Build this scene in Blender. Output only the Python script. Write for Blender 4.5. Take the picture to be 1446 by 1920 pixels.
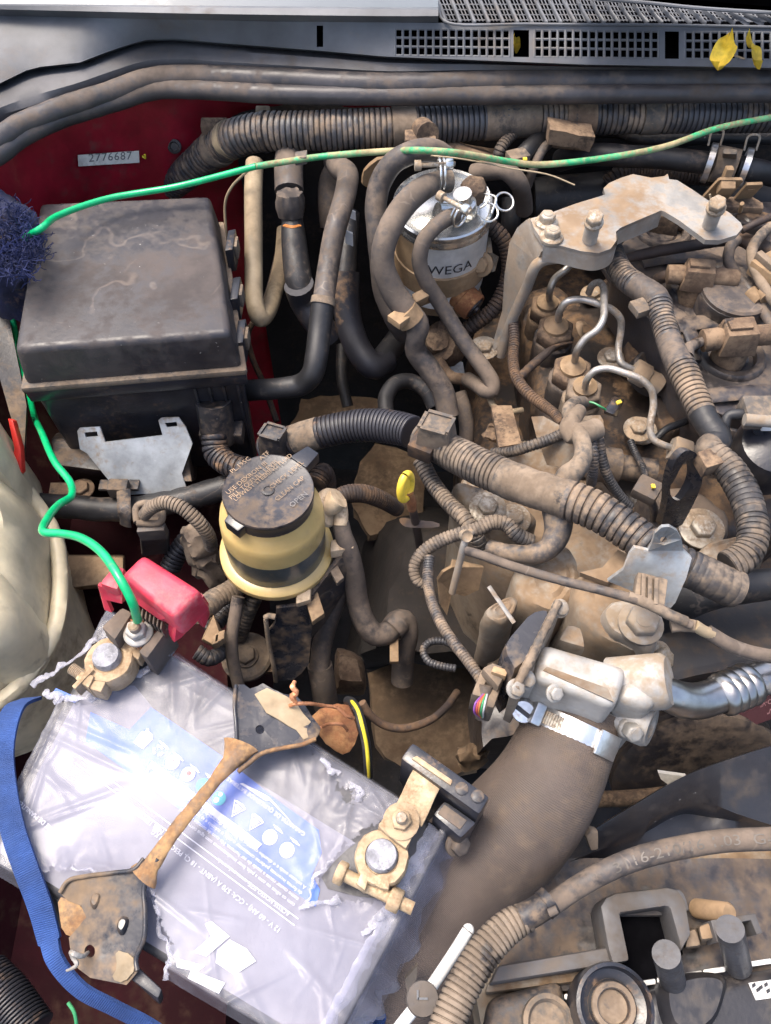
import bpy, bmesh, math, random
from mathutils import Vector, Matrix, noise
random.seed(7)
R = math.radians
for o in list(bpy.data.objects): bpy.data.objects.remove(o)
S = bpy.context.scene
COL = S.collection
# ---------------------------------------------------------------- camera, sky, sun, exposure
FPX, PITCH, CAMZ = 1507.0, 57.0, 0.56          # focal length in photo pixels, tilt below the horizon, height over the battery top
cd = bpy.data.cameras.new("camera"); cam = bpy.data.objects.new("camera", cd); COL.objects.link(cam)
cam.location = (0, 0, CAMZ); cam.rotation_euler = (R(90 - PITCH), 0, 0)
cd.sensor_fit = 'VERTICAL'; cd.angle = 2 * math.atan(960 / FPX); cd.clip_start = .01; cd.clip_end = 200
S.camera = cam
W = bpy.data.worlds.new("World"); S.world = W; W.use_nodes = True
wn = W.node_tree.nodes; wl = W.node_tree.links
sky = wn.new('ShaderNodeTexSky'); sky.sky_type = 'NISHITA'; sky.sun_disc = False
SUN = Vector((-.20, .09, .56)).normalized()
sky.sun_elevation = math.asin(SUN.z); sky.sun_rotation = math.atan2(SUN.x, SUN.y)
sky.air_density = 1.0; sky.dust_density = 6.0; sky.ozone_density = 1.0
wl.new(sky.outputs[0], wn['Background'].inputs[0]); wn['Background'].inputs[1].default_value = 0.15
sd = bpy.data.lights.new("sun", 'SUN'); sd.energy = 1.05; sd.angle = R(22); sd.color = (1, .93, .82)
so = bpy.data.objects.new("sun", sd); COL.objects.link(so)
so.rotation_euler = SUN.to_track_quat('Z', 'Y').to_euler(); so.location = SUN * 4
vs = S.view_settings; vs.view_transform = 'Standard'; vs.look = 'None'; vs.exposure = 1.38; vs.gamma = 1; vs.use_curve_mapping = False
S.cycles.use_denoising = True; S.cycles.max_bounces = 7; S.cycles.adaptive_threshold = .02; S.cycles.transparent_max_bounces = 8
# ---------------------------------------------------------------- pixel -> place (height over the battery top is given for every point)
_p = R(PITCH); FW = Vector((0, math.cos(_p), -math.sin(_p))); UP = Vector((0, math.sin(_p), math.cos(_p))); CP = Vector((0, 0, CAMZ))
ZN = {0: (0, 0, 1), 1: (0, 0, 2), 2: (723, 0, 2), 3: (0, 380, 3.0125), 4: (440, 280, 2.78), 5: (900, 300, 2.648), 6: (0, 780, 3.0125),
      7: (380, 760, 3.286), 8: (760, 760, 2.108), 9: (0, 1180, 2.594), 10: (400, 1240, 2.582), 11: (760, 1200, 2.108), 12: (680, 1540, 1.888),
      13: (1246, 640, 4.57), 14: (1080, 1660, 3.95), 15: (1180, 240, 5.436), 16: (220, 1320, 3.615), 17: (400, 820, 6.025), 18: (1246, 1160, 7.23), 19: (300, 1500, 3.443)}
def Q(x, y, z, n=0):
    a, b, s = ZN[n]; x = a + x / s; y = b + y / s
    d = FW + Vector(((x - 723) / FPX, 0, 0)) + UP * ((960 - y) / FPX)
    return CP + d * ((CAMZ - z) / -d.z)
def L(n, *pts): return [Q(p[0], p[1], p[2], n) for p in pts]
def LZ(n, z, *pts): return [Q(p[0], p[1], z, n) for p in pts]
def PX(v): return (v - CP).dot(FW) / FPX              # metres per photo pixel at a place
def proj(v):
    d = v - CP; t = d.dot(FW); return (723 + d.x / t * FPX, 960 - d.dot(UP) / t * FPX)
def V(*a): return Vector(a)
# ---------------------------------------------------------------- geometry
class G:
    def __init__(s, v=None, f=None, uv=None): s.v = v or []; s.f = f or []; s.uv = uv
    def __add__(a, b):
        n = len(a.v); uv = None
        if a.uv or b.uv: uv = (a.uv or [(0, 0)] * n) + (b.uv or [(0, 0)] * len(b.v))
        return G(a.v + b.v, a.f + [[i + n for i in f] for f in b.f], uv)
def gsum(gs):
    v, f, uv, any_uv = [], [], [], False
    for g in gs:
        n = len(v); v += g.v; f += [[i + n for i in q] for q in g.f]
        uv += g.uv or [(0, 0)] * len(g.v); any_uv |= bool(g.uv)
    return G(v, f, uv if any_uv else None)
def spline(pts, r, per=20):
    n = len(pts); rr = list(r) if isinstance(r, (list, tuple)) else [r] * n
    out, ro = [], []
    if n == 2:
        for k in range(per + 1):
            t = k / per; out.append(pts[0].lerp(pts[1], t)); ro.append(rr[0] * (1 - t) + rr[1] * t)
    else:
        P = [pts[0] * 2 - pts[1]] + list(pts) + [pts[-1] * 2 - pts[-2]]
        for i in range(n - 1):
            p0, p1, p2, p3 = P[i:i + 4]
            d1 = max((p2 - p1).length, 1e-6); d0 = max((p1 - p0).length, 1e-6); d2 = max((p3 - p2).length, 1e-6)
            a, b, c = d0 ** .5, d1 ** .5, d2 ** .5
            m1 = (p1 - p0) / a - (p2 - p0) / (a + b) + (p2 - p1) / b; m1 *= b
            m2 = (p2 - p1) / b - (p3 - p1) / (b + c) + (p3 - p2) / c; m2 *= b
            for k in range(per + (i == n - 2)):
                t = k / per; t2 = t * t; t3 = t2 * t
                out.append(p1 * (2 * t3 - 3 * t2 + 1) + m1 * (t3 - 2 * t2 + t) + p2 * (-2 * t3 + 3 * t2) + m2 * (t3 - t2))
                ro.append(rr[i] * (1 - t) + rr[i + 1] * t)
    cum = [0]
    for i in range(1, len(out)): cum.append(cum[-1] + (out[i] - out[i - 1]).length)
    return out, ro, cum
def tube(pts, r, seg=14, corr=None, depth=.1, cap=True, step=None, wob=0, flat=1, flatdir=None, sub=None):
    P, RR, C = spline(pts, r); tot = C[-1]; rm = sum(RR) / len(RR)
    if sub: lo, hi = sub[0] * tot, sub[1] * tot
    else: lo, hi = 0, tot
    if corr:
        n = max(2, round((hi - lo) / corr)); pit = (hi - lo) / n; ss = []
        for k in range(n):
            for q, m in ((0, 1 - depth * 1.3), (.12, 1 - depth * .2), (.3, 1), (.62, 1), (.8, 1 - depth * .2), (.92, 1 - depth * 1.3)): ss.append((lo + (k + q) * pit, m))
        ss.append((hi, 1 - depth))
    else:
        st = step or max(rm * .45, (hi - lo) / 140); n = max(2, int((hi - lo) / st)); ss = [(lo + (hi - lo) * k / n, 1) for k in range(n + 1)]
    j = 0; ring = []
    for s, m in ss:
        while j < len(C) - 2 and C[j + 1] < s: j += 1
        t = (s - C[j]) / max(C[j + 1] - C[j], 1e-9); t = min(max(t, 0), 1)
        ring.append((P[j].lerp(P[j + 1], t), (RR[j] * (1 - t) + RR[j + 1] * t) * m, (P[j + 1] - P[j]).normalized(), s))
    for _ in range(2):
        ts = [x[2] for x in ring]
        ring = [(x[0], x[1], (ts[max(i - 1, 0)] + ts[i] * 2 + ts[min(i + 1, len(ts) - 1)]).normalized(), x[3]) for i, x in enumerate(ring)]
    t0 = ring[0][2]; ref = flatdir.copy() if flatdir else (V(0, 0, 1) if abs(t0.z) < .9 else V(1, 0, 0))
    u = (ref - t0 * ref.dot(t0)).normalized(); v, f, uv = [], [], []
    for i, (p, rad, t, s) in enumerate(ring):
        if flatdir: u = flatdir
        u = (u - t * u.dot(t)).normalized(); w = t.cross(u)
        for k in range(seg):
            a = 2 * math.pi * k / seg; q = 1 + (noise.noise((p + u * math.cos(a) * rad) * (1.1 / max(rm, 1e-4))) * wob if wob else 0)
            v.append(p + (u * math.cos(a) * flat + w * math.sin(a)) * rad * q); uv.append((s, k / seg))
        if i:
            b = i * seg
            for k in range(seg): f.append([b - seg + k, b - seg + (k + 1) % seg, b + (k + 1) % seg, b + k])
    if cap:
        for e, rev in ((0, 1), (len(ring) - 1, 0)):
            ids = [e * seg + k for k in range(seg)]; f.append(ids[::-1] if rev else ids)
    return G(v, f, uv)
def wr(pts, w):
    if isinstance(w, (list, tuple)): return [x * PX(p) / 2 for x, p in zip(w, pts)]
    return w * sum(PX(p) for p in pts) / len(pts) / 2
def hose(n, pts, w, **k):
    P = L(n, *pts); cp = k.pop('pitch', None)
    if cp: k['corr'] = cp * sum(PX(p) for p in P) / len(P)
    return tube(P, wr(P, w), **k)
def lathe(prof, o, ax=V(0, 0, 1), seg=32, ref=None, a0=0, sweep=1):
    ax = ax.normalized(); ref = ref or (V(1, 0, 0) if abs(ax.x) < .9 else V(0, 1, 0)); u = (ref - ax * ref.dot(ax)).normalized(); w = ax.cross(u)
    v, f = [], []; n = len(prof); m = seg if sweep == 1 else seg + 1
    for k in range(m):
        a = a0 + 2 * math.pi * sweep * k / seg
        for r, h in prof: v.append(o + ax * h + (u * math.cos(a) + w * math.sin(a)) * r)
    for k in range(seg):
        b = k * n; c = ((k + 1) % m) * n
        for i in range(n - 1): f.append([b + i, c + i, c + i + 1, b + i + 1])
    if sweep == 1:
        if prof[0][0] > 1e-6: f.append([k * n for k in range(m)][::-1])
        if prof[-1][0] > 1e-6: f.append([k * n + n - 1 for k in range(m)])
    return G(v, f)
def bm2g(bm):
    bm.verts.index_update(); g = G([x.co.copy() for x in bm.verts], [[q.index for q in f.verts] for f in bm.faces]); bm.free(); return g
def bevel(g, off, seg=2, ang=35):
    bm = bmesh.new(); vs_ = [bm.verts.new(p) for p in g.v]
    for f in g.f:
        try: bm.faces.new([vs_[i] for i in f])
        except ValueError: pass
    bmesh.ops.recalc_face_normals(bm, faces=bm.faces)
    es = [e for e in bm.edges if len(e.link_faces) == 2 and e.calc_face_angle(0) > R(ang)]
    bmesh.ops.bevel(bm, geom=es, offset=off, segments=seg, profile=.6, affect='EDGES', clamp_overlap=True)
    return bm2g(bm)
def hexa(b4, t4, bev=0, seg=2):
    g = G(list(b4) + list(t4), [[3, 2, 1, 0], [4, 5, 6, 7]] + [[i, (i + 1) % 4, 4 + (i + 1) % 4, 4 + i] for i in range(4)])
    return bevel(g, bev, seg) if bev else g
def box(c, hx, hy, hz, bev=0):
    b = [c + hx * a + hy * d - hz for a, d in ((-1, -1), (1, -1), (1, 1), (-1, 1))]; t = [p + hz * 2 for p in b]
    return hexa(b, t, bev)
def slab(c4, th, bev=0):        # four top corners, thickness straight down
    return hexa([p - V(0, 0, th) for p in c4], c4, bev)
def newell(P):
    n = V(0, 0, 0)
    for a, b in zip(P, P[1:] + P[:1]): n += a.cross(b)
    return n.normalized()
def rnd(P, k=1, closed=True):   # corner-cutting to soften a traced outline
    for _ in range(k):
        o = []
        for a, b in zip(P, P[1:] + P[:1]): o += [a.lerp(b, .25), a.lerp(b, .75)]
        P = o
    return P
def plate(P, th, holes=(), ext=None, bev=0):
    nrm = newell(P)
    if nrm.z < 0 or (abs(nrm.z) < .05 and nrm.y > 0): nrm = -nrm
    e = ext if ext is not None else nrm * -th
    bm = bmesh.new(); loops = []
    for lp in [P] + list(holes):
        vs_ = [bm.verts.new(p) for p in lp]; loops.append(vs_)
        for a, b in zip(vs_, vs_[1:] + vs_[:1]): bm.edges.new((a, b))
    bmesh.ops.triangle_fill(bm, use_beauty=True, use_dissolve=False, edges=bm.edges[:], normal=nrm)
    top = bm.faces[:]; mp = {v: bm.verts.new(v.co + e) for v in bm.verts[:]}
    for f in top: bm.faces.new([mp[v] for v in reversed(f.verts)])
    for vs_ in loops:
        for a, b in zip(vs_, vs_[1:] + vs_[:1]):
            try: bm.faces.new((a, b, mp[b], mp[a]))
            except ValueError: pass
    bmesh.ops.recalc_face_normals(bm, faces=bm.faces)
    g = bm2g(bm); return bevel(g, bev) if bev else g
def bolt(o, ax=V(0, 0, 1), r=.007, h=.006, fl=1.5, dim=True):
    ax = ax.normalized(); a0 = random.random()
    g = lathe([(r * fl * .98, -h * .2), (r * fl, 0), (r * fl, h * .16), (r * fl * .9, h * .28), (r * .9, h * .34)], o, ax, 20)
    g += bevel(lathe([(r, h * .2), (r, h), (r * .82, h * 1.12)], o, ax, 6, a0=a0), r * .06, 1)
    if dim: g += lathe([(r * .55, h * 1.12), (r * .55, h * 1.17), (r * .45, h * 1.17)], o, ax, 12)
    return g
def pillow(P, z_top, rings, cx=None):   # rings: (scale toward the centre, rise share)
    c = cx or sum(P, V(0, 0, 0)) / len(P); n = len(P); v, f = [], []
    for s, h in rings:
        for p in P: q = c.lerp(p, s); v.append(V(q.x, q.y, q.z + h * z_top))
    for i in range(len(rings) - 1):
        for k in range(n): f.append([i * n + k, i * n + (k + 1) % n, (i + 1) * n + (k + 1) % n, (i + 1) * n + k])
    f.append(list(range((len(rings) - 1) * n, len(rings) * n))); return G(v, f)
def loft(lines, n=60):
    v, f = [], []
    for ln in lines:
        P, _, C = spline(ln, 0, 16); j = 0
        for k in range(n):
            s = C[-1] * k / (n - 1)
            while j < len(C) - 2 and C[j + 1] < s: j += 1
            t = (s - C[j]) / max(C[j + 1] - C[j], 1e-9); v.append(P[j].lerp(P[j + 1], min(max(t, 0), 1)))
    for i in range(len(lines) - 1):
        for k in range(n - 1): f.append([i * n + k, i * n + k + 1, (i + 1) * n + k + 1, (i + 1) * n + k])
    return G(v, f)
def rough(g, amp, sc, up=False):
    out = []
    for p in g.v:
        d = noise.noise_vector(p * sc) * amp + noise.noise_vector(p * sc * 2.7) * amp * .4
        out.append(p + (V(0, 0, d.z) if up else d))
    return G(out, g.f, g.uv)
def subdiv(g, cuts):
    bm = bmesh.new(); vs_ = [bm.verts.new(p) for p in g.v]
    for f in g.f:
        try: bm.faces.new([vs_[i] for i in f])
        except ValueError: pass
    bmesh.ops.subdivide_edges(bm, edges=bm.edges[:], cuts=cuts, use_grid_fill=True); return bm2g(bm)
def text(s, o, ex, ey, size, fn=None, th=0, sp=1):
    c = bpy.data.curves.new("t", 'FONT'); c.body = s; c.size = size; c.space_character = sp; c.resolution_u = 2
    ob = bpy.data.objects.new("t", c); COL.objects.link(ob); bpy.context.view_layer.update()
    me = ob.evaluated_get(bpy.context.evaluated_depsgraph_get()).to_mesh(); ez = ex.cross(ey).normalized()
    v = [p.co.copy() for p in me.vertices]; f = [list(q.vertices) for q in me.polygons]
    bpy.data.objects.remove(ob); bpy.data.curves.remove(c)
    if fn: return G([fn(p) for p in v], f)
    v2 = [o + ex * p.x + ey * p.y for p in v]
    return G(v2, f)
# ---------------------------------------------------------------- objects
def obj(name, g, mat, parent=None, ang=38):
    me = bpy.data.meshes.new(name); me.from_pydata([tuple(p) for p in g.v], [], g.f)
    if g.uv:
        ul = me.uv_layers.new(name="UVMap")
        buf = []
        for lp in me.loops: buf += g.uv[lp.vertex_index]
        ul.data.foreach_set("uv", buf)
    me.polygons.foreach_set("use_smooth", [True] * len(me.polygons)); me.update(); me.set_sharp_from_angle(angle=R(ang))
    bm = bmesh.new(); bm.from_mesh(me); bmesh.ops.recalc_face_normals(bm, faces=bm.faces); bm.to_mesh(me); bm.free()
    me.materials.append(mat)
    o = bpy.data.objects.new(name, me); COL.objects.link(o)
    if parent: o.parent = parent
    return o
THINGS = []
def tag(o, label, cat, group=None):
    o["label"] = label; o["category"] = cat
    if group: o["group"] = group
    return o
def thing(name, label, cat, group=None):
    o = bpy.data.objects.new(name, None); o.empty_display_size = .01; COL.objects.link(o); THINGS.append(o); return tag(o, label, cat, group)
def solo(name, g, mat, label, cat, group=None, ang=38): return tag(obj(name, g, mat, None, ang), label, cat, group)
def struct(name, g, mat, parent=None):
    o = obj(name, g, mat, parent)
    if not parent: o["kind"] = "structure"
    return o
# ---------------------------------------------------------------- materials
DUST = (.27, .165, .092); DUST2 = (.14, .082, .045); PALE = (.36, .26, .17)
def mk(name, base, rough_=.5, metal=0, dust=0, dcol=DUST, dcol2=None, up=.6, sc=28, var=.35, bump=.15, bs=260, speck=0, scol=(.55, .52, .48), cav=0, coat=0, sss=0, wave=0, spec=.5, grime=0, oil=0, scuff=0, sccol=(.25, .2, .16), gcol=(.02, .015, .012), alpha=1, wavesc=500):
    m = bpy.data.materials.new(name); m.use_nodes = True; nt = m.node_tree; N = nt.nodes; K = nt.links; b = N['Principled BSDF']
    def nd(t, **k):
        x = N.new(t)
        for a, c in k.items(): setattr(x, a, c)
        return x
    def mathn(op, a, c, clamp=False):
        x = nd('ShaderNodeMath', operation=op); x.use_clamp = clamp
        for i, q in enumerate((a, c)):
            if isinstance(q, (int, float)): x.inputs[i].default_value = q
            else: K.new(q, x.inputs[i])
        return x.outputs[0]
    def mixc(fac, a, c):
        x = nd('ShaderNodeMix', data_type='RGBA')
        for i, q in ((0, fac), (6, a), (7, c)):
            if isinstance(q, tuple): x.inputs[i].default_value = (*q, 1)
            elif isinstance(q, (int, float)): x.inputs[i].default_value = q
            else: K.new(q, x.inputs[i])
        return x.outputs[2]
    def ramp(src, lo, hi, o0=0, o1=1):
        x = nd('ShaderNodeMapRange', interpolation_type='SMOOTHSTEP'); K.new(src, x.inputs[0])
        for i, q in enumerate((lo, hi, o0, o1)): x.inputs[i + 1].default_value = q
        return x.outputs[0]
    tc = nd('ShaderNodeTexCoord').outputs['Object']
    def ns(scale, det=4, rg=.6, off=0):
        x = nd('ShaderNodeTexNoise'); x.inputs['Scale'].default_value = scale; x.inputs['Detail'].default_value = det; x.inputs['Roughness'].default_value = rg
        if off:
            mp = nd('ShaderNodeMapping'); mp.inputs['Location'].default_value = (off, off * 1.7, off * .6); K.new(tc, mp.inputs[0]); K.new(mp.outputs[0], x.inputs['Vector'])
        else: K.new(tc, x.inputs['Vector'])
        return x.outputs['Fac']
    geo = nd('ShaderNodeNewGeometry')
    n1 = ns(sc, 5, .62)
    col = mixc(ramp(n1, .3, .7), tuple(c * (1 - var) for c in base), tuple(min(1, c * (1 + var)) for c in base))
    rg_ = rough_; met = metal
    if grime:
        gm = ramp(ns(sc * .8, 6, .7, 3.1), .62 - grime * .3, .78 - grime * .2); col = mixc(gm, col, gcol)
    if dust or cav:
        n2 = ns(sc * .55, 6, .68, 7.3); n3 = ns(sc * 7, 3, .6, 1.9)
        comb = mathn('ADD', mathn('MULTIPLY', n2, .66), mathn('MULTIPLY', n3, .34))
        lo = .665 - dust * .37; mask = ramp(comb, lo - .07, lo + .09)
        sp = nd('ShaderNodeSeparateXYZ'); K.new(geo.outputs['Normal'], sp.inputs[0])
        upm = ramp(sp.outputs[2], -.35, .75, 1 - up, 1); mask = mathn('MULTIPLY', mask, upm)
        if cav:
            pt = ramp(geo.outputs['Pointiness'], .42, .505, cav, 0); mask = mathn('MAXIMUM', mask, mathn('MULTIPLY', pt, ramp(n2, .3, .6, .35, 1)), True)
        d2 = dcol2 or tuple(c * .55 for c in dcol)
        dc = mixc(ramp(ns(sc * 1.4, 4, .7, 12.7), .35, .65), d2, dcol)
        col = mixc(mask, col, dc)
        x = nd('ShaderNodeMix'); K.new(mask, x.inputs[0]); x.inputs[2].default_value = rough_; x.inputs[3].default_value = .92; rg_ = x.outputs[0]
        if metal:
            x = nd('ShaderNodeMix'); K.new(mask, x.inputs[0]); x.inputs[2].default_value = metal; x.inputs[3].default_value = 0; met = x.outputs[0]
    else:
        rg_ = ramp(ns(sc * 1.7, 6, .6, 5.5), .25, .75, max(.02, rough_ - .12), min(1, rough_ + .15))
    if oil:
        om = mathn('MULTIPLY', ramp(ns(sc * .75, 6, .72, 41.), .66 - oil * .22, .72 - oil * .18), .88); col = mixc(om, col, (.013, .011, .011))
        if not isinstance(rg_, (int, float)):
            x = nd('ShaderNodeMix'); K.new(om, x.inputs[0]); K.new(rg_, x.inputs[2]); x.inputs[3].default_value = .38; rg_ = x.outputs[0]
    if scuff:
        n5 = ns(sc * 1.1, 3, .45, 31.); ln = ramp(mathn('ABSOLUTE', mathn('SUBTRACT', n5, .5), 0), .002, .014, 1, 0); col = mixc(mathn('MULTIPLY', mathn('MULTIPLY', ln, ramp(n1, .5, .62)), scuff), col, sccol)
    if speck:
        vo = nd('ShaderNodeTexVoronoi'); vo.inputs['Scale'].default_value = 150; vd = nd('ShaderNodeTexNoise'); vd.inputs['Scale'].default_value = 260; K.new(tc, vd.inputs['Vector']); vm = nd('ShaderNodeMix', data_type='VECTOR'); vm.inputs[0].default_value = .006; K.new(tc, vm.inputs[4]); K.new(vd.outputs['Color'], vm.inputs[5]); K.new(vm.outputs[1], vo.inputs['Vector'])
        sm = mathn('MULTIPLY', ramp(vo.outputs['Distance'], .05, .17, 1, 0), ramp(ns(75, 4, .6, 21.), .66 - speck * .12, .74 - speck * .1)); col = mixc(mathn('MULTIPLY', sm, .5), col, scol)
    def put(s, q):
        if isinstance(q, (int, float)): b.inputs[s].default_value = q
        else: K.new(q, b.inputs[s])
    K.new(col, b.inputs['Base Color']); put('Roughness', rg_); put('Metallic', met); b.inputs['Specular IOR Level'].default_value = spec
    if coat: b.inputs['Coat Weight'].default_value = coat; b.inputs['Coat Roughness'].default_value = .12
    if sss: b.inputs['Subsurface Weight'].default_value = sss; b.inputs['Subsurface Radius'].default_value = (.02, .015, .008); b.inputs['Subsurface Scale'].default_value = .6
    if alpha < 1: b.inputs['Alpha'].default_value = alpha
    h = ns(bs, 3, .65, 2.2)
    bp = nd('ShaderNodeBump'); bp.inputs['Strength'].default_value = bump; bp.inputs['Distance'].default_value = .0012; K.new(h, bp.inputs['Height']); last = bp
    if wave:
        wv = nd('ShaderNodeTexWave'); wv.bands_direction = 'X'; wv.inputs['Scale'].default_value = wavesc; wv.inputs['Distortion'].default_value = 1.2; wv.inputs['Detail'].default_value = 2; wv.inputs['Detail Scale'].default_value = 3
        uvn = nd('ShaderNodeUVMap'); K.new(uvn.outputs[0], wv.inputs[0])
        b2 = nd('ShaderNodeBump'); b2.inputs['Strength'].default_value = wave; b2.inputs['Distance'].default_value = .0006; K.new(wv.outputs['Fac'], b2.inputs['Height']); K.new(bp.outputs[0], b2.inputs['Normal']); last = b2
    K.new(last.outputs[0], b.inputs['Normal'])
    return m
M = {}
def mat(k, *a, **kw): M[k] = mk(k, *a, **kw)
mat('black', (.024, .024, .028), .4, dust=.42, dcol=(.2, .145, .1), up=.75, speck=.35, scuff=.3)
mat('black_gloss', (.02, .021, .027), .28, dust=.2, up=.8, speck=.5, spec=.55)
mat('lid', (.028, .026, .03), .38, dust=.46, dcol=(.085, .07, .064), dcol2=(.052, .044, .042), up=.9, sc=10, speck=.8, scuff=.28)
mat('rubber', (.055, .048, .046), .5, dust=.56, dcol=(.17, .13, .1), dcol2=(.11, .085, .066), up=.8, sc=22, oil=.25, scuff=.35)
mat('shroud', (.022, .022, .026), .3, dust=.36, dcol=(.085, .07, .06), up=.8, sc=9, speck=.6)
mat('rubber_dark', (.018, .018, .02), .5, dust=.22, dcol=(.14, .105, .08), up=.85, speck=.6, scuff=.3)
mat('rubber_big', (.105, .08, .066), .6, dust=.42, dcol=(.17, .125, .092), dcol2=(.11, .08, .058), up=.8, sc=12, wave=.55, wavesc=260, var=.2)
mat('conduit', (.04, .039, .042), .45, dust=.38, dcol=(.27, .2, .14), dcol2=(.16, .115, .075), up=.7, sc=20, cav=.35)
mat('conduit_wall', (.05, .05, .054), .42, dust=.44, dcol=(.3, .22, .15), dcol2=(.19, .135, .09), up=.5, sc=13, cav=.3)
mat('conduit_clean', (.022, .022, .028), .48, dust=.16, up=.8, sc=16, cav=.15)
mat('conduit_dusty', (.035, .032, .032), .55, dust=.5, dcol=(.245, .19, .14), dcol2=(.13, .098, .07), up=.85, sc=18, oil=.3)
mat('conduit_brown', (.035, .024, .02), .7, dust=.4, dcol=DUST2, up=.6, sc=24)
mat('tape', (.075, .066, .058), .72, dust=.58, dcol=(.25, .19, .135), dcol2=(.15, .11, .076), up=.5, bump=.35, bs=120, oil=.22)
mat('brown', (.06, .04, .028), .85, dust=.6, dcol=(.25, .17, .105), dcol2=(.125, .08, .05), up=.45, sc=34, bump=.6, bs=110, oil=.3)
mat('head', (.035, .026, .022), .7, dust=.52, dcol=(.19, .115, .06), dcol2=(.075, .045, .026), up=.75, sc=20, bump=.6, bs=80, oil=.78)
mat('cover', (.03, .028, .032), .33, dust=.47, dcol=(.165, .122, .088), dcol2=(.085, .065, .052), up=.85, sc=16, oil=.5)
mat('steel', (.33, .32, .3), .42, .45, dust=.58, dcol=(.3, .22, .145), dcol2=(.21, .145, .09), up=.6, sc=12, bump=.25, oil=.08, scuff=.3, sccol=(.45, .43, .4))
mat('galv', (.36, .38, .39), .5, .35, dust=.3, dcol=(.33, .26, .19), up=.5, sc=22, speck=.4, scol=(.7, .7, .68))
mat('alu', (.36, .345, .32), .5, .3, dust=.5, dcol=(.31, .25, .185), dcol2=(.23, .175, .12), up=.7, sc=16, bump=.3, bs=150)
mat('alu_dirty', (.24, .21, .17), .62, .2, dust=.58, dcol=(.26, .18, .11), dcol2=(.14, .092, .055), up=.6, sc=14, bump=.45, bs=110, oil=.34)
mat('pipe', (.42, .39, .35), .38, .7, dust=.3, dcol=(.28, .21, .15), up=.5, sc=30)
mat('tin', (.58, .58, .56), .27, .9, dust=.18, dcol=(.36, .28, .2), up=.9, sc=14, bump=.04)
mat('chrome', (.5, .48, .46), .3, 1, dust=.2, dcol=(.3, .22, .15), up=.3, sc=18, bump=.08)
mat('clampsteel', (.72, .71, .7), .28, .9, dust=.2, dcol=(.4, .3, .22), up=.4)
mat('bolt', (.4, .36, .3), .5, .5, dust=.55, dcol=(.34, .25, .165), up=.5, sc=60)
mat('beige', (.3, .235, .15), .6, dust=.5, dcol=(.34, .26, .165), up=.5, sc=18)
mat('beige_plastic', (.3, .2, .11), .65, dust=.55, dcol=(.3, .2, .115), up=.5, sc=20)
mat('rust', (.2, .075, .03), .8, .2, dust=.45, dcol=(.33, .17, .07), dcol2=(.12, .05, .022), up=.3, sc=36, bump=.6, bs=200)
mat('rust_bar', (.16, .1, .06), .6, .2, dust=.48, dcol=(.36, .22, .1), dcol2=(.2, .1, .045), up=.3, sc=40, bump=.5, bs=200, grime=.2)
mat('bracket_black', (.025, .026, .032), .26, dust=.34, dcol=(.25, .175, .11), up=.1, sc=14, bump=.4, bs=60)
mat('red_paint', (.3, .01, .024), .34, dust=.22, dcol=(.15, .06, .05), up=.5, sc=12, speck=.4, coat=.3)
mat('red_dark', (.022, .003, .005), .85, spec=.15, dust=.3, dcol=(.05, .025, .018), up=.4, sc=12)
mat('red_plastic', (.5, .035, .065), .42, dust=.22, dcol=(.5, .2, .2), up=.8, sc=30, sss=.15)
mat('red_lever', (.6, .03, .02), .4, dust=.1)
mat('green', (.0, .40, .14), .32, dust=.1, dcol=(.12, .3, .14), sc=60, coat=.3, var=.15)
mat('green_dusty', (.03, .4, .16), .4, dust=.52, dcol=(.4, .33, .18), up=.3, sc=40)
mat('cream', (.6, .52, .36), .42, dust=.2, dcol=(.38, .3, .2), up=.1, sc=9, sss=.2)
mat('yellow_tank', (.56, .4, .16), .35, dust=.14, dcol=(.4, .29, .15), up=.3, sc=14, sss=.3, coat=.15, var=.15)
mat('fluid', (.06, .072, .075), .3, dust=.18, dcol=(.3, .24, .15), up=.1, sc=26, coat=.3)
mat('cream_fitting', (.5, .38, .25), .55, dust=.4, dcol=(.33, .22, .13), up=.3, sc=40)
mat('cap', (.026, .025, .03), .36, dust=.46, dcol=(.16, .115, .08), dcol2=(.1, .075, .056), up=.9, sc=24)
mat('yellow', (.85, .6, .06), .35, dust=.1, var=.1, sss=.15)
mat('yellow_stripe', (.75, .6, .04), .4, dust=.15)
mat('copper', (.5, .22, .11), .45, .6, dust=.3, dcol=(.3, .16, .09))
mat('navy', (.006, .009, .035), .9, dust=.1, var=.6, bump=.4)
mat('navy_thread', (.012, .018, .07), .9, var=.5)
mat('strap', (.03, .08, .27), .75, var=.3, bump=.5, bs=900, wave=.9, wavesc=230)
mat('cowl', (.115, .12, .13), .55, dust=.25, dcol=(.2, .17, .145), up=.3, sc=7, bump=.12, bs=500, speck=.2)
mat('cowl_dusty', (.085, .084, .088), .55, dust=.4, dcol=(.13, .108, .09), up=.4, sc=9, bump=.15, bs=400)
mat('glass_sky_dusty', (.13, .15, .165), .18, dust=.2, dcol=(.5, .5, .48), up=.1, sc=5, var=.1, bump=.02)  # grey-blue base paints in the reflected sky, pale dust over it
mat('seal', (.05, .046, .048), .4, dust=.4, dcol=(.14, .11, .09), up=.8, sc=14)
mat('post_grey', (.06, .06, .066), .4, dust=.25, dcol=(.12, .1, .085), up=.5)
mat('void', (.004, .004, .005), 1, spec=0, bump=0)  # near black without gloss: painted-in darkness behind openings, also the dark glass
mat('ground', (.016, .013, .012), .9, dust=.25, dcol=(.05, .034, .022), bump=.8, bs=40)  # near-black base keeps the deep gap dark where side light would reach
mat('dirt', (.09, .06, .036), .95, dust=.55, dcol=(.19, .13, .078), dcol2=(.09, .055, .03), up=.2, sc=16, bump=.9, bs=60)
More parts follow.
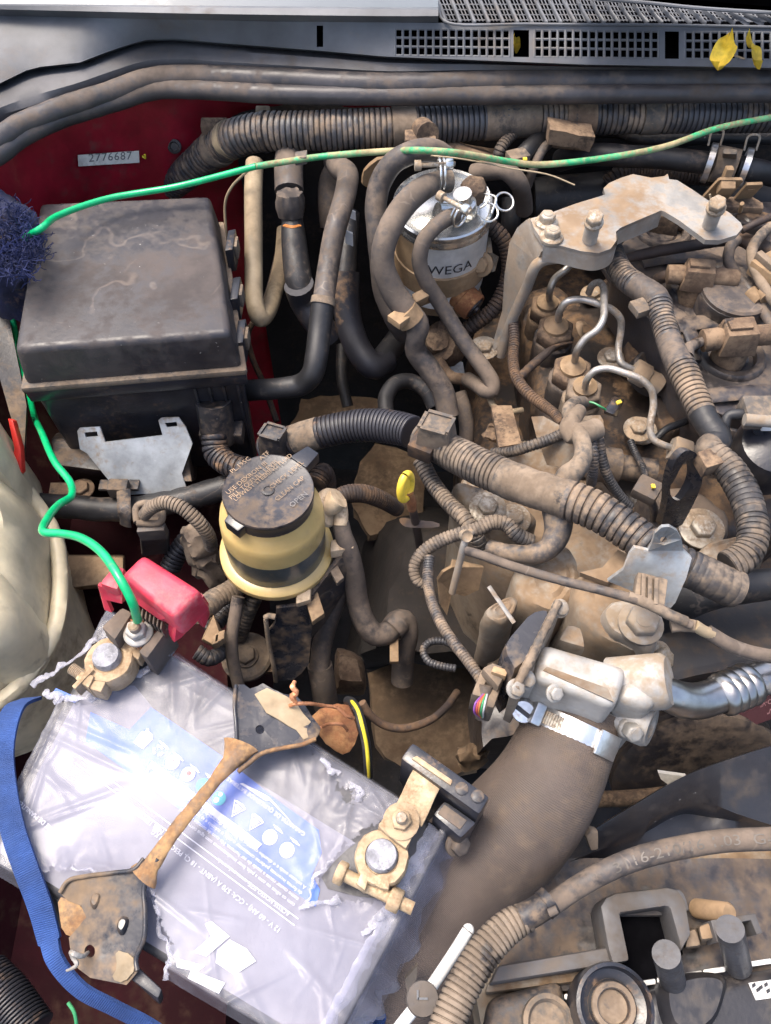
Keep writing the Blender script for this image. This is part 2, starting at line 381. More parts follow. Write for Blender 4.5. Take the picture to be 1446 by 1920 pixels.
mat('can', (.7, .7, .68), .38, .1, dust=.12, dcol=(.3, .215, .135), up=0, sc=12)
mat('ink', (.03, .03, .035), .5)
mat('ink_soft', (.16, .15, .145), .7)
mat('hose_print', (.13, .115, .1), .8)
mat('emboss', (.27, .19, .125), .85)
mat('white', (.75, .75, .75), .5, var=.05)
mat('white_paint', (.8, .79, .76), .35, dust=.12, dcol=(.4, .32, .24), up=.2)
mat('paper', (.7, .66, .58), .6, dust=.2, dcol=(.35, .27, .2))
mat('lead', (.26, .26, .285), .75, .2, dust=.35, dcol=(.4, .4, .42), up=0, sc=110, bump=.9, bs=240, oil=.2, spec=.25)
mat('brass', (.42, .32, .2), .6, .3, dust=.55, dcol=(.42, .31, .2), dcol2=(.24, .16, .09), up=.4, sc=50, bump=.5, bs=260)
mat('case', (.05, .05, .056), .4, dust=.15, dcol=(.15, .14, .14))
mat('label_grey', (.13, .13, .165), .45, var=.1, sc=8)
mat('blue_label', (.035, .12, .5), .45, var=.25, sc=14)
mat('cyan', (.02, .45, .5), .5, var=.1)
mat('leaf', (.72, .5, .04), .6, var=.35, sc=60)
mat('belt', (.03, .028, .03), .6, dust=.2)
mat('oily', (.02, .018, .018), .5, dust=.36, dcol=(.1, .066, .042), up=.5, sc=10, oil=.3)
mat('pink_ink', (.3, .16, .17), .6)
mat('insulation', (.012, .011, .012), .9, dust=.25, dcol=(.05, .035, .025), up=.3)  # near black, paints the shade low on the firewall
mat('belt_red', (.035, .006, .009), .55, dust=.2, dcol=(.15, .08, .06))
for k, c in (('w_purple', (.2, .07, .28)), ('w_red', (.4, .06, .06)), ('w_green', (.04, .25, .1)), ('w_white', (.45, .45, .45)), ('w_orange', (.4, .15, .04))): mat(k, c, .45, var=.1)
def film_mat(name="film", lo=.09, hi=.27):
    m = bpy.data.materials.new(name); m.use_nodes = True; N = m.node_tree.nodes; K = m.node_tree.links; b = N['Principled BSDF']; out = N['Material Output']
    tc = N.new('ShaderNodeTexCoord')
    def ns(s, d, r): 
        x = N.new('ShaderNodeTexNoise'); x.inputs['Scale'].default_value = s; x.inputs['Detail'].default_value = d; x.inputs['Roughness'].default_value = r; K.new(tc.outputs['Object'], x.inputs['Vector']); return x.outputs['Fac']
    b.inputs['Base Color'].default_value = (.62, .62, .7, 1); b.inputs['Roughness'].default_value = .24; b.inputs['Specular IOR Level'].default_value = .75; b.inputs['IOR'].default_value = 1.55
    bp = N.new('ShaderNodeBump'); bp.inputs['Strength'].default_value = .10; bp.inputs['Distance'].default_value = .002; K.new(ns(40, 5, .55), bp.inputs['Height']); K.new(bp.outputs[0], b.inputs['Normal'])
    tr = N.new('ShaderNodeBsdfTransparent'); tr.inputs[0].default_value = (.9, .9, .95, 1); mx = N.new('ShaderNodeMixShader')
    mr = N.new('ShaderNodeMapRange'); K.new(ns(14, 8, .65), mr.inputs[0]); mr.inputs[1].default_value = .35; mr.inputs[2].default_value = .7; mr.inputs[3].default_value = lo; mr.inputs[4].default_value = hi
    K.new(mr.outputs[0], mx.inputs[0]); K.new(tr.outputs[0], mx.inputs[1]); K.new(b.outputs[0], mx.inputs[2]); K.new(mx.outputs[0], out.inputs['Surface']); return m
M['film'] = film_mat(); M['film_fold'] = film_mat("film_fold", .2, .5)
mat('torn_film', (.42, .42, .48), .3, var=.25, sc=120, alpha=.4)
# ================================================================ THE SETTING
def gridg(x0, x1, y0, y1, z, n):
    v = [V(x0 + (x1 - x0) * i / n, y0 + (y1 - y0) * j / n, z) for j in range(n + 1) for i in range(n + 1)]
    return G(v, [[j * (n + 1) + i, j * (n + 1) + i + 1, (j + 1) * (n + 1) + i + 1, (j + 1) * (n + 1) + i] for j in range(n) for i in range(n)])
struct('ground', rough(gridg(-1.2, 1.4, -.6, 1.4, -.66, 90), .02, 10, True), M['ground'])
t = None
SL = [(-120, 350), (0, 290), (40, 258), (120, 222), (220, 192), (290, 172), (360, 172), (500, 180), (723, 184), (1000, 184), (1446, 178), (1600, 178), (2300, 178)]
top = [Q(x, y, .09) + V(0, .03 if x < 300 else .03 + .06 * min(1, (x - 300) / 200), 0) for x, y in SL]
struct('firewall', loft([[p + V(0, .0, -.012) for p in top], [p + V(0, .0, -.05) for p in top], [p + V(0, .0, -.13) for p in top], [p + V(0, -.02, -.8) for p in top]], 90), M['red_paint'])
shade_line = [p for p, (x, y) in zip(top, SL) if x >= 360]; shade_line = [shade_line[0].lerp(shade_line[1], .35)] + shade_line[1:]
struct('firewall_shade_sheet', rough(loft([[p + V(0, -.004, -.06) for p in shade_line], [p + V(0, -.012, -.08) for p in shade_line], [p + V(0, -.014, -.2) for p in shade_line], [p + V(0, -.03, -.75) for p in shade_line]], 80), .003, 30), M['insulation'])  # dark sheet added before the red wall to stand for shade
fx = Q(0, 290, .09).x - .06
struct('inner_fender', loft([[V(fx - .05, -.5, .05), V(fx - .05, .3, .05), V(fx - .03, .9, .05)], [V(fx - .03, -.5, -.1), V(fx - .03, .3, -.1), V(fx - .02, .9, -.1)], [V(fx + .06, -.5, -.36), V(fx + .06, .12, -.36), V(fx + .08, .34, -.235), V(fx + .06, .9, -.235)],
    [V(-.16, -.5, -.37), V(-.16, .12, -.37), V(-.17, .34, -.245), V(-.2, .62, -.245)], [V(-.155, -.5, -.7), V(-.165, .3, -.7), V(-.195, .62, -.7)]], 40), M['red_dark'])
# windscreen strip at the very top
ws = loft([LZ(0, .168, (-150, -26), (400, -24), (820, -30)), LZ(0, .160, (-150, 8), (400, 12), (822, 14))], 20)
struct('windscreen', ws, M['glass_sky_dusty'])
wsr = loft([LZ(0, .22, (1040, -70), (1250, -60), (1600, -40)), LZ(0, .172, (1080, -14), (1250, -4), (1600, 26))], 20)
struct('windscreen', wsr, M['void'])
# ================================================================ COWL
t = thing('cowl_panel', 'grey plastic scuttle panel with air grilles along the top edge', 'cowl panel')
A_ = [(-150, 2), (200, 6), (400, 8), (822, 12)]; B_ = [(-150, 14), (200, 22), (400, 26), (723, 30), (822, 30)]
obj('windscreen_trim', loft([LZ(0, .158, *A_), LZ(0, .163, *[(x, y + 6) for x, y in A_]), LZ(0, .160, *B_), LZ(0, .150, *[(x, y + 12) for x, y in B_])], 40), M['cowl'], t)
L0 = [(-150, 26), (200, 34), (500, 40), (723, 42), (1000, 44), (1250, 44), (1600, 52)]
L1 = [(-150, 215), (-60, 180), (0, 157), (60, 128), (150, 118), (210, 95), (270, 76), (330, 74), (420, 82), (600, 96), (723, 107), (900, 114), (1100, 122), (1446, 128), (1600, 132)]
L2 = [(-150, 290), (-60, 245), (0, 217), (80, 192), (180, 155), (280, 125), (330, 122), (500, 132), (723, 142), (1000, 134), (1446, 132), (1600, 134)]
def yat(Ln, x):
    for (a, b), (c, d) in zip(Ln, Ln[1:]):
        if a <= x <= c: return b + (d - b) * (x - a) / (c - a)
    return Ln[-1][1]
GR = [(741, 956, 15), (1002, 1235, 16), (1284, 1510, 14)]
GY = lambda x: (54 + (x - 741) * .010, 104 + (x - 741) * .012)
SLOT = [(594, 606, 48, 88), (963, 992, 62, 98), (1247, 1273, 50, 96)]
xs = sorted(set(list(range(-150, 1601, 25)) + [a for g in GR for a in g[:2]] + [a for s in SLOT for a in s[:2]]))
def cz(f): return .150 - f * .026
v, f = [], []
rows = 9
for xx in xs:
    y0, y1 = yat(L0, xx), yat(L1, xx); ga, gb = GY(xx)
    s = [q for q in SLOT if q[0] <= xx <= q[1]]
    if s and xx < 700: ga, gb = s[0][2], s[0][3]
    if xx < 735 and not s: ga, gb = y0 + (y1 - y0) * .3, y0 + (y1 - y0) * .85
    ys = [y0, y0 + (ga - y0) * .5, ga, ga + (gb - ga) * .33, ga + (gb - ga) * .66, gb, gb + (y1 - gb) * .5, y1 - 1, y1 + 3]
    for i, yy in enumerate(ys): v.append(Q(xx, yy, cz((yy - y0) / max(y1 - y0, 1)) - (.012 if i == 8 else 0)))
for i in range(len(xs) - 1):
    mx = (xs[i] + xs[i + 1]) / 2; inh = any(a < mx < b for a, b, _ in GR) or any(a < mx < b for a, b, _, _ in SLOT)
    for k in range(rows - 1):
        if inh and 2 <= k <= 4: continue
        f.append([i * rows + k, i * rows + k + 1, (i + 1) * rows + k + 1, (i + 1) * rows + k])
obj('panel', G(v, f), M['cowl'], t)
lip = [[Q(x, y + 3, .112 + .0) for x, y in L1], [Q(x, y + (yat(L2, x) - y) * .3, .117) for x, y in L1], [Q(x, y + (yat(L2, x) - y) * .75, .112) for x, y in L1], [Q(x, yat(L2, x), .106) for x, y in L1], [Q(x, yat(L2, x), .106) + V(0, .004, -.012) for x, y in L1]]
obj('drip_channel', loft(lip, 110), M['cowl_dusty'], t)
for a, b, n in GR:
    gs = []; a1, b1 = GY(a); 
    def gp(x, fy, dz=0):
        ga, gb = GY(x); yy = ga + (gb - ga) * fy; y0, y1 = yat(L0, x), yat(L1, x); return Q(x, yy, cz((yy - y0) / (y1 - y0)) + dz)
    for k in range(4):
        fy = k / 3; P = [gp(a + (b - a) * q / 6, fy, -.0005) for q in range(7)]; gs.append(tube(P, .0013, 6, step=.01))
    for k in range(n + 1):
        x = a + (b - a) * k / n; gs.append(tube([gp(x, 0, -.0004), gp(x, .5, -.0004), gp(x, 1, -.0004)], .0015, 6, step=.004))
    obj('vent_grille', gsum(gs), M['cowl'], t)
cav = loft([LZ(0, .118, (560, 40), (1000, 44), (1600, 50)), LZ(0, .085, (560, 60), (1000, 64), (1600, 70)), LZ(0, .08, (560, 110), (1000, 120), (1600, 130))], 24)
obj('plenum', cav, M['void'], t)  # coloured near black so the grille holes read dark
# louvre slats on the raised cowl at top right
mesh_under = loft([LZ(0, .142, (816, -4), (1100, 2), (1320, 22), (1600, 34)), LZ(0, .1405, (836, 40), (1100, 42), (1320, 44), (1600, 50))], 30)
obj('mesh_backing', mesh_under, M['void'], t)  # black sheet added to put darkness into the mesh gaps
gs = []
def mp_(x, fy): yt = -4 if x < 1080 else -4 + (x - 1080) * .075; return Q(x + 18 * fy, yt + (40 - yt) * fy, .1455)
for k in range(5): gs.append(tube([mp_(820 + q * 44, .06 + k * .22) for q in range(15)], .0007, 4, step=.02))
for k in range(96): x = 822 + k * 6.6; gs.append(tube([mp_(x, 0), mp_(x, .5), mp_(x, 1)], .0006, 4, step=.02))
obj('mesh', gsum(gs), M['cowl'], t)
for k in range(24):
    x = 822 + k * 26.2; ytop = -4 if x < 1080 else -4 + (x - 1080) * .075
    sk = 16 + k * .9
    P = [Q(x - 3, ytop, .151), Q(x + 2, ytop + 4, .1515), Q(x + sk + 1, 40, .149), Q(x + sk - 5, 40, .1485)]
    obj('slat', bevel(slab(P, .004), .0006, 1), M['cowl'], t)
obj('louvre_rim', hose(0, [(818, -6, .154), (822, 10, .154), (836, 41, .1515), (1000, 45, .1505), (1250, 47, .150), (1600, 54, .150)], 5, seg=8), M['cowl'], t)
obj('louvre_hood', hose(0, [(1080, -6, .157), (1200, 4, .157), (1320, 16, .156), (1600, 32, .155)], 7, seg=8), M['cowl'], t)
# bonnet seal: two rubber lips
t = thing('hood_seal', 'long dusty black rubber hood seal curving below the grey scuttle', 'rubber seal')
SU = [(-120, 330), (0, 262), (40, 236), (120, 203), (200, 178), (280, 150), (340, 144), (500, 149), (723, 159), (1000, 152), (1446, 150), (1600, 150), (2300, 150)]
SD = [(-120, 352), (0, 288), (40, 258), (120, 220), (220, 190), (290, 169), (360, 168), (500, 176), (723, 180), (1000, 178), (1446, 174), (1600, 174), (2300, 174)]
obj('seal_lip', tube(LZ(0, .100, *SU), .0115, 16, wob=.06), M['seal'], t)
obj('seal_lip', tube(LZ(0, .093, *SD), .0095, 16, wob=.06), M['seal'], t)
# leaves
def leafg(c, ex, ey, l, w):
    v, f = [], []; n = 12
    for i in range(n + 1):
        s = i / n; ww = w * math.sin(math.pi * s ** .75) ** .9 + .0004
        for j in range(-3, 4):
            q = j / 3; v.append(c + ex * (s * l) + ey * (ww * q) + V(0, 0, .006 * q * q + .008 * s * s - .003 * math.sin(9 * s + q)))
    for i in range(n):
        for j in range(6): f.append([i * 7 + j, i * 7 + j + 1, (i + 1) * 7 + j + 1, (i + 1) * 7 + j])
    return G(v, f)
def leaf(a, b, w, z, label, stem=None):
    A, B = Q(*a, z), Q(*b, z + .012); ex = (B - A).normalized(); ey = ex.cross(V(0, .5, 1)).normalized()
    t = thing('dry_leaf', label, 'leaf', 'fallen leaves on the grille'); obj('blade', leafg(A, ex, ey, (B - A).length, w), M['leaf'], t)
    if stem: obj('stalk', tube([Q(*s) for s in stem], .0008, 6), M['beige'], t)
leaf((1345, 132), (1362, 82), .011, .136, 'broad yellow leaf with a stalk, left of the two on the grille', [(1356, 108, .14), (1372, 104, .144), (1396, 110, .142)])
leaf((1425, 130), (1394, 84), .009, .136, 'narrow browned yellow leaf, right of the two on the grille')
leaf((970, 97), (962, 89), .004, .108, 'tiny leaf scrap lying in the slot between two grilles')
# sticker, rubber plug and yellow tag on the firewall
def onwall(x, y):     # the wall's surface near the sticker
    best = None
    for k in range(400):
        z = .09 - k * .0006; p = Q(x, y, z)
        for a, b in zip(top, top[1:]):
            if a.x <= p.x <= b.x:
                yy = a.y + (b.y - a.y) * (p.x - a.x) / (b.x - a.x)
                d = abs(p.y - yy)
                if best is None or d < best[0]: best = (d, p)
    return best[1]
s4 = [onwall(x, y) + V(0, -.0035, .001) for x, y in ((148, 289), (262, 281), (263, 303), (149, 310))]
t = thing('serial_sticker', 'small pale number sticker on the red firewall', 'sticker')
obj('paper', plate(s4, .0006), M['paper'], t)
ex = (s4[2] - s4[3]).normalized(); ey = (s4[0] - s4[3]).normalized()
obj('faded_number', text('2776687', s4[3] + ex * .012 + ey * .0045 + V(0, -.0012, .0008), ex, ey, .013, sp=1.1), M['ink_soft'], t)
c = onwall(268, 291) + V(0, -.002, 0)
solo('yellow_tag', tube([c, c + V(.003, -.002, -.001), c + V(.004, -.003, .004)], .0012, 6), M['yellow_stripe'], 'tiny curled yellow tag beside the number sticker', 'tag')
c = onwall(328, 273)
solo('rubber_plug', lathe([(.008, 0), (.008, .003), (.0055, .004), (.004, .002), (0, .002)], c + V(0, -.001, 0), V(0, -.9, .4), 20), M['rubber'], 'small round rubber plug in the red firewall', 'plug')
# ================================================================ CONDUIT ALONG THE FIREWALL
t = thing('wiring_conduit', 'thick corrugated black wiring conduit running along the firewall', 'conduit')
CW = [(318, 352, -.05), (350, 325, -.02), (400, 282, .015), (450, 256, .045), (500, 247, .055), (560, 246, .058), (723, 240, .06), (850, 231, .06), (1000, 222, .06), (1200, 219, .06), (1446, 217, .06), (1560, 217, .06)]
ws_ = [52, 58, 66, 70, 70, 70, 70, 68, 62, 60, 60, 60]
CP_ = L(0, *CW); cr = wr(CP_, ws_)
obj('corrugated_tube', tube(CP_, cr, 20, corr=.0058, depth=.11, wob=.03), M['conduit_wall'], t)
def overwrap(name, a, b, k, m, wob=.12, parent=t): obj(name, tube(CP_, [r * k for r in cr], 20, sub=(a, b), wob=wob), M[m], parent)
overwrap('tape_band', .128, .142, 1.06, 'tape'); overwrap('tape_band', .160, .172, 1.05, 'beige'); overwrap('tape_wrap', .525, .60, 1.035, 'tape', .05); overwrap('tape_wrap', .635, .675, 1.08, 'brown', .2); overwrap('tape_wrap', .40, .43, 1.03, 'tape', .05); overwrap('tape_wrap', .74, .765, 1.03, 'tape', .05)
obj('cable_tie', tube(CP_, [r * 1.05 for r in cr], 20, sub=(.225, .2305)), M['black'], t)
obj('tie_head', box(Q(565, 296, .085), V(.006, 0, .001), V(0, .006, 0), V(0, 0, .004), .001), M['tape'], t)
obj('wall_clip', box(Q(403, 238, .045), V(.015, 0, 0), V(0, .006, .002), V(0, 0, .006), .002), M['brown'], t)
obj('wall_clip', box(Q(494, 216, .06), V(.008, 0, 0), V(0, .006, .002), V(0, 0, .006), .002), M['beige'], t)
obj('hanging_clip', rough(subdiv(box(Q(1068, 252, .062), V(.024, 0, -.004), V(0, .012, 0), V(0, 0, .008)), 2), .003, 60), M['brown'], t)
obj('clip_foot', box(Q(1070, 264, .05), V(.02, 0, -.002), V(0, .008, 0), V(0, 0, .006), .002), M['brown'], t)
# green wire
GWP = [(258, 1163, .052), (248, 1128, .075), (225, 1085, .085), (190, 1035, .08), (150, 1008, .07), (110, 1000, .06), (82, 998, .055), (92, 968, .035), (112, 945, .015), (134, 930, 0), (132, 905, -.01), (104, 868, -.015), (80, 815, -.04), (62, 770, -.11), (45, 695, -.12), (24, 600, -.03), (8, 530, -.01), (20, 480, .02), (48, 446, .06), (78, 428, .086),
       (110, 404, .07), (200, 373, .06), (330, 350, .062), (480, 312, .083), (600, 294, .088), (723, 284, .10), (790, 282, .12), (850, 286, .12), (960, 304, .09), (1010, 309, .085), (1150, 294, .085), (1250, 274, .085), (1340, 242, .085), (1446, 220, .085), (1540, 205, .085)]
P = L(0, *GWP)
t = thing('green_wire', 'bright green electric wire from the battery terminal up along the firewall', 'wire')
obj('insulation', tube(P[:24], .0032, 12, step=.004), M['green'], t); obj('dusty_insulation', tube(P[23:], .0031, 12, step=.004), M['green_dusty'], t)
solo('thin_wire', hose(0, [(560, 300, .082), (700, 288, .09), (850, 296, .105), (960, 316, .09), (1030, 328, .085), (1078, 347, .08)], 3.2, seg=6), M['beige'], 'thin bare beige wire hanging under the green wire', 'wire')
# navy rag
t = thing('blue_rag', 'frayed navy blue rag stuffed behind the fuse box', 'rag')
rg = LZ(0, .035, (-60, 395), (30, 385), (80, 425), (84, 470), (60, 515), (20, 535), (-60, 530))
obj('cloth', rough(subdiv(pillow(rnd(rg, 2), .04, [(1, -1.2), (1, .0), (.9, .55), (.65, .85), (.35, 1), (.1, 1)]), 1), .008, 55), M['navy'], t)
ths = []
for k in range(900):
    x, y = random.uniform(-20, 84), random.uniform(388, 522)
    if x > 40 + (y - 388) * .6 or (x > 62 and y > 490): continue
    p = Q(x, y, .072 + random.uniform(-.012, .008)); pts = [p]
    d = V(random.uniform(-1, 1), random.uniform(-1, 1), random.uniform(-.2, 1)).normalized()
    for q in range(6): d = (d + V(random.uniform(-1, 1), random.uniform(-1, 1), random.uniform(-.8, .8)) * .7).normalized(); pts.append(pts[-1] + d * .0026)
    ths.append(tube(pts, .0004, 3, step=.002, cap=False))
o = obj('frayed_threads', gsum(ths), M['navy_thread'], t); o["kind"] = "stuff"
# ================================================================ FUSE BOX
t = thing('fuse_box', 'large dusty black plastic fuse box with hinged lid', 'fuse box')
TP = LZ(0, .04, (27, 655), (432, 624), (393, 366), (75, 380))      # FL FR BR BL
ctr = sum(TP, V(0, 0, 0)) / 4
def ringz(P, grow, z): return [V(*(p + (p - ctr).normalized() * grow).to_2d(), z) for p in P]
lid = hexa(ringz(TP, .007, -.002), TP, .0065, 3)
obj('lid', lid, M['lid'], t)
obj('lid_flange', hexa(ringz(TP, .013, -.007), ringz(TP, .013, .000), .0025), M['tape'], t)
obj('lid_skirt', hexa(ringz(TP, .010, -.022), ringz(TP, .0115, -.007), .002), M['black_gloss'], t)
BT = ringz(TP, .004, -.02); BB = ringz(TP, -.001, -.16)
obj('base', hexa(BB, BT, .008, 3), M['black_gloss'], t)
fl, fr = BT[0], BT[1]
for k, u in enumerate((.76, .83, .90, .97)):
    a = fl.lerp(fr, u) + V(0, -.001, -.003); b = BB[0].lerp(BB[1], u) + V(0, -.001, .03)
    obj('rib', hexa([b + V(-.0012, 0, 0), b + V(.0012, 0, 0), b + V(.0012, .004, 0), b + V(-.0012, .004, 0)], [a + V(-.0012, -.002, 0), a + V(.0012, -.002, 0), a + V(.0012, .004, 0), a + V(-.0012, .004, 0)]), M['black_gloss'], t)
for (x, y, z) in ((445, 560, 0), (436, 470, .008), (455, 640, -.01)):
    c = Q(x, y, z); lt = obj('latch', box(c, V(.004, .001, 0), V(0, .016, 0), V(0, 0, .014), .0015), M['black_gloss'], t)
    obj('latch_tongue', box(c + V(.005, 0, .004), V(.002, 0, 0), V(0, .008, 0), V(0, 0, .008), .001), M['tape'], lt)
oc = Q(407, 800, -.075)
obj('cable_outlet', lathe([(.0175, -.03), (.0175, .012), (.016, .018), (.0148, .018), (.0148, -.03)], oc, V(.0, -.35, -1), 28), M['black'], t)
obj('outlet_collar', box(oc + V(.003, .002, -.012), V(.022, 0, 0), V(0, .01, 0), V(0, 0, .008), .002), M['black'], t)
solo('fuse_box_hose', hose(0, [(402, 815, -.075), (406, 848, -.085), (425, 868, -.085), (455, 878, -.08), (500, 885, -.08)], [50, 50, 48, 46, 46], pitch=10, depth=.13, seg=16), M['conduit_clean'], 'short black corrugated hose leaving the fuse box outlet', 'hose')
# galvanised bracket below
pt = [(145, 808, -.062), (150, 802, -.06), (187, 800, -.06), (197, 829, -.07), (305, 816, -.07), (297, 788, -.06), (303, 783, -.06), (335, 782, -.06), (348, 800, -.065), (361, 832, -.075), (341, 888, -.10), (352, 922, -.115), (236, 928, -.115), (206, 903, -.10), (163, 850, -.08), (150, 842, -.075)]
t = thing('metal_bracket', 'grey galvanised metal bracket plate below the fuse box', 'bracket')
obj('plate', plate(L(0, *pt), .003, [L(0, (158, 811, -.063), (182, 809, -.063), (184, 818, -.066), (161, 820, -.066)), L(0, (309, 793, -.063), (331, 791, -.063), (333, 799, -.066), (313, 801, -.066))]), M['galv'], t)
obj('clip', box(Q(224, 916, -.10), V(.010, 0, 0), V(0, .007, 0), V(0, 0, .008), .002), M['black'], t)
obj('clip_wing', box(Q(224, 910, -.104), V(.02, 0, 0), V(0, .006, 0), V(0, 0, .002), .001), M['black'], t)
solo('dark_bracket', gsum([hexa(LZ(0, -.2, (110, 900), (370, 900), (370, 800), (105, 810)), LZ(0, -.105, (104, 872), (362, 905), (350, 840), (95, 822)), .004)]), M['black'], 'flat black plastic carrier behind the galvanised plate', 'carrier')
solo('crossbar_loom', hose(0, [(40, 945, -.135), (130, 950, -.125), (230, 955, -.12), (330, 940, -.115), (420, 915, -.11), (480, 900, -.11)], 46, seg=16, wob=.1), M['rubber_dark'], 'thick black taped wiring loom crossing behind the reservoir', 'wiring loom')
t = thing('loom_clamp', 'black clip strapped around the taped loom', 'clip')
obj('band', hose(0, [(232, 920, -.095), (233, 955, -.092), (236, 985, -.11)], 26, flat=.3, flatdir=V(0, 0, 1)), M['black'], t)
t = thing('body_bolt', 'dirty bolt and tab left of the galvanised plate', 'bolt'); obj('tab', plate(LZ(0, -.13, (95, 905), (170, 905), (150, 960), (85, 965)), .004), M['brown'], t); obj('head', bolt(Q(153, 918, -.128), r=.009, h=.006), M['brown'], t)
# ================================================================ HOSES AT THE FIREWALL
solo('beige_pipe', hose(4, [(105, 70, .03), (98, 200, .022), (99, 420, 0), (100, 660, -.022), (105, 800, -.035), (130, 878, -.045), (170, 850, -.055), (215, 720, -.06), (250, 560, -.06), (262, 420, -.05)], [34, 34, 34, 34, 34, 34, 32, 31, 30, 30], seg=18), M['beige'], 'beige dusty metal pipe bent into a narrow U at the firewall', 'pipe')
t = thing('heater_hose', 'black hose with a torn frayed collar beside the beige pipe', 'hose')
HP = [(280, 90, .03), (290, 250, .015), (300, 360, .005), (310, 480, -.005), (328, 640, -.02), (345, 720, -.03), (400, 860, -.06), (470, 960, -.085)]
obj('hose', hose(4, HP, [50, 48, 40, 48, 52, 52, 50, 48], seg=18), M['rubber_dark'], t)
obj('ribbed_sleeve', hose(4, [(335, 705, -.022), (365, 790, -.045), (420, 880, -.06), (490, 980, -.085)], 56, seg=18, wob=.05), M['conduit_clean'], t)
c = Q(290, 285, .022, 4); fr_ = lathe([(.0135, -.012), (.015, -.004), (.0152, .004), (.013, .012)], c, V(0, .2, 1), 40)
obj('torn_collar', rough(fr_, .002, 300), M['rubber'], t)
obj('red_yellow_label', hose(4, [(258, 395, .022), (300, 404, .026), (342, 396, .022)], 9, seg=6, flat=.3, flatdir=V(0, 0, 1)), M['w_orange'], t)
obj('pipe_stub', hose(4, [(285, 40, .035), (282, 120, .03), (285, 220, .022)], 54, seg=18), M['rubber'], t)
t = thing('coolant_pipe', 'grey elbow pipe sleeved into a black hose in front of the firewall', 'pipe')
obj('pipe', hose(4, [(520, 60, .02), (552, 100, .045), (590, 135, .055), (578, 230, .05), (520, 440, .03), (485, 640, .01), (462, 800, 0)], [42, 42, 41, 41, 41, 41, 41], seg=20), M['rubber'], t)
obj('joint_ring', tube(L(4, (466, 775, .003), (460, 812, -.001)), wr(L(4, (460, 790, 0)), 47), 24, wob=.03), M['tape'], t)
obj('pipe_stub', hose(4, [(540, 80, .0), (500, 180, -.005), (495, 290, -.02), (505, 400, -.04)], 44, seg=16), M['rubber'], t)
obj('hose', hose(4, [(462, 800, 0), (445, 930, -.015), (425, 1090, -.03), (405, 1170, -.04), (350, 1225, -.055), (250, 1245, -.06), (100, 1255, -.07), (0, 1262, -.08)], [44, 44, 43, 42, 42, 40, 40, 40], seg=18), M['rubber_dark'], t)
t = thing('braided_hose', 'black braided hose hanging in a U beside the fuel filter', 'hose')
obj('hose', hose(4, [(600, 330, .0), (592, 430, -.01), (585, 560, -.02), (578, 660, -.03)], 38, seg=16), M['rubber_dark'], t)
obj('braid', tube(L(4, (580, 640, -.03), (580, 780, -.05), (600, 920, -.07), (650, 1050, -.085), (720, 1130, -.095), (785, 1100, -.105)), wr(L(4, (580, 800, -.06)), 50), 26), M['conduit_clean'], t)
obj('tail', hose(4, [(760, 1110, -.1), (820, 1030, -.11), (880, 950, -.12), (960, 880, -.14)], 44, seg=16), M['rubber_dark'], t)
obj('white_mark', box(Q(611, 338, .02, 4), V(.004, 0, -.002), V(0, .001, 0), V(0, 0, .005)), M['white'], t)
obj('white_mark', box(Q(597, 462, .012, 4), V(.004, 0, -.002), V(0, .001, 0), V(0, 0, .008)), M['white'], t)
solo('thin_brake_pipe', hose(4, [(240, 480, -.1), (150, 820, -.12), (70, 960, -.14), (90, 1080, -.16), (150, 1220, -.18), (220, 1420, -.2)], 12, seg=8), M['conduit_brown'], 'thin rusty brown pipe running down behind the fuse box', 'pipe')
solo('thin_steel_line', hose(1, [(930, 640, .05), (870, 700, .03), (845, 760, .01), (850, 900, -.03), (850, 1000, -.06)], 5, seg=8), M['beige'], 'thin beige line beside the beige pipe', 'pipe')
solo('thin_hose', hose(4, [(560, 1020, -.16), (560, 1200, -.18), (590, 1340, -.2)], 22, seg=10), M['rubber_dark'], 'thin dark hose deep below the braided hose', 'hose')
solo('arched_hose', hose(4, [(790, 1380, -.11), (790, 1290, -.11), (840, 1220, -.11), (920, 1210, -.115), (1000, 1260, -.12), (1040, 1340, -.13)], 30, seg=14), M['rubber_dark'], 'black hose arching low behind the corrugated main harness', 'hose')
# ================================================================ FUEL FILTER
t = thing('fuel_filter', 'silver canister fuel filter with a white lettered label', 'fuel filter')
fc = Q(831, 384, .055); fr0 = .0505; ax = V(-.02, -.10, 1).normalized(); H = .105
can = lathe([(.0, -H), (fr0 * .8, -H), (fr0 * .93, -H + .005), (fr0 * .95, -H + .01), (fr0 * .95, -.012), (fr0 * .97, -.010)], fc, ax, 56)
obj('can', can, M['can'], t)
topc = lathe([(fr0 * .96, -.013), (fr0 * 1.0, -.011), (fr0 * 1.005, -.007), (fr0 * .99, -.005), (fr0 * .985, -.003), (fr0 * 1.0, -.001), (fr0 * .995, .002), (fr0 * .96, .0035), (fr0 * .92, .002), (fr0 * .90, -.003), (fr0 * .6, -.0025), (fr0 * .55, -.001), (0, 0)], fc, ax, 64)
obj('lid', topc, M['tin'], t)
u_ = (V(1, 0, 0) - ax * ax.x).normalized(); w_ = ax.cross(u_)       # w_ points away from camera
def onc(ang, h, r): return fc + ax * h + (u_ * math.cos(ang) + w_ * math.sin(ang)) * r
def wrap(txt, a_c, h0, size, r, mname, name='printed_name'):
    wd = text(txt, V(0, 0, 0), V(1, 0, 0), V(0, 1, 0), size); xm = max(p.x for p in wd.v)
    obj(name, G([onc(a_c + (p.x - xm / 2) / r, h0 + p.y, r) for p in wd.v], wd.f), M[mname], t)
wrap('WEGA', -math.pi / 2 + .17, -.046, .0165, fr0 * .95 + .0006, 'ink')
obj('strap', lathe([(fr0 * .955, -.080), (fr0 * .99, -.079), (fr0 * .99, -.053), (fr0 * .955, -.052)], fc, ax, 56), M['beige_plastic'], t)
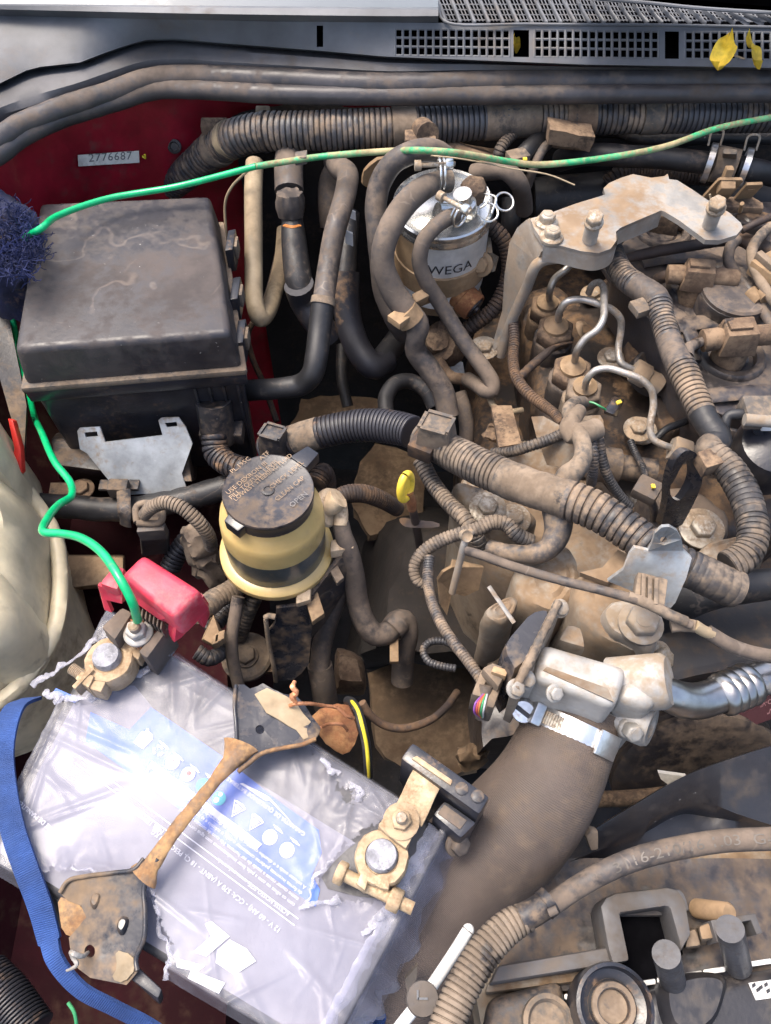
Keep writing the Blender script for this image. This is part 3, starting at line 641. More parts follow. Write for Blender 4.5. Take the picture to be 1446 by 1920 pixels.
obj('side_band', lathe([(fr0 * .955, -.052), (fr0 * .965, -.0518), (fr0 * .965, -.014), (fr0 * .955, -.0138)], fc, ax, 20, a0=math.pi * .92, sweep=.22), M['beige_plastic'], t)
bk = onc(-.55, -.064, fr0 * 1.08)
pk = obj('strap_lug', plate(rnd(L(4, (1270, 500, .0), (1335, 545, .0), (1340, 620, -.01), (1300, 668, -.02), (1250, 640, -.02), (1240, 590, -.01)), 1), .006, bev=.0015), M['beige_plastic'], t)
obj('lug_bolt', bolt(Q(1285, 600, -.003, 4), V(-.3, -.8, .5), .0085, .009), M['beige_plastic'], t)
obj('lug_tab', plate(L(4, (1320, 445, .01), (1335, 460, .008), (1345, 540, -.0), (1378, 560, -.01), (1358, 635, -.02), (1340, 640, -.02), (1350, 575, -.01), (1318, 540, 0)), .004), M['bolt'], t)
dp = Q(1160, 745, -.035, 4); da = V(.72, -.62, -.30).normalized()
obj('drain_plug', lathe([(.015, -.02), (.0155, .004), (.0145, .006), (.0145, .010), (.016, .011), (.016, .024), (.015, .026), (.013, .026), (.0125, .022), (0, .022)], dp, da, 30), M['rust'], t)
obj('plug_core', lathe([(.0128, .018), (.0128, .0245), (.011, .0275), (.004, .0275), (.0035, .030), (0, .030)], dp, da, 24), M['black_gloss'], t)
obj('base_block', rough(subdiv(box(fc + ax * (-H - .014) + V(.012, 0, 0), V(.034, 0, 0), V(0, .03, 0), V(0, 0, .016), .005), 1), .004, 60), M['beige_plastic'], t)
obj('top_nipple', lathe([(.012, -.003), (.012, .01), (.009, .012), (.009, .022)], Q(1200, 320, .062, 4), V(-.2, -.15, 1), 24), M['tin'], t)
obj('side_nipple', lathe([(.008, 0), (.008, .02)], Q(1150, 330, .07, 4), V(-.8, -.3, .3), 16), M['tin'], t)
bl = Q(1245, 205, .075, 4)
obj('bleed_cap', rough(subdiv(lathe([(.012, -.014), (.013, .0), (.011, .006), (.005, .008), (0, .008)], bl, V(0, -.3, 1), 18), 1), .0016, 200), M['brown'], t)
def wring(c, ax_, r, rw): 
    a = ax_.normalized(); uu = a.orthogonal().normalized(); ww = a.cross(uu); pts = [c + (uu * math.cos(q) + ww * math.sin(q)) * r for q in [2 * math.pi * k / 20 for k in range(21)]]
    return tube(pts, rw, 6, step=.002, cap=False)
obj('wire_clip', wring(bl + V(.001, -.004, -.004), V(0, -.5, 1), .0145, .0011) + wring(bl + V(.03, -.012, -.006), V(.2, -.6, 1), .009, .0011) + wring(bl + V(.014, -.02, -.012), V(.1, -.4, 1), .010, .0011) + tube([bl + V(.01, -.008, .0), bl + V(.02, -.02, .004), bl + V(.016, -.032, -.004)], .0011, 6), M['tin'], t)
# filter hoses
t = thing('filter_hose', 'dark rubber hose arching behind the top of the fuel filter', 'hose')
obj('hose', hose(4, [(1100, 40, .085), (1030, 5, .1), (930, 15, .105), (840, 60, .098), (765, 160, .08), (735, 300, .06), (745, 440, .04), (760, 600, .01), (775, 740, -.02), (830, 880, -.05), (880, 960, -.08)], 40, seg=18, wob=.04), M['rubber'], t)
t = thing('filter_hose', 'grey brown rubber hose curling from the filter lid down its front', 'hose')
obj('hose', hose(4, [(1105, 165, .082), (1060, 172, .085), (980, 205, .09), (870, 310, .085), (790, 460, .07), (772, 590, .05), (820, 730, .025), (895, 840, .005), (955, 925, -.01), (945, 985, -.02), (945, 1050, -.035), (1010, 1140, -.05), (1085, 1260, -.07), (1115, 1390, -.09)], [38, 40, 44, 46, 45, 44, 46, 48, 46, 36, 42, 42, 42, 42], seg=20, wob=.04), M['rubber'], t)
obj('hose_end', tube(L(4, (1075, 168, .084), (1118, 165, .082)), wr(L(4, (1100, 165, .08)), 42), 20), M['tape'], t)
t = thing('thin_filter_hose', 'thin grey rubber hose looping from the filter lid to the pump', 'hose')
obj('hose', hose(4, [(1150, 345, .075), (1120, 355, .077), (1050, 400, .075), (985, 480, .065), (965, 590, .045), (1000, 690, .025), (1070, 800, 0), (1180, 980, -.03), (1290, 1130, -.05), (1340, 1210, -.06), (1345, 1255, -.065), (1315, 1262, -.068), (1260, 1225, -.075), (1215, 1200, -.085)], [30] * 10 + [29, 28, 28, 28], seg=16, wob=.04), M['rubber'], t)
t = thing('hose_clip', 'dusty plastic clip joining the two front filter hoses', 'clip')
obj('collar', tube(L(4, (880, 838, .008), (925, 895, -.003)), wr(L(4, (900, 860, 0)), 53), 20), M['beige_plastic'], t)
obj('arm', hexa(LZ(4, -.008, (925, 785), (1010, 760), (1030, 800), (950, 830)), L(4, (920, 755, .02), (1050, 690, .02), (1070, 735, .015), (945, 800, .015)), .002), M['beige_plastic'], t)
obj('tooth', box(Q(855, 885, .008, 4), V(.006, -.006, 0), V(.005, .005, 0), V(0, 0, .004), .001), M['beige_plastic'], t)
def screw_clamp(n, c, z, axis_pts, rad, label, m='tape'):
    t = thing('hose_clamp', label, 'clamp', 'screw clamps on the filter hoses')
    A, B = L(n, *axis_pts); d = (B - A).normalized()
    C_ = Q(*c, z, n)
    obj('screw', lathe([(.0022, -.018), (.0022, .018)], C_, d, 10), M['bolt'], t)
    obj('nut', bevel(lathe([(.0055, .009), (.0055, .016)], C_, d, 6), .0006, 1), M['tin'], t)
    obj('screw_head', lathe([(.0048, -.02), (.0048, -.014), (.003, -.0135)], C_, d, 12), M['bolt'], t)
    obj('wire_loop', wring(C_ + d * .008 + V(0, .004, -.012), d, rad, .0011) + wring(C_ + d * .004 + V(0, .004, -.012), d, rad, .0011), M['tin'], t)
screw_clamp(4, (1050, 80), .108, ((960, 82, .108), (1130, 75, .108)), .0135, 'screw clamp on the thick hose at the top of the filter')
screw_clamp(4, (1150, 285), .092, ((1080, 250, .092), (1220, 325, .092)), .0105, 'bright screw clamp on the thin hose at the filter lid')
solo('filter_backplate', rough(subdiv(plate(L(4, (660, 170, .02), (670, 100, .035), (740, 40, .05), (820, 30, .05), (760, 110, .03), (700, 190, .01)), .004), 1), .001, 100), M['beige_plastic'], 'rusty tan mounting plate edge behind the filter hose', 'plate')
solo('filter_carrier', rough(subdiv(hexa(LZ(2, -.02, (200, 560), (420, 640), (430, 560), (230, 520)), LZ(2, .045, (215, 545), (410, 625), (420, 600), (250, 528)), 0), 2), .004, 70), M['brown'], 'caked brown bracket behind the filter lid', 'bracket')
solo('hinge_clip', gsum([lathe([(.012, -.01), (.012, .01)], Q(148, 495, .08, 2), V(.3, -1, .3), 18), box(Q(130, 525, .075, 2), V(.016, 0, 0), V(0, .01, 0), V(0, 0, .006), .002)]), M['brown'], 'caked brown clip where the conduit meets the filter hose', 'clip')
solo('elbow_hose', hose(2, [(330, 650, .04), (400, 640, .05), (450, 640, .055), (495, 680, .045), (515, 740, .02), (520, 790, .0)], 34, seg=16), M['rubber'], 'short grey elbow hose right of the filter lid', 'hose')
solo('hanging_hose', hose(2, [(470, 740, -.01), (470, 830, -.03), (450, 900, -.06)], 36, seg=14), M['rubber_dark'], 'black hose hanging below the grey elbow', 'hose')
solo('filter_side_loom', hose(4, [(1330, 400, .02), (1400, 470, .01), (1430, 580, -.01), (1420, 690, -.03), (1350, 830, -.05), (1250, 910, -.065), (1180, 965, -.08)], 30, pitch=7.5, depth=.13, seg=14), M['conduit_brown'], 'brown black corrugated loom arcing down right of the filter', 'wiring loom')
solo('ring_loom', hose(2, [(520, 470, .05), (470, 510, .05), (430, 560, .045), (415, 620, .03)], 22, pitch=6, depth=.16, seg=14), M['conduit_dusty'], 'short dusty ringed loom dropping from the conduit beside the filter', 'wiring loom')
t = thing('pump_clutter', 'cluster of dirty fittings below the filter', 'fittings')
for x, y, z, w in ((1050, 1000, -.09, 60), (1090, 1040, -.1, 70), (1030, 1030, -.11, 60), (1090, 940, -.09, 50)):
    obj('fitting', rough(subdiv(lathe([(.0, .008), (w * .00022, .006), (w * .00024, -.01), (w * .0002, -.03)], Q(x, y, z, 4), V(random.uniform(-.6, .6), -.5, 1), 10), 1), .001, 300), M['brown'], t)
obj('blue_plate', plate(L(4, (1100, 1080, -.12), (1190, 1110, -.12), (1200, 1170, -.13), (1110, 1190, -.13)), .004), M['galv'], t)
obj('lower_pipe', hose(4, [(1060, 1100, -.1), (1120, 1180, -.11), (1200, 1200, -.1)], 22), M['brown'], t)
solo('pump_hose', hose(4, [(1170, 1270, -.1), (1200, 1370, -.11), (1210, 1500, -.13), (1190, 1580, -.15)], 28, seg=14), M['rubber'], 'grey hose going down just left of the timing plate', 'hose')
solo('loop_pipe', hose(4, [(1330, 1275, -.08), (1345, 1330, -.08), (1400, 1370, -.08), (1500, 1360, -.085)], 12, seg=10), M['beige'], 'thin tan pipe hooking right under the thin filter hose', 'pipe')
t = thing('splash_guard', 'brown mud crusted splash guard plates deep under the hoses', 'splash guard')
for pts, zz in (([(545, 800), (560, 748), (640, 738), (720, 752), (740, 800), (650, 815)], -.38), ([(660, 900), (700, 830), (790, 850), (800, 900), (780, 1000), (690, 1000), (665, 960)], -.40), ([(690, 1260), (780, 1220), (890, 1230), (910, 1300), (890, 1440), (800, 1470), (700, 1400)], -.42)):
    obj('mud_plate', rough(subdiv(plate(LZ(0, zz, *pts), .012), 3), .008, 38), M['dirt'], t)
solo('gap_dark_flank', rough(subdiv(hexa(LZ(0, -.5, (640, 1260), (1000, 1260), (1000, 960), (700, 940)), LZ(0, -.26, (700, 1220), (990, 1240), (980, 1000), (760, 1010)), .02), 3), .012, 22), M['ground'], 'black engine flank added to darken the deep gap by the dipstick', 'engine side')  # dark mass added so the deep gap reads black
# ================================================================ ENGINE: castings under everything
t = thing('engine_block', 'brown dirt caked engine block and cylinder head under the hoses', 'engine')
def cast(name, n, zt, zb, pts, m='head', amp=.004, sc=45, rise=.006, k=2, parent=t, taper=.0):
    P = rnd(LZ(n, zt, *pts), k); g = pillow([V(p.x, p.y, zb) for p in P], zt - zb, [(1, -.0), (1.0, .5), (.99, .8), (.96, .92), (.91, .975), (.84, 1), (.7, 1.01), (.55, 1.0), (.4, 1.01), (.25, 1.0), (.1, 1)])
    return obj(name, rough(g, amp, sc), M[m], parent)
cast('lower_block', 0, -.16, -.4, [(870, 560), (1100, 400), (1600, 300), (1600, 1150), (1180, 1240), (930, 1180), (880, 900)], amp=.008, sc=25)
cast('cylinder_head', 0, -.075, -.2, [(985, 640), (1050, 560), (1180, 470), (1600, 360), (1600, 1000), (1240, 1010), (1130, 920), (1010, 800)], amp=.006, sc=30)
cast('timing_case', 0, -.085, -.3, [(860, 860), (960, 800), (1100, 840), (1240, 960), (1240, 1080), (1100, 1130), (930, 1090), (850, 960)], 'alu_dirty', amp=.004)
cast('pump_body', 5, -.085, -.25, [(180, 640), (420, 560), (560, 900), (620, 1180), (560, 1300), (330, 1280), (220, 1000)], 'head', amp=.005)
cast('front_plate', 8, -.045, -.12, [(180, 280), (300, 320), (540, 420), (520, 470), (430, 500), (300, 450), (200, 360)], 'alu_dirty', .002)
cast('water_outlet', 8, -.03, -.15, [(1130, 560), (1330, 500), (1446, 520), (1446, 600), (1230, 640)], 'alu_dirty', .003)
cast('side_cover', 8, -.055, -.2, [(900, 300), (1180, 320), (1300, 420), (1300, 540), (1130, 560), (960, 500)], 'cover', .003)
cast('boss', 5, -.045, -.12, [(700, 880), (850, 840), (900, 960), (860, 1010), (740, 1000)], 'head', .003)
cast('boss', 5, -.05, -.12, [(860, 1140), (1010, 1120), (1060, 1290), (960, 1380), (880, 1330)], 'head', .003)
for n, x, y, z, r in ((8, 325, 405, -.043, .0095), (8, 430, 450, -.045, .0085), (8, 1170, 488, -.05, .0115), (5, 20, 935, -.07, .009), (5, 800, 1345, -.06, .009), (5, 650, 985, -.055, .008), (8, 920, 95, -.04, .008), (5, 560, 670, -.07, .008)):
    obj('hex_bolt', bolt(Q(x, y, z, n), V(-.05, -.12, 1), r, r * .75, 1.75), M['bolt'], t)
for k in range(9):      # cast webs and lumps that break the big casting up
    x, y = random.uniform(930, 1420), random.uniform(620, 1060); c = Q(x, y, -.085 + random.uniform(-.02, .005)); a = random.uniform(0, 6.3)
    obj('cast_lump', rough(subdiv(box(c, V(math.cos(a), math.sin(a), 0) * random.uniform(.01, .028), V(-math.sin(a), math.cos(a), 0) * random.uniform(.006, .014), V(0, 0, random.uniform(.006, .014)), .005), 2), .006, 70), M[random.choice(('head', 'brown', 'cover', 'alu_dirty'))], t)
# valve cover
t = thing('valve_cover', 'dusty black plastic valve cover with injector wells', 'engine cover')
WELL = [(5, 905, 350, .0, .8), (5, 1065, 640, .0, .72), (5, 1245, 975, .0, .84)]
vc = LZ(0, .0, (1140, 488), (1200, 420), (1300, 380), (1446, 378), (1620, 380), (1620, 850), (1446, 800), (1330, 775), (1280, 700), (1235, 620), (1185, 560))
holes = []
for n, x, y, z, k in WELL:
    c = Q(x, y, .0, n); holes.append([c + V(math.cos(a), math.sin(a), 0) * .026 * k for a in [2 * math.pi * q / 24 for q in range(24)]])
obj('shell', plate(rnd(vc, 2), .06, holes, bev=0), M['cover'], t)
for (n, x, y, z, k) in WELL:
    c = Q(x, y, .0, n); r = .026 * k
    w = obj('injector_well', lathe([(r * .98, -.03), (r * 1.0, .001), (r * 1.06, .004), (r * 1.36, .005), (r * 1.46, .003), (r * 1.52, -.002)], c, V(0, 0, 1), 40), M['cover'], t)
    obj('well_floor', lathe([(0, -.02), (r * .5, -.019), (r * .55, -.012), (r * .9, -.012), (r * .99, -.016)], c, V(0, 0, 1), 30), M['brown'], w)
    obj('well_ring', lathe([(r * .62, -.012), (r * .66, -.002), (r * .78, -.001), (r * .82, -.012)], c, V(0, 0, 1), 30), M['black_gloss'], w)
def ridge(n, pts, w, m='cover', z=0, flat=.28): obj('moulded_rib', hose(n, pts, w * 1.5, seg=12, flat=flat, flatdir=V(0, 0, 1)), M[m], t)
ridge(5, [(800, 500, .004), (930, 480, .006), (1080, 480, .006), (1200, 520, .004), (1260, 620, .0)], 26)
ridge(5, [(980, 820, .004), (1130, 800, .006), (1300, 790, .006), (1400, 830, .004), (1446, 900, .0)], 24)
ridge(5, [(1130, 1170, .004), (1290, 1155, .006), (1446, 1150, .004), (1560, 1150, .0)], 24)
ridge(5, [(880, 700, .002), (1000, 780, .004), (1060, 900, .004), (1080, 1000, .002)], 18)
cc = Q(1235, 735, .0, 5)
obj('round_boss', lathe([(.036, -.01), (.036, .016), (.034, .020), (.030, .0215), (0, .022)], cc, V(0, -.05, 1), 36), M['cover'], t)
obj('boss_disc', lathe([(.0335, .018), (.0335, .024), (.031, .026), (0, .0262)], cc, V(0, -.05, 1), 36), M['rubber'], t)
obj('edge_flange', tube(LZ(0, -.02, (1140, 500), (1185, 575), (1235, 640), (1285, 720), (1330, 795), (1446, 822), (1600, 860)), .008, 10, wob=.1), M['cover'], t)
# injectors
def injector(n, x, y, z, s, ang, label, boot=None):
    t = thing('fuel_injector', label, 'fuel injector', 'injectors in the valve cover wells'); c = Q(x, y, z, n); ex = V(math.cos(ang), math.sin(ang), 0); ey = V(-math.sin(ang), math.cos(ang), 0)
    obj('stem', lathe([(.014 * s, -.045), (.014 * s, -.012), (.0125 * s, -.006), (.0125 * s, 0)], c, V(0, 0, 1), 24), M['brown'], t)
    obj('connector', hexa([c + ex * a + ey * b - V(0, 0, .004) for a, b in ((-.017 * s, -.012 * s), (.013 * s, -.014 * s), (.013 * s, .012 * s), (-.017 * s, .012 * s))], [c + ex * a + ey * b + V(0, 0, .018 * s) for a, b in ((-.015 * s, -.010 * s), (.010 * s, -.010 * s), (.012 * s, .010 * s), (-.013 * s, .010 * s))], .0018), M['brown'], t)
    obj('latch', box(c + V(0, 0, .019 * s) - ex * .004, ex * .009 * s, ey * .005 * s, V(0, 0, .002), .0008), M['brown'], t)
    obj('nozzle', lathe([(.0085 * s, 0), (.0085 * s, .022 * s), (.0075 * s, .025 * s), (0, .025 * s)], c + V(0, 0, .006 * s) + ex * .010, ex, 20), M['brown'], t)
    obj('socket', lathe([(.008 * s, 0), (.009 * s, .004), (.009 * s, .016 * s), (.006 * s, .017 * s)], c + V(0, 0, .006 * s) - ex * .013 * s, -ex - V(0, 0, .1), 16), M['brown'], t)
    if boot: obj('boot', hose(boot[0], boot[1], boot[2], seg=14, wob=.1), M['conduit_brown'], t)
injector(5, 1080, 600, .022, 1.05, -.12, 'brown injector connector in the middle well of the valve cover', (5, [(860, 620, .0), (890, 590, .012), (950, 572, .022), (1010, 575, .024)], 22))
injector(5, 1270, 905, .022, 1.15, .1, 'brown injector connector in the lowest well, beside the grey disc', (5, [(1040, 950, .0), (1070, 915, .01), (1120, 895, .018), (1180, 905, .022)], 24))
injector(5, 920, 325, .0, 1.0, -.2, 'brown injector connector half hidden under the lifting bracket')
# lifting bracket
t = thing('lifting_bracket', 'large dusty bare steel bracket bolted across the engine', 'bracket')
top_ = [(250, 290), (330, 270), (480, 215), (622, 172), (614, 140), (640, 115), (700, 88), (760, 70), (850, 88), (915, 80), (932, 68), (940, 95), (980, 100), (1060, 150), (1140, 205), (1240, 262), (1296, 312), (1305, 335), (1275, 372), (1190, 398), (1120, 396), (1060, 352), (990, 300), (920, 258), (900, 250), (800, 292), (700, 335), (676, 355), (678, 400), (650, 440), (590, 462), (500, 452), (400, 425), (325, 420), (270, 340)]
hl = []
obj('arm_plate', plate(LZ(5, .075, *top_), .005), M['steel'], t)
lp = [(320, 432), (400, 440), (500, 465), (585, 476), (655, 452), (684, 405), (684, 358), (705, 345), (800, 305), (905, 258)]
obj('edge_flange', hexa([V(0,0,0)]*4, [V(0,0,0)]*4) if False else loft([LZ(5, .0745, *lp), [p + V(0, -.001, -.016) for p in LZ(5, .0745, *lp)], [p + V(0, .002, -.016) for p in LZ(5, .0745, *lp)], [p + V(0, .003, 0) for p in LZ(5, .0745, *lp)]], 60), M['steel'], t)
lg = [(248, 288, .0745), (205, 325, .06), (165, 400, .045), (140, 560, .01), (128, 740, -.03), (66, 955, -.07), (85, 974, -.075), (103, 972, -.075), (132, 865, -.05), (170, 775, -.025), (230, 640, .01), (297, 508, .045), (435, 500, .05), (437, 458, .058), (325, 445, .066)]
obj('leg', plate(L(5, *lg), .004, ext=V(-.003, .002, -.004)), M['steel'], t)
obj('leg_flange', tube(L(5, (437, 480, .052), (297, 508, .047), (230, 640, .012), (165, 780, -.024), (132, 868, -.049), (100, 972, -.075)), .0055, 12, wob=.05), M['steel'], t)
for x, y in ((330, 302), (355, 376)): obj('hex_bolt', bolt(Q(x, y + 10, .076, 5), V(0, 0, 1), .0078, .009, 1.4), M['bolt'], t)
for (x, y, bx, by, l) in ((572, 280, 543, 400, .036), (1182, 210, 1138, 328, .036)):
    b = Q(bx, by, .075, 5); a = Q(x, y, .075 + l, 5) - b; l = a.length; a = a.normalized()
    o = obj('stud', lathe([(.0068, 0), (.0068, l * .78), (.0062, l * .80)], b, a, 24), M['alu'], t)
    obj('stud_head', bolt(b + a * l * .78, a, .0078, .009, 1.12, False), M['bolt'], o)
obj('twig', tube(L(5, (1142, 170, .09), (1146, 195, .085), (1155, 215, .08)), .001, 6), M['beige'], t)
# small bracket and tee at the upper right
t = thing('hose_tee', 'dusty plastic tee joint with two bright spring clamps on black hoses', 'hose joint')
obj('tee_body', tube(L(15, (850, 360, .03), (960, 372, .03), (1090, 400, .03)), .0185, 20, wob=.03), M['tape'], t)
obj('tee_tower', hexa(LZ(15, .03, (945, 330), (1095, 345), (1100, 300), (955, 290)), LZ(15, .07, (950, 262), (1100, 270), (1105, 215), (960, 205)), .003), M['tape'], t)
for (a, b, lb) in (((765, 345, .032), (845, 362, .032), 0), ((1125, 395, .03), (1205, 412, .03), 1)):
    P = L(15, a, b); m = obj('spring_clamp', tube([P[0].lerp(P[1], .25), P[1]], .0205, 24, cap=False), M['clampsteel'], t)
    e = P[0].lerp(P[1], .6) + V(0, .004, .018); obj('clamp_ear', tube([e + V(-.006, 0, 0), e + V(-.005, .004, .014), e + V(.006, .004, .014), e + V(.007, 0, 0)], .0012, 6), M['bolt'], m)
solo('heater_return_hose', hose(15, [(-700, 330, .0), (-500, 280, .02), (-250, 270, .03), (0, 290, .032), (300, 300, .032), (600, 335, .032), (850, 360, .03)], [40] * 7, seg=18), M['rubber_dark'], 'black speckled hose leading to the left of the plastic tee', 'hose')
solo('heater_return_hose', hose(15, [(1090, 395, .03), (1250, 425, .028), (1400, 460, .02), (1600, 520, .01)], 42, seg=18), M['rubber_dark'], 'black hose leaving the right side of the plastic tee', 'hose')
solo('firewall_hose', hose(2, [(600, 505, .02), (740, 500, .02), (860, 492, .02), (960, 520, .02), (1060, 525, .02), (1250, 515, .02), (1600, 520, .02)], 24, seg=14), M['rubber_dark'], 'slim black hose directly under the firewall conduit', 'hose')
solo('grey_pipe', hose(2, [(760, 470, .025), (900, 480, .022), (1100, 488, .02), (1600, 500, .02)], 22, seg=12), M['rubber'], 'grey line between conduit and slim black hose', 'pipe')
t = thing('dark_elbow', 'black elbow hose with a clip right of the ringed loom', 'hose'); obj('hose', hose(2, [(620, 500, .04), (560, 540, .045), (510, 590, .04), (480, 650, .02)], 34, seg=16), M['rubber_dark'], t)
obj('clip', box(Q(495, 590, .055, 2), V(.010, .004, 0), V(-.003, .008, 0), V(0, 0, .005), .001), M['tape'], t); obj('yellow_dot', box(Q(523, 597, .063, 2), V(.002, 0, 0), V(0, .002, 0), V(0, 0, .001)), M['yellow'], t)
solo('slim_dark_pipe', hose(2, [(640, 520, .045), (590, 560, .045), (560, 620, .035), (530, 700, .01)], 18, seg=12), M['rubber'], 'slim grey pipe curving beside the black elbow', 'pipe')
solo('rusty_loom', hose(2, [(830, 690, -.02), (870, 655, -.01), (960, 645, -.01), (1080, 655, -.01), (1200, 665, -.01), (1300, 680, -.01)], 30, pitch=6.5, depth=.14, seg=14), M['conduit_brown'], 'rust brown corrugated loom behind the steel lifting bracket', 'wiring loom')
t = thing('small_bracket', 'dusty steel bracket with two upright tabs under the hose tee', 'bracket')
obj('tab', plate(L(15, (745, 690, .03), (905, 510, .06), (930, 500, .062), (1145, 503, .062), (1158, 518, .06), (1010, 690, .03)), .003), M['beige_plastic'], t)
obj('tab', plate(L(15, (1070, 700, .03), (1195, 555, .055), (1355, 548, .056), (1360, 562, .054), (1240, 690, .03)), .003, [L(15, (1195, 600, .047), (1270, 595, .047), (1280, 603, .045), (1210, 608, .045))]), M['beige_plastic'], t)
obj('clip', box(Q(985, 600, .052, 15), V(.0075, 0, 0), V(0, .004, .003), V(0, -.003, .006), .0015), M['beige_plastic'], t)
obj('clip', box(Q(1000, 475, .062, 15), V(.004, 0, 0), V(0, .004, .0), V(0, 0, .008), .0015), M['beige_plastic'], t)
obj('shelf', plate(LZ(15, .028, (730, 700), (1250, 690), (1370, 760), (1375, 820), (980, 800), (850, 800)), .008, bev=.002), M['brown'], t)
obj('pin', hose(15, [(1150, 770, .045), (1130, 850, .03)], 8, seg=10), M['beige_plastic'], t)
cast('rear_bracket_block', 15, .02, -.06, [(1040, 850), (1250, 830), (1500, 840), (1500, 1000), (1200, 1000), (1100, 960)], 'head', .002, 60, parent=t)
solo('thick_hose', hose(2, [(560, 760, -.06), (800, 740, -.05), (1000, 720, -.05), (1200, 740, -.05), (1446, 760, -.05)], 90, seg=18), M['rubber_dark'], 'very thick dark hose behind the lifting bracket', 'hose')
solo('fuel_rail_sleeve', hose(5, [(690, 500, .02), (780, 475, .02), (900, 450, .024), (1050, 425, .026), (1200, 400, .028), (1300, 395, .03), (1380, 430, .03), (1500, 480, .03)], [16, 20, 21, 21, 22, 26, 32, 34], seg=14, wob=.06), M['conduit_brown'], 'brown taped sleeve lying across the valve cover', 'wiring loom')
solo('return_pipe', hose(5, [(1275, 395, .035), (1240, 440, .035), (1235, 500, .03), (1270, 570, .025), (1340, 650, .022), (1400, 740, .02), (1500, 900, .02)], 21, seg=14, wob=.05), M['rubber'], 'grey hose curving down the right of the valve cover', 'hose')
solo('return_pipe', hose(5, [(1446, 330, .05), (1390, 380, .05), (1350, 450, .045), (1360, 530, .04), (1410, 630, .035), (1500, 760, .03)], 20, seg=14, wob=.06), M['tape'], 'sandy hose at the far right edge beside the valve cover', 'hose')
solo('crossing_wire', hose(5, [(1300, 350, .045), (1380, 310, .05), (1500, 260, .05)], 14, seg=12, wob=.1), M['conduit_brown'], 'short brown cable heading off the right edge', 'cable')
t = thing('plastic_union', 'tan plastic hose union at the right edge', 'hose joint'); obj('collar', tube(L(5, (1340, 655, .025), (1390, 705, .024)), wr(L(5, (1360, 680, .024)), 28), 16), M['beige_plastic'], t); obj('collar', tube(L(5, (1400, 655, .03), (1425, 690, .03)), wr(L(5, (1410, 670, .03)), 24), 16), M['beige_plastic'], t)
t = thing('edge_connector', 'cracked tan plastic connector at the upper right edge', 'connector'); obj('body', box(Q(1440, 545, .04, 5), V(.012, .008, 0), V(-.008, .012, 0), V(0, 0, .008), .002), M['beige_plastic'], t); obj('latch', box(Q(1425, 510, .05, 5), V(.003, .002, 0), V(-.006, .012, 0), V(0, 0, .004), .001), M['tape'], t)
# ================================================================ INJECTION LINES
PV = [(5, 330, 735, -.045, 1.0, 'brown'), (5, 372, 850, -.04, 1.1, 'black'), (5, 455, 1050, -.03, 1.1, 'rubber'), (5, 515, 1150, -.028, 1.0, 'tape')]
PN = ['rearmost brown pump valve beneath the bracket leg', 'second pump valve, dark and caked, feeding the S-bent line', 'third pump valve with a grey hexagonal body', 'front pump valve nearest the timing plate']
for (n, x, y, z, s, m), lb in zip(PV, PN):
    t = thing('pump_valve', lb, 'pump valve', 'delivery valves of the injection pump'); c = Q(x, y, z, n); a = V(-.05, -.1, 1).normalized()
    obj('body', rough(subdiv(lathe([(.0195 * s, -.05), (.0195 * s, -.012), (.018 * s, -.010)], c, a, 12), 1), .0008, 200), M[m], t)
    obj('nut', bevel(lathe([(.0185 * s, -.010), (.0185 * s, .004), (.015 * s, .006)], c, a, 6, a0=.3), .0012, 1), M['brown' if m != 'tape' else 'tape'], t)
    obj('flange', lathe([(.0115 * s, .004), (.0115 * s, .010), (.008 * s, .012), (.0045, .015)], c, a, 20), M['beige_plastic'], t)
IL = [([(343, 690, -.03), (350, 640, -.01), (372, 590, .0), (425, 545, .01), (462, 500, .012), (480, 455, .01)], 'short steel injection line rising under the lifting bracket'),
      ([(388, 800, -.028), (398, 750, .0), (430, 705, .012), (500, 692, .015), (590, 715, .015), (660, 745, .01), (698, 790, .002), (700, 850, -.01), (688, 930, -.02), (700, 1005, -.025), (770, 1045, -.03)], 'S-bent steel injection line from the second pump valve'),
      ([(470, 1000, -.015), (485, 940, .005), (520, 890, .015), (585, 840, .025), (612, 790, .03), (617, 700, .03), (612, 630, .025), (590, 608, .02), (558, 622, .012), (540, 660, .0)], 'hairpin steel injection line standing over the S-bent one'),
      ([(522, 1130, -.012), (535, 1085, .005), (575, 1045, .015), (640, 1035, .018), (720, 1058, .018), (800, 1090, .016), (850, 1140, .01), (862, 1210, .0), (845, 1330, -.012), (860, 1385, -.018), (905, 1412, -.02), (960, 1432, -.022)], 'front steel injection line ending in a large nut')]
for pts, lb in IL:
    t = thing('injection_line', lb, 'fuel line', 'steel injection lines'); obj('tube', hose(5, pts, 13.5, seg=14), M['pipe'], t)
    e = L(5, *pts[-2:]); d = (e[1] - e[0]).normalized()
    if lb.startswith('front') or lb.startswith('S-'): obj('nut', bevel(lathe([(.0125, 0), (.0125, .017)], e[1] - d * .002, d, 6), .0012, 1), M['steel'], t); obj('sleeve', lathe([(.009, .014), (.0105, .03)], e[1], d, 18), M['steel'], t)
solo('pump_loom', hose(5, [(165, 790, -.03), (170, 900, -.035), (165, 1000, -.035), (185, 1085, -.03), (240, 1160, -.025), (310, 1215, -.02), (370, 1260, -.01), (410, 1315, 0)], [20, 21, 21, 22, 22, 22, 20, 20], pitch=6.5, depth=.12, seg=14), M['conduit_brown'], 'brown corrugated loom running down past the pump valves', 'wiring loom')
solo('pump_branch', hose(5, [(190, 1085, -.03), (260, 1020, -.03), (330, 960, -.03), (380, 925, -.035), (460, 905, -.04)], [16, 17, 16, 8, 5], seg=12, wob=.06), M['conduit_brown'], 'taped brown branch between the pump loom and the third valve', 'wiring loom')
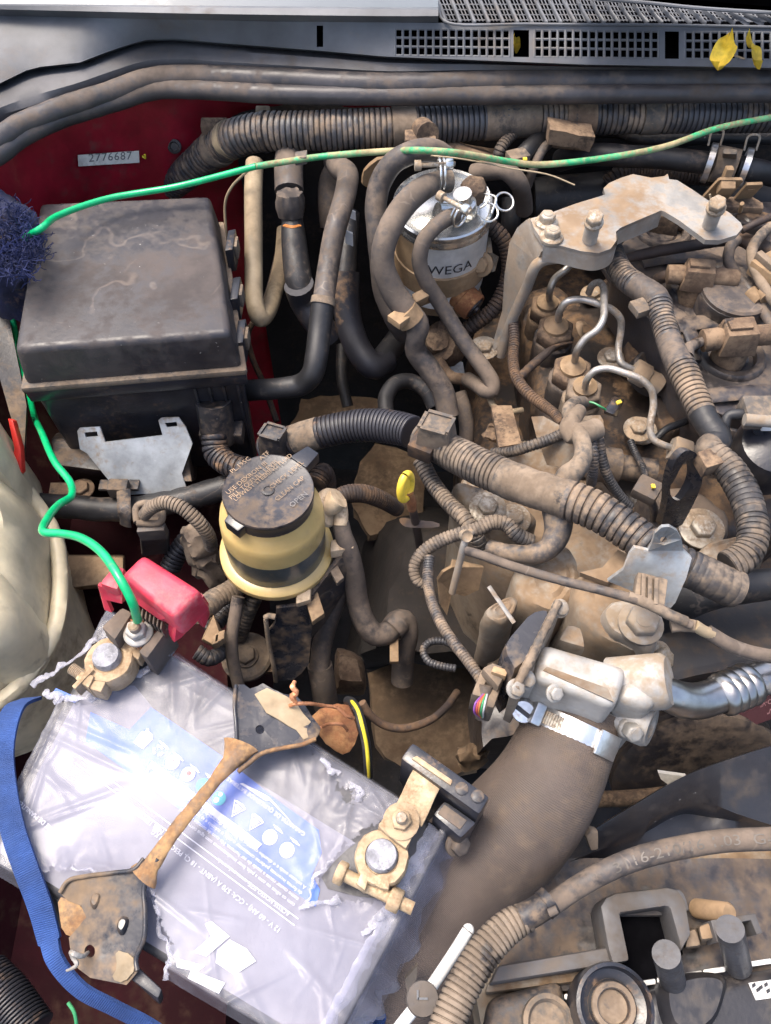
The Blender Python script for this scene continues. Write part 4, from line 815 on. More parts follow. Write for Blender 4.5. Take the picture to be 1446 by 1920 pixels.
solo('green_lead', hose(5, [(500, 1200, -.01), (560, 1205, -.005), (600, 1225, -.005), (625, 1240, -.01)], 4, seg=8), M['w_green'], 'thin green wire beside the front pump valve', 'wire')
t = thing('black_sensor', 'black sensor clip with yellow mark beside the front injection line', 'sensor'); obj('body', hexa(LZ(5, -.03, (610, 1260), (680, 1280), (720, 1190), (660, 1170)), LZ(5, -.012, (615, 1245), (665, 1265), (705, 1205), (655, 1185)), .002), M['black_gloss'], t); obj('yellow_mark', box(Q(690, 1203, -.011, 5), V(.0022, .001, 0), V(-.0006, .0016, 0), V(0, 0, .001)), M['yellow'], t); obj('hook', hose(5, [(520, 810, -.01), (495, 815, -.005), (500, 850, -.01), (510, 890, -.02)], 14, seg=8, flat=.4, flatdir=V(0, 0, 1)), M['beige_plastic'], t)
solo('valve_seal', lathe([(.012, 0), (.02, .004), (.023, .002), (.023, -.012)], Q(860, 1050, -.045, 5), V(.3, -.2, 1), 26), M['black'], 'dark ring seal behind the S-bent line end', 'seal')
solo('dark_link', hose(5, [(870, 1390, -.03), (920, 1340, -.025), (990, 1310, -.03), (1040, 1290, -.04)], 14, seg=12), M['rubber_dark'], 'short black hose under the thick right harness', 'hose')
# ================================================================ HARNESSES
t = thing('main_harness', 'thick corrugated main wiring harness crossing the engine bay', 'wiring harness')
MH = L(0, (500, 842, -.075), (537, 830, -.06), (591, 814, -.045), (656, 800, -.035), (713, 798, -.025), (764, 807, -.015), (807, 827, -.005), (850, 850, .005), (902, 876, .015), (973, 907, .025), (1045, 930, .035), (1116, 957, .04), (1177, 995, .04), (1234, 1036, .04), (1296, 1068, .038), (1348, 1092, .035), (1380, 1105, .03))
mr = wr(MH, [58, 60, 60, 62, 64, 64, 64, 68, 72, 74, 76, 76, 74, 72, 74, 76, 76])
def mseg(name, a, b, m, k=1, corr=None, wob=.03, depth=.11): obj(name, tube(MH, [r * k for r in mr], 22, corr=corr, depth=depth, sub=(a, b), wob=wob), M[m], t)
mseg('conduit_section', 0, .345, 'conduit_clean', corr=.0042, depth=.08); mseg('conduit_section', .37, .575, 'conduit_dusty', corr=.0044, depth=.09); mseg('tape_joint', .57, .70, 'tape', .98, wob=.08, corr=.005, depth=.012); mseg('conduit_section', .695, .93, 'conduit', corr=.0062, depth=.11); mseg('end_wrap', .925, 1, 'conduit_dusty', .97, wob=.07, corr=.006, depth=.02)
mseg('dust_crust', .08, .135, 'tape', 1.012, wob=.05)
for c, m, kk in (((818, 802, .026), 'tape', .72), ((512, 818, -.04), 'black', .6)):
    cc = Q(*c); k3 = lambda x, y, z: cc + V(x * kk, y * kk, z)
    o = obj('harness_clip', hexa([k3(-.026, -.012, -.03), k3(.020, -.022, -.03), k3(.030, .014, -.03), k3(-.016, .022, -.03)], [k3(-.022, -.006, .006), k3(.012, -.018, .006), k3(.022, .008, .006), k3(-.012, .018, .006)], .002), M[m], t)
    obj('clip_frame', gsum([box(k3(dx, dy, .0065), hx * kk, hy * kk, V(0, 0, .0012)) for dx, dy, hx, hy in ((-.005, -.012, V(.014, -.005, 0), V(.0008, .002, 0)), (.005, .013, V(.014, -.005, 0), V(.0008, .002, 0)), (-.016, .005, V(.002, -.0008, 0), V(.005, .011, 0)), (.016, -.004, V(.002, -.0008, 0), V(.005, .011, 0)))]), M[m], o)
obj('clip_foot', box(Q(795, 836, .004), V(.010, -.005, 0), V(.005, .010, 0), V(0, 0, .008), .002), M['conduit_brown'], t)
obj('branch', hose(8, [(620, 330, .03), (650, 275, .04), (690, 235, .045), (705, 180, .045), (690, 120, .045), (660, 85, .04)], [52, 44, 36, 34, 32, 28], seg=18, wob=.1), M['tape'], t)
obj('branch', hose(8, [(600, 380, .02), (605, 440, .018), (600, 510, .012), (560, 570, .005), (490, 590, 0), (400, 580, -.005), (330, 560, -.01)], [60, 56, 48, 42, 38, 32, 28], seg=18, wob=.08), M['conduit'], t)
t = thing('injector_harness', 'corrugated black harness running down the left of the valve cover', 'wiring harness')
IH = L(5, (655, 440, .03), (675, 510, .032), (720, 580, .035), (800, 640, .04), (870, 690, .042), (900, 770, .042), (930, 870, .042), (965, 960, .042), (1010, 1050, .042), (1060, 1160, .042), (1115, 1280, .042), (1180, 1390, .042)) + L(13, (390, 930, .042), (540, 1080, .042), (660, 1260, .042), (730, 1450, .042), (760, 1620, .042), (740, 1760, .04), (660, 1860, .038), (540, 1930, .036))
ir = wr(IH, [40, 44, 46, 50, 54, 46, 46, 50, 56, 52, 50, 52, 56, 58, 60, 58, 58, 58, 60, 62])
def iseg(name, a, b, m, k=1, corr=None, wob=.03, depth=.13): obj(name, tube(IH, [r * k for r in ir], 20, corr=corr, depth=depth, sub=(a, b), wob=wob), M[m], t)
iseg('conduit_section', 0, .17, 'conduit', corr=.0042); iseg('tape_joint', .165, .255, 'rubber', .97, wob=.07, corr=.006, depth=.012); iseg('conduit_section', .25, .37, 'conduit', corr=.0044); iseg('tape_joint', .365, .45, 'rubber', .98, wob=.06, corr=.006, depth=.02); iseg('conduit_section', .445, .59, 'conduit', corr=.0046); iseg('tape_joint', .585, .685, 'rubber_dark', .98, wob=.05, corr=.008, depth=.008); iseg('conduit_section', .68, .87, 'conduit_dusty', corr=.005, depth=.05); iseg('conduit_section', .865, 1, 'conduit_dusty', corr=.0046, depth=.08)
obj('side_clip', box(Q(795, 735, .042, 5), V(.007, .003, 0), V(-.003, .008, 0), V(0, 0, .004), .0015), M['tape'], t); obj('side_clip', box(Q(405, 1025, .045, 13), V(.011, .004, 0), V(-.002, .008, 0), V(0, 0, .007), .0015), M['brown'], t)
obj('stub_branch', hose(13, [(520, 800, .03), (520, 720, .045), (545, 640, .05), (640, 625, .052), (740, 640, .05)], [20, 19, 19, 22, 24], seg=14), M['rubber_dark'], t)
obj('stub_branch', hose(13, [(190, 130, .04), (210, 60, .04), (280, 20, .03), (400, -30, .025)], [26, 22, 18, 16], seg=14, wob=.08), M['rubber'], t)
t = thing('sensor_plug', 'pale dusty sensor plug at the right edge above the harness bend', 'connector')
obj('body', box(Q(800, 610, .052, 13), V(.013, 0, 0), V(0, .012, 0), V(0, 0, .008), .002), M['tape'], t); obj('barrel', lathe([(.005, -.012), (.005, .012)], Q(815, 680, .056, 13), V(1, -.1, 0), 14), M['alu'], t); obj('white_end', box(Q(905, 650, .05, 13), V(.008, 0, 0), V(0, .010, 0), V(0, 0, .006), .001), M['white_paint'], t)
for k in range(6): obj('bare_wire', hose(13, [(755 + k * 12, 720, .045), (765 + k * 14, 770, .04), (800 + k * 10, 815 + k * 5, .03)], 3, seg=6), M['black_gloss'], t)
solo('black_round_cap', lathe([(.03, -.03), (.032, 0), (.028, .012), (.016, .016), (0, .017)], Q(925, 920, .02, 13), V(-.1, -.2, 1), 30), M['black_gloss'], 'glossy black round cap cut by the right edge', 'cap')
# looms left of the harness
solo('ecu_loom', hose(8, [(60, 215, -.03), (110, 310, -.035), (180, 395, -.03), (235, 450, -.025), (280, 520, -.03), (300, 560, -.04)], [32, 32, 32, 32, 30, 28], pitch=8, depth=.1, seg=16), M['conduit_dusty'], 'dusty corrugated loom dropping from the harness clip', 'wiring loom')
solo('loop_loom', hose(8, [(500, 540, .0), (440, 510, .005), (400, 470, .008), (350, 462, .008), (280, 490, .004), (200, 512, 0), (120, 545, -.005), (60, 590, -.01), (35, 640, -.015), (45, 690, -.02), (90, 720, -.025)], [30, 30, 30, 30, 28, 26, 26, 24, 22, 20, 18], pitch=7, depth=.09, seg=16), M['conduit_dusty'], 'dusty corrugated loom looping left below the main harness', 'wiring loom')
solo('valve_loom', hose(8, [(95, 600, -.005), (90, 680, -.005), (100, 760, 0), (135, 850, .004), (185, 930, .008), (240, 1000, .012), (290, 1070, .015), (310, 1100, .015)], [22, 22, 20, 22, 22, 22, 22, 22], pitch=6, depth=.09, seg=14), M['conduit'], 'black taped loom running down to the EGR valve plug', 'wiring loom')
solo('small_loom', hose(8, [(220, 970, -.06), (160, 935, -.06), (100, 935, -.06), (72, 965, -.06), (90, 1010, -.06), (140, 1030, -.06), (200, 1040, -.06)], 15, pitch=6, depth=.14, seg=12), M['conduit'], 'small black corrugated loom curled left of the EGR plug', 'wiring loom')
solo('short_loom', hose(5, [(60, 1455, -.01), (150, 1450, .0), (250, 1420, .01), (340, 1390, .014), (430, 1350, .018)], [20, 21, 22, 22, 22], pitch=6.5, depth=.12, seg=14), M['conduit_dusty'], 'short dusty loom lying along the timing plate edge', 'wiring loom')
solo('twin_loom', hose(8, [(735, 130, .03), (745, 200, .025), (740, 270, .01), (735, 310, -.01)], 20, pitch=6, depth=.12, seg=12), M['conduit'], 'left of two slim looms dropping behind the main harness', 'wiring loom')
solo('twin_loom', hose(8, [(765, 130, .025), (775, 200, .015), (800, 280, .0), (850, 360, -.02), (890, 400, -.03)], 20, pitch=6, depth=.12, seg=12), M['conduit'], 'right of two slim looms dropping behind the main harness', 'wiring loom')
t = thing('timing_plate', 'dusty tan plate with clipped looms above the main harness', 'plate')
obj('plate', plate(L(8, (498, 45, .015), (545, 42, .015), (630, 90, .02), (650, 45, .022), (770, 38, .025), (783, 60, .022), (785, 135, .015), (740, 200, .01), (660, 250, .0), (560, 235, -.01), (520, 130, .005)), .004), M['alu_dirty'], t)
obj('wrapped_branch', hose(8, [(690, 20, .035), (660, 60, .04), (650, 110, .04), (700, 110, .038), (760, 90, .035)], [26, 34, 40, 44, 40], seg=16, wob=.1), M['tape'], t)
obj('loom_stub', hose(5, [(450, 1290, .03), (440, 1250, .03), (470, 1210, .02), (510, 1205, .005)], 26, seg=14, wob=.06), M['tape'], t)
solo('tan_strut', plate(L(8, (340, 0, -.06), (420, 0, -.06), (460, 150, -.05), (370, 165, -.05)), .006), M['brown'], 'brown strut standing left of the timing plate', 'strut')
# lifting eye
t = thing('lifting_eye', 'black steel lifting eye with a large oval hole', 'lifting eye')
oe = [(1005, 490, -.05), (1035, 400, -.01), (1040, 300, .02), (1062, 225, .045), (1100, 180, .055), (1135, 178, .055), (1168, 205, .048), (1180, 260, .033), (1168, 330, .01), (1130, 410, -.02), (1085, 490, -.05)]
ho = [(1075, 290, .022), (1095, 240, .036), (1118, 222, .041), (1128, 250, .033), (1125, 300, .018), (1105, 345, .004), (1085, 372, -.004), (1062, 355, .0), (1058, 320, .012)]
obj('eye', plate(rnd(L(8, *oe), 1), .005, [rnd(L(8, *[(1096 + (x - 1096) * 1.35, 295 + (y - 295) * 1.12, z) for x, y, z in ho]), 1)], ext=V(-.004, .004, -.001)), M['bracket_black'], t)
t = thing('yellow_mark_plug', 'grey sensor plug with yellow mark left of the lifting eye', 'connector'); obj('body', box(Q(955, 335, -.02, 8), V(.006, .009, 0), V(-.009, .006, 0), V(0, 0, .006), .003), M['rubber'], t); obj('yellow_mark', box(Q(980, 320, -.0105, 8), V(.0016, 0, 0), V(0, .002, 0), V(0, 0, .001)), M['yellow'], t); obj('lead', hose(8, [(890, 140, -.03), (910, 190, -.03), (940, 250, -.025), (955, 310, -.02)], 14, pitch=5, depth=.15, seg=10), M['rubber_dark'], t); obj('boot', hose(8, [(955, 350, -.02), (980, 400, -.03), (985, 450, -.05)], 16, seg=10), M['black'], t)
solo('barrel_sensor', lathe([(.012, -.03), (.012, .004), (.017, .005), (.017, .03), (.014, .034), (0, .034)], Q(860, 245, -.05, 8), V(-1, .1, .1), 26), M['black'], 'grey cylindrical sensor behind the slim looms', 'sensor')
# ================================================================ EGR REGION
t = thing('intake_manifold', 'dusty tan aluminium intake casting under the harness and brackets', 'manifold')
cast('runner', 8, -.02, -.2, [(410, 660), (470, 600), (640, 520), (700, 600), (720, 690), (640, 800), (560, 840), (430, 780)], 'alu_dirty', .003, parent=t)
cast('throat', 8, .0, -.2, [(640, 640), (850, 610), (1000, 720), (1020, 900), (950, 1010), (820, 960), (690, 900)], 'alu_dirty', .003, parent=t)
cast('web', 8, .012, -.1, [(760, 780), (900, 740), (1010, 800), (1015, 960), (960, 970), (900, 930), (800, 890)], 'alu', .002, parent=t)
cast('lug', 8, -.01, -.1, [(300, 800), (420, 740), (470, 760), (400, 860), (330, 860)], 'alu_dirty', .003, parent=t)
obj('big_bolt', bolt(Q(930, 865, .014, 8), V(0, -.05, 1), .0125, .010, 1.35), M['alu'], t); obj('corner_bolt', bolt(Q(1000, 1000, -.02, 8), V(.5, -.4, .8), .009, .008, 1.5), M['bolt'], t)
for (x0, y0, x1, y1) in ((330, 715, 430, 860),): obj('tab', hose(8, [(x0, y0, .02), ((x0 + x1) / 2, (y0 + y1) / 2, .015), (x1, y1, .01)], 9, flat=.5, flatdir=V(0, 0, 1), seg=10), M['steel'], t)
obj('rib', plate(L(8, (840, 570, .02), (900, 600, .02), (800, 700, .012), (690, 660, .01), (780, 640, .012)), .01), M['alu_dirty'], t)
t = thing('harness_bracket', 'pale galvanised bracket with an eyelet over the main harness', 'bracket')
hb = [(960, 575, .085), (905, 562, .085), (885, 590, .08), (862, 650, .07), (800, 695, .05), (850, 715, .05), (920, 745, .05), (980, 790, .045), (1050, 800, .045), (1068, 780, .048), (1112, 680, .07), (1132, 605, .08), (1100, 575, .085), (1092, 530, .1), (1075, 498, .11), (1045, 480, .115), (1015, 482, .115), (988, 505, .11), (975, 545, .095)]
obj('plate', plate(L(8, *hb), .003, [L(8, *[(1022 + 15 * math.cos(a), 536 + 17 * math.sin(a), .1) for a in [2 * math.pi * q / 14 for q in range(14)]])]), M['galv'], t)
ob = obj('clip', box(Q(965, 735, .072, 8), V(.010, -.003, 0), V(.003, .010, 0), V(0, 0, .005), .002), M['tape'], t)
for k in range(3): obj('clip_rib', box(Q(940 + k * 25, 720 + k * 8, .079, 8), V(.0014, 0, 0), V(.002, .010, 0), V(0, 0, .0015), .0004), M['tape'], ob)
t = thing('vacuum_hose', 'thin dusty vacuum hose crossing right in front of the pale bracket', 'hose')
VH = [(245, 575, .035), (300, 592, .045), (400, 628, .055), (600, 688, .068), (780, 732, .076), (900, 765, .078), (1000, 800, .075), (1080, 845, .07), (1130, 870, .068)]
obj('hose', hose(8, VH, [17, 18, 18, 18, 18, 19, 19, 18, 17], seg=14, wob=.06), M['rubber'], t)
obj('sleeve', hose(8, [(880, 755, .078), (960, 785, .077), (1040, 825, .073), (1110, 855, .07)], 21, seg=14, wob=.06), M['tape'], t); obj('joint', hose(8, [(1050, 875, .06), (1100, 868, .062), (1150, 875, .065)], [24, 26, 24], seg=14, wob=.15), M['tape'], t)
obj('union', hose(8, [(1145, 870, .066), (1180, 892, .062), (1215, 905, .06)], 22, seg=16), M['beige'], t)
obj('tail', hose(8, [(1195, 895, .06), (1280, 945, .055), (1360, 975, .05), (1446, 992, .048), (1560, 1000, .045), (2200, 990, .03)], 27, seg=16), M['rubber'], t)
t = thing('support_rod', 'thin grey steel rod leaning beside the looped loom', 'rod'); obj('rod', hose(8, [(262, 498, .03), (240, 530, .03), (215, 620, .01), (185, 740, -.02)], 14, seg=12), M['steel'], t); obj('hollow_tip', lathe([(.003, 0), (.0046, .001), (.0046, -.006)], Q(243, 517, .035, 8), V(.2, -.6, .7), 14), M['bolt'], t)
obj('sheet', plate(L(8, (130, 690, -.03), (150, 660, -.02), (185, 640, -.02), (190, 615, -.02), (310, 640, -.03), (290, 730, -.05), (235, 755, -.06), (185, 740, -.055), (165, 830, -.06), (140, 790, -.05)), .003), M['beige_plastic'], t)
# EGR valve
t = thing('egr_valve', 'pale dusty aluminium EGR valve with a black actuator head', 'valve')
def blk(n, zt, zb, pts, m, name, bev=.004, sh=V(0, 0, 0)):
    P = LZ(n, zt, *pts); c = sum(P, V(0, 0, 0)) / 4
    return obj(name, hexa([V(p.x, p.y, zb) + sh for p in P], P, bev, 3), M[m], t)
BODYT = LZ(11, .06, (505, 150), (540, 5), (885, 105), (835, 268))
obj('body', hexa([V(p.x, p.y, -.02) for p in BODYT], BODYT, .008, 4), M['alu'], t)
obj('body_step', hexa([V(p.x, p.y, -.02) for p in LZ(11, .052, (470, 150), (510, -20), (560, -5), (515, 175))], LZ(11, .052, (470, 150), (510, -20), (560, -5), (515, 175)), .004, 2), M['alu'], t)
obj('body_ear', hexa([V(p.x, p.y, -.01) for p in LZ(11, .045, (600, 0), (640, -70), (700, -55), (720, 35))], LZ(11, .045, (600, 0), (640, -70), (700, -55), (720, 35)), .005, 2), M['alu_dirty'], t)
blk(11, .03, -.02, [(500, 185), (545, 130), (760, 215), (800, 290)], 'alu', 'lower_rib', .004)
obj('recess_panel', slab(LZ(11, .0607, (545, 120), (560, 105), (800, 190), (825, 245)), .001), M['alu_dirty'], t)
blk(11, .05, -.03, [(830, 230), (890, 90), (1025, 140), (990, 275)], 'alu', 'outlet_block', .009)
blk(11, .02, -.04, [(740, 290), (790, 235), (940, 290), (900, 375)], 'alu', 'lower_block', .006)
obj('outlet_ring', lathe([(.015, -.02), (.015, .006), (.0135, .009), (.008, .009), (.007, .004), (0, .004)], Q(925, 325, .012, 11), V(.8, -.5, .3), 30), M['alu'], t)
obj('mount_bolt', bolt(Q(880, 345, .016, 11), V(.1, -.6, .7), .0065, .012, 1.2), M['alu'], t)
obj('outlet_boss', lathe([(.019, -.03), (.019, .006), (.016, .010), (.0, .011)], Q(985, 165, .04, 11), V(.8, -.1, .45), 30), M['alu'], t)
FP = [Q(592, 768, .075, 8), Q(618, 800, .065, 8), Q(452, 1135, .065, 8), Q(418, 1115, .075, 8)]
obj('flange', hexa([p + V(.004, .004, -.075) for p in FP], FP, .0015), M['alu_dirty'], t)
obj('gasket_edge', tube([FP[0].lerp(FP[1], .45) + V(0, 0, .002), FP[3].lerp(FP[2], .45) + V(0, 0, .002)], .003, 10, wob=.2), M['tape'], t)
AC = LZ(8, .062, (440, 885), (500, 815), (570, 800), (575, 830), (440, 1100), (375, 985), (400, 930))
obj('actuator_head', pillow(rnd([V(p.x, p.y, -.01) for p in AC], 1), .075, [(1, 0), (1, .8), (.96, .95), (.85, 1), (.5, 1), (.2, 1)]), M['bracket_black'], t)
for x, y, z in ((612, 803, .066), (478, 1085, .064), (436, 1120, .07)): obj('flange_screw', bolt(Q(x, y, z, 8), V(.3, -.4, .8), .005, .004, 1.3), M['alu'], t)
for x, y in ((480, 160), (515, 15), (590, 210)): obj('flange_screw', bolt(Q(x, y, .055, 11), V(.3, -.5, .8), .0048, .004, 1.3), M['alu'], t)
# plug with coloured wires
t = thing('egr_plug', 'dusty black plug with bundled coloured wires at the EGR valve', 'connector')
def quad(n, zt, zb, pts): P = LZ(n, zt, *pts); return [V(p.x, p.y, zb) for p in P], P
b_, p_ = quad(11, .05, .01, [(300, 110), (345, 85), (410, 110), (370, 190)]); obj('housing', hexa(b_, p_, .003), M['tape'], t)
b_, p_ = quad(11, .04, .01, [(262, 215), (300, 115), (335, 120), (300, 225)]); obj('latch_leg', hexa(b_, p_, .002), M['tape'], t)
b_, p_ = quad(11, .04, .01, [(335, 190), (380, 185), (350, 270), (320, 262)]); obj('latch_leg', hexa(b_, p_, .002), M['tape'], t)
b_, p_ = quad(11, .054, .045, [(340, 125), (350, 100), (408, 118), (398, 145)]); obj('yellowed_top', hexa(b_, p_, .001), M['beige_plastic'], t)
obj('boot', hose(11, [(320, 180, .04), (312, 220, .036), (300, 260, .03), (295, 305, .02)], [26, 24, 22, 18], seg=14), M['rubber'], t)
for k, (cm, dx) in enumerate((('w_purple', -24), ('w_red', -14), ('w_orange', -6), ('w_green', 4), ('w_white', 13))):
    obj('coloured_wire', hose(11, [(318 + dx * .4, 215, .052), (302 + dx, 250, .054), (296 + dx, 280, .05), (302 + dx * .3, 305, .035)], 4.2, seg=8), M[cm], t)
# bright EGR pipe with bellows
t = thing('egr_pipe', 'shiny stainless EGR pipe with a ribbed bellows', 'pipe')
EP = [(985, 195, .035), (1040, 215, .03), (1100, 238, .022), (1165, 240, .016), (1230, 220, .014), (1300, 192, .014), (1400, 155, .014), (1560, 100, .014), (2100, -80, .014)]
obj('pipe', hose(11, EP, [58, 64, 68, 68, 66, 64, 64, 64, 64], seg=36), M['chrome'], t)
EPV = L(11, *EP)
for k in range(4):
    a, b = L(11, (1262 + k * 30, 214 - k * 12.5, .014), (1275 + k * 30, 208 - k * 12.5, .014)); d = (b - a).normalized(); r = 33 * PX(a)
    obj('bellows_ring', lathe([(r * .98, -.006), (r * 1.2, -.0035), (r * 1.27, 0), (r * 1.2, .0035), (r * .98, .006)], a, d, 40), M['chrome'], t)
# ================================================================ BIG INTAKE HOSE
t = thing('intake_hose', 'wide brown rubber intake hose bending down from the EGR valve', 'hose')
BH = L(0, (1090, 1318, .0), (1078, 1350, -.005), (1058, 1400, -.012), (1022, 1475, -.025), (965, 1550, -.045), (890, 1620, -.07), (815, 1700, -.09), (755, 1790, -.1), (715, 1890, -.11), (690, 2000, -.12))
br = wr(BH, [166, 172, 182, 200, 215, 225, 230, 228, 224, 220])
obj('hose', tube(BH, br, 48, step=.006, wob=.012), M['rubber_big'], t)
t2 = thing('worm_clamp', 'bright steel worm drive clamp around the intake hose mouth', 'clamp')
ca, cb = BH[1].lerp(BH[2], .12), BH[1].lerp(BH[2], .62); d = (cb - ca).normalized(); rr = br[1] * 1.03; mid = (ca + cb) / 2
obj('band', lathe([(rr - .002, -.0075), (rr, -.0075), (rr + .0006, 0), (rr, .0075), (rr - .002, .0075)], mid, d, 72), M['clampsteel'], t2)
zz = V(0, 0, 1); sx = (zz - d * zz.dot(d)).normalized(); sy = d.cross(sx)
def onb(a, r, h=0): return mid + d * h + (sx * math.cos(a) + sy * math.sin(a)) * r
for s in (-1, 1):
    if (onb(.9 * s, rr) - mid).x < 0: sg = s
for k in range(13):
    a = sg * (.28 + k * .055); c = onb(a, rr + .0012); tx = (onb(a + .01, rr) - onb(a - .01, rr)).normalized(); nx = (c - mid).normalized()
    obj('thread_slot', box(c, tx * .0008 + d * .0003, d * .0045, nx * .0006), M['bolt'], t2)
sc_ = onb(sg * 1.12, rr + .005)
tx = (onb(sg * 1.13, rr) - onb(sg * 1.11, rr)).normalized()
obj('screw_housing', box(onb(sg * .98, rr + .003), tx * .013, d * .0078, (sc_ - mid).normalized() * .004, .0015), M['clampsteel'], t2)
hd = obj('screw_head', lathe([(.0085, -.008), (.0085, .004), (.0075, .006), (0, .0062)], sc_ + V(-.002, -.003, .006), V(-.25, -.55, .8), 26), M['clampsteel'], t2)
hdc = sc_ + V(-.002, -.003, .006) + V(-.25, -.55, .8).normalized() * .0064
obj('screw_slot', box(hdc, V(.0012, .0006, .0008), V(.004, -.003, -.001) * 1.4, V(-.25, -.55, .8) * .0006), M['ink'], hd)
obj('band_end', box(onb(-sg * .75, rr + .0016), (onb(-sg * .76, rr) - onb(-sg * .74, rr)).normalized() * .010, d * .0085, (onb(-sg * .75, rr) - mid).normalized() * .0012, .0008), M['clampsteel'], t2)
# ================================================================ BEHIND / BELOW ON THE RIGHT
solo('intercooler_pipe', hose(0, [(1180, 1200, -.1), (1250, 1140, -.06), (1330, 1110, -.03), (1446, 1095, -.02), (1600, 1080, -.02), (2000, 1050, -.02)], [70, 80, 70, 60, 60, 60], seg=22), M['rubber_dark'], 'dark smooth pipe behind the harness end at the right edge', 'pipe')
solo('front_cover', rough(subdiv(hexa(LZ(0, -.3, (1140, 1330), (1600, 1330), (1600, 1090), (1200, 1100)), LZ(0, -.07, (1180, 1300), (1620, 1200), (1620, 1100), (1230, 1120)), .01), 3), .003, 30), M['oily'], 'dark dusty timing cover behind the stainless pipe', 'engine cover')
t = thing('drive_belt', 'black ribbed drive belt with a red printed band', 'belt')
P4 = L(0, (1290, 1370, -.16), (1420, 1330, -.14), (1600, 1280, -.12)); bw_ = V(0, .03, .012)
obj('belt', loft([P4, [p + bw_ for p in P4], [p + bw_ + V(0, .002, -.004) for p in P4], [p + V(0, 0, -.004) for p in P4], P4], 30), M['belt'], t)
Pb = L(0, (1385, 1372, -.14), (1446, 1350, -.135), (1560, 1310, -.13))
obj('red_print', loft([[p + V(0, 0, .003) for p in Pb], [p + V(-.004, .034, .018) for p in Pb]], 12), M['belt_red'], t)
dx_ = (Pb[0] - Pb[1]).normalized(); wv_ = V(-.004, .034, .015); dy_ = -wv_.normalized(); nz_ = dx_.cross(dy_).normalized(); nz_ = nz_ if nz_.z > 0 else -nz_
for k in range(4):
    g_ = text('"MICRO-V"', V(0, 0, 0), V(1, 0, 0), V(0, 1, 0), .0056); xm_ = max(p.x for p in g_.v)
    e_ = Pb[0].lerp(Pb[1], .38 + .16 * (3 - k)) + V(0, 0, .003) + wv_ * (.25 + .2 * k) + nz_ * .0012
    obj('printed_line', G([e_ - dx_ * (xm_ - p.x) + dy_ * p.y for p in g_.v], g_.f), M['pink_ink'], t)
solo('belt_pulley', lathe([(.075, -.02), (.078, -.018), (.078, -.012), (.072, -.009), (.078, -.006), (.078, .0), (.072, .003), (.078, .006), (.078, .012), (.07, .016), (.02, .01)], Q(1300, 1440, -.2), V(0, -1, .5), 48), M['cover'], 'dark pulley deep behind the intake hose', 'pulley')
solo('crossmember', hose(0, [(1080, 1500, -.2), (1200, 1495, -.2), (1320, 1480, -.2)], 30, seg=14), M['brown'], 'brown tube low behind the intake hose', 'pipe')
solo('white_tab', plate(L(11, (1000, 525, -.06), (1110, 540, -.06), (1040, 572, -.07), (1010, 550, -.065)), .003), M['paper'], 'small pale tab poking out by the fan shroud', 'tab')
solo('dark_casting', rough(subdiv(hexa(LZ(0, -.3, (880, 1440), (1000, 1440), (980, 1300), (880, 1300)), LZ(0, -.1, (900, 1400), (975, 1370), (965, 1310), (890, 1320)), 0), 2), .006, 40), M['cover'], 'dark casting below the EGR plug', 'casting')
# ================================================================ POWER STEERING RESERVOIR
t = thing('fluid_reservoir', 'yellowed fluid reservoir with a black lettered screw cap', 'reservoir')
rc = Q(503, 920, .045); ra = V(.03, .03, 1).normalized(); cr0 = 86 * PX(rc)
obj('body', lathe([(.0345, -.012), (.036, -.02), (.041, -.026), (.0425, -.034), (.0428, -.044), (.0427, -.049)], rc, ra, 56), M['yellow_tank'], t)
obj('fluid_window', lathe([(.0427, -.049), (.0426, -.06), (.0424, -.07), (.042, -.079)], rc, ra, 56), M['fluid'], t)
obj('body_base', lathe([(.042, -.079), (.047, -.081), (.0488, -.083), (.049, -.088), (.047, -.092), (.042, -.094), (.03, -.11), (0, -.112)], rc, ra, 56), M['yellow_tank'], t)
cap = obj('cap', lathe([(cr0 * .97, -.019), (cr0 * .98, -.010), (cr0 * .985, -.004), (cr0 * 1.0, -.003), (cr0 * 1.005, -.001), (cr0 * .99, .0006), (cr0 * .96, .0), (0, .0002)], rc, ra, 64), M['cap'], t)
exr = (Q(640, 830, .045) - Q(420, 1010, .045)).normalized()           # reading direction of the cap's lettering
for (lx, ly, s) in ((443, 975, 1), (578, 850, .8)):
    c = Q(lx, ly, .045) - V(0, 0, .004); dr = (c - rc).normalized(); tx = V(-dr.y, dr.x, 0).normalized()
    obj('cap_lug', hexa([c + tx * a + dr * b - V(0, 0, .008) for a, b in ((-.009 * s, -.012), (.009 * s, -.012), (.0075 * s, .006), (-.0075 * s, .006))], [c + tx * a + dr * b + V(0, 0, .0038) for a, b in ((-.011 * s, -.012), (.011 * s, -.012), (.0075 * s, .006), (-.0075 * s, .006))], .0012), M['black_gloss'], cap)
ex = exr; ey = (V(0, 0, 1).cross(ex)).normalized()
def capt(s, px_, py_, size, m='emboss'): obj('raised_lettering', text(s, Q(px_, py_, .0462), ex, ey, size), M[m], cap)
capt('PL.195C', 436, 888, .0058); capt('ATF', 490, 863, .0056); capt('USE DEXRON III', 428, 928, .0058); capt('FILL TO FULL LEVEL', 434, 937, .0058); capt('LOWEST STEERING FLUID', 442, 940, .0052); capt('CHECK LEVEL', 510, 917, .0056); capt('CLEAN CAP', 520, 940, .0056); capt('OPEN', 548, 952, .0066, 'ink_soft')
obj('cap_centre', lathe([(.005, .0), (.005, .0012), (.0035, .0014), (.003, .0006), (0, .0006)], rc, ra, 20), M['black'], cap)
def spot(a, h, r): return rc + ra * h + V(math.cos(a), math.sin(a), 0) * r
fo = obj('outlet_fitting', tube(L(7, (740, 620, -.0), (790, 610, .004), (840, 570, .01)), .0095, 18), M['cream_fitting'], t)
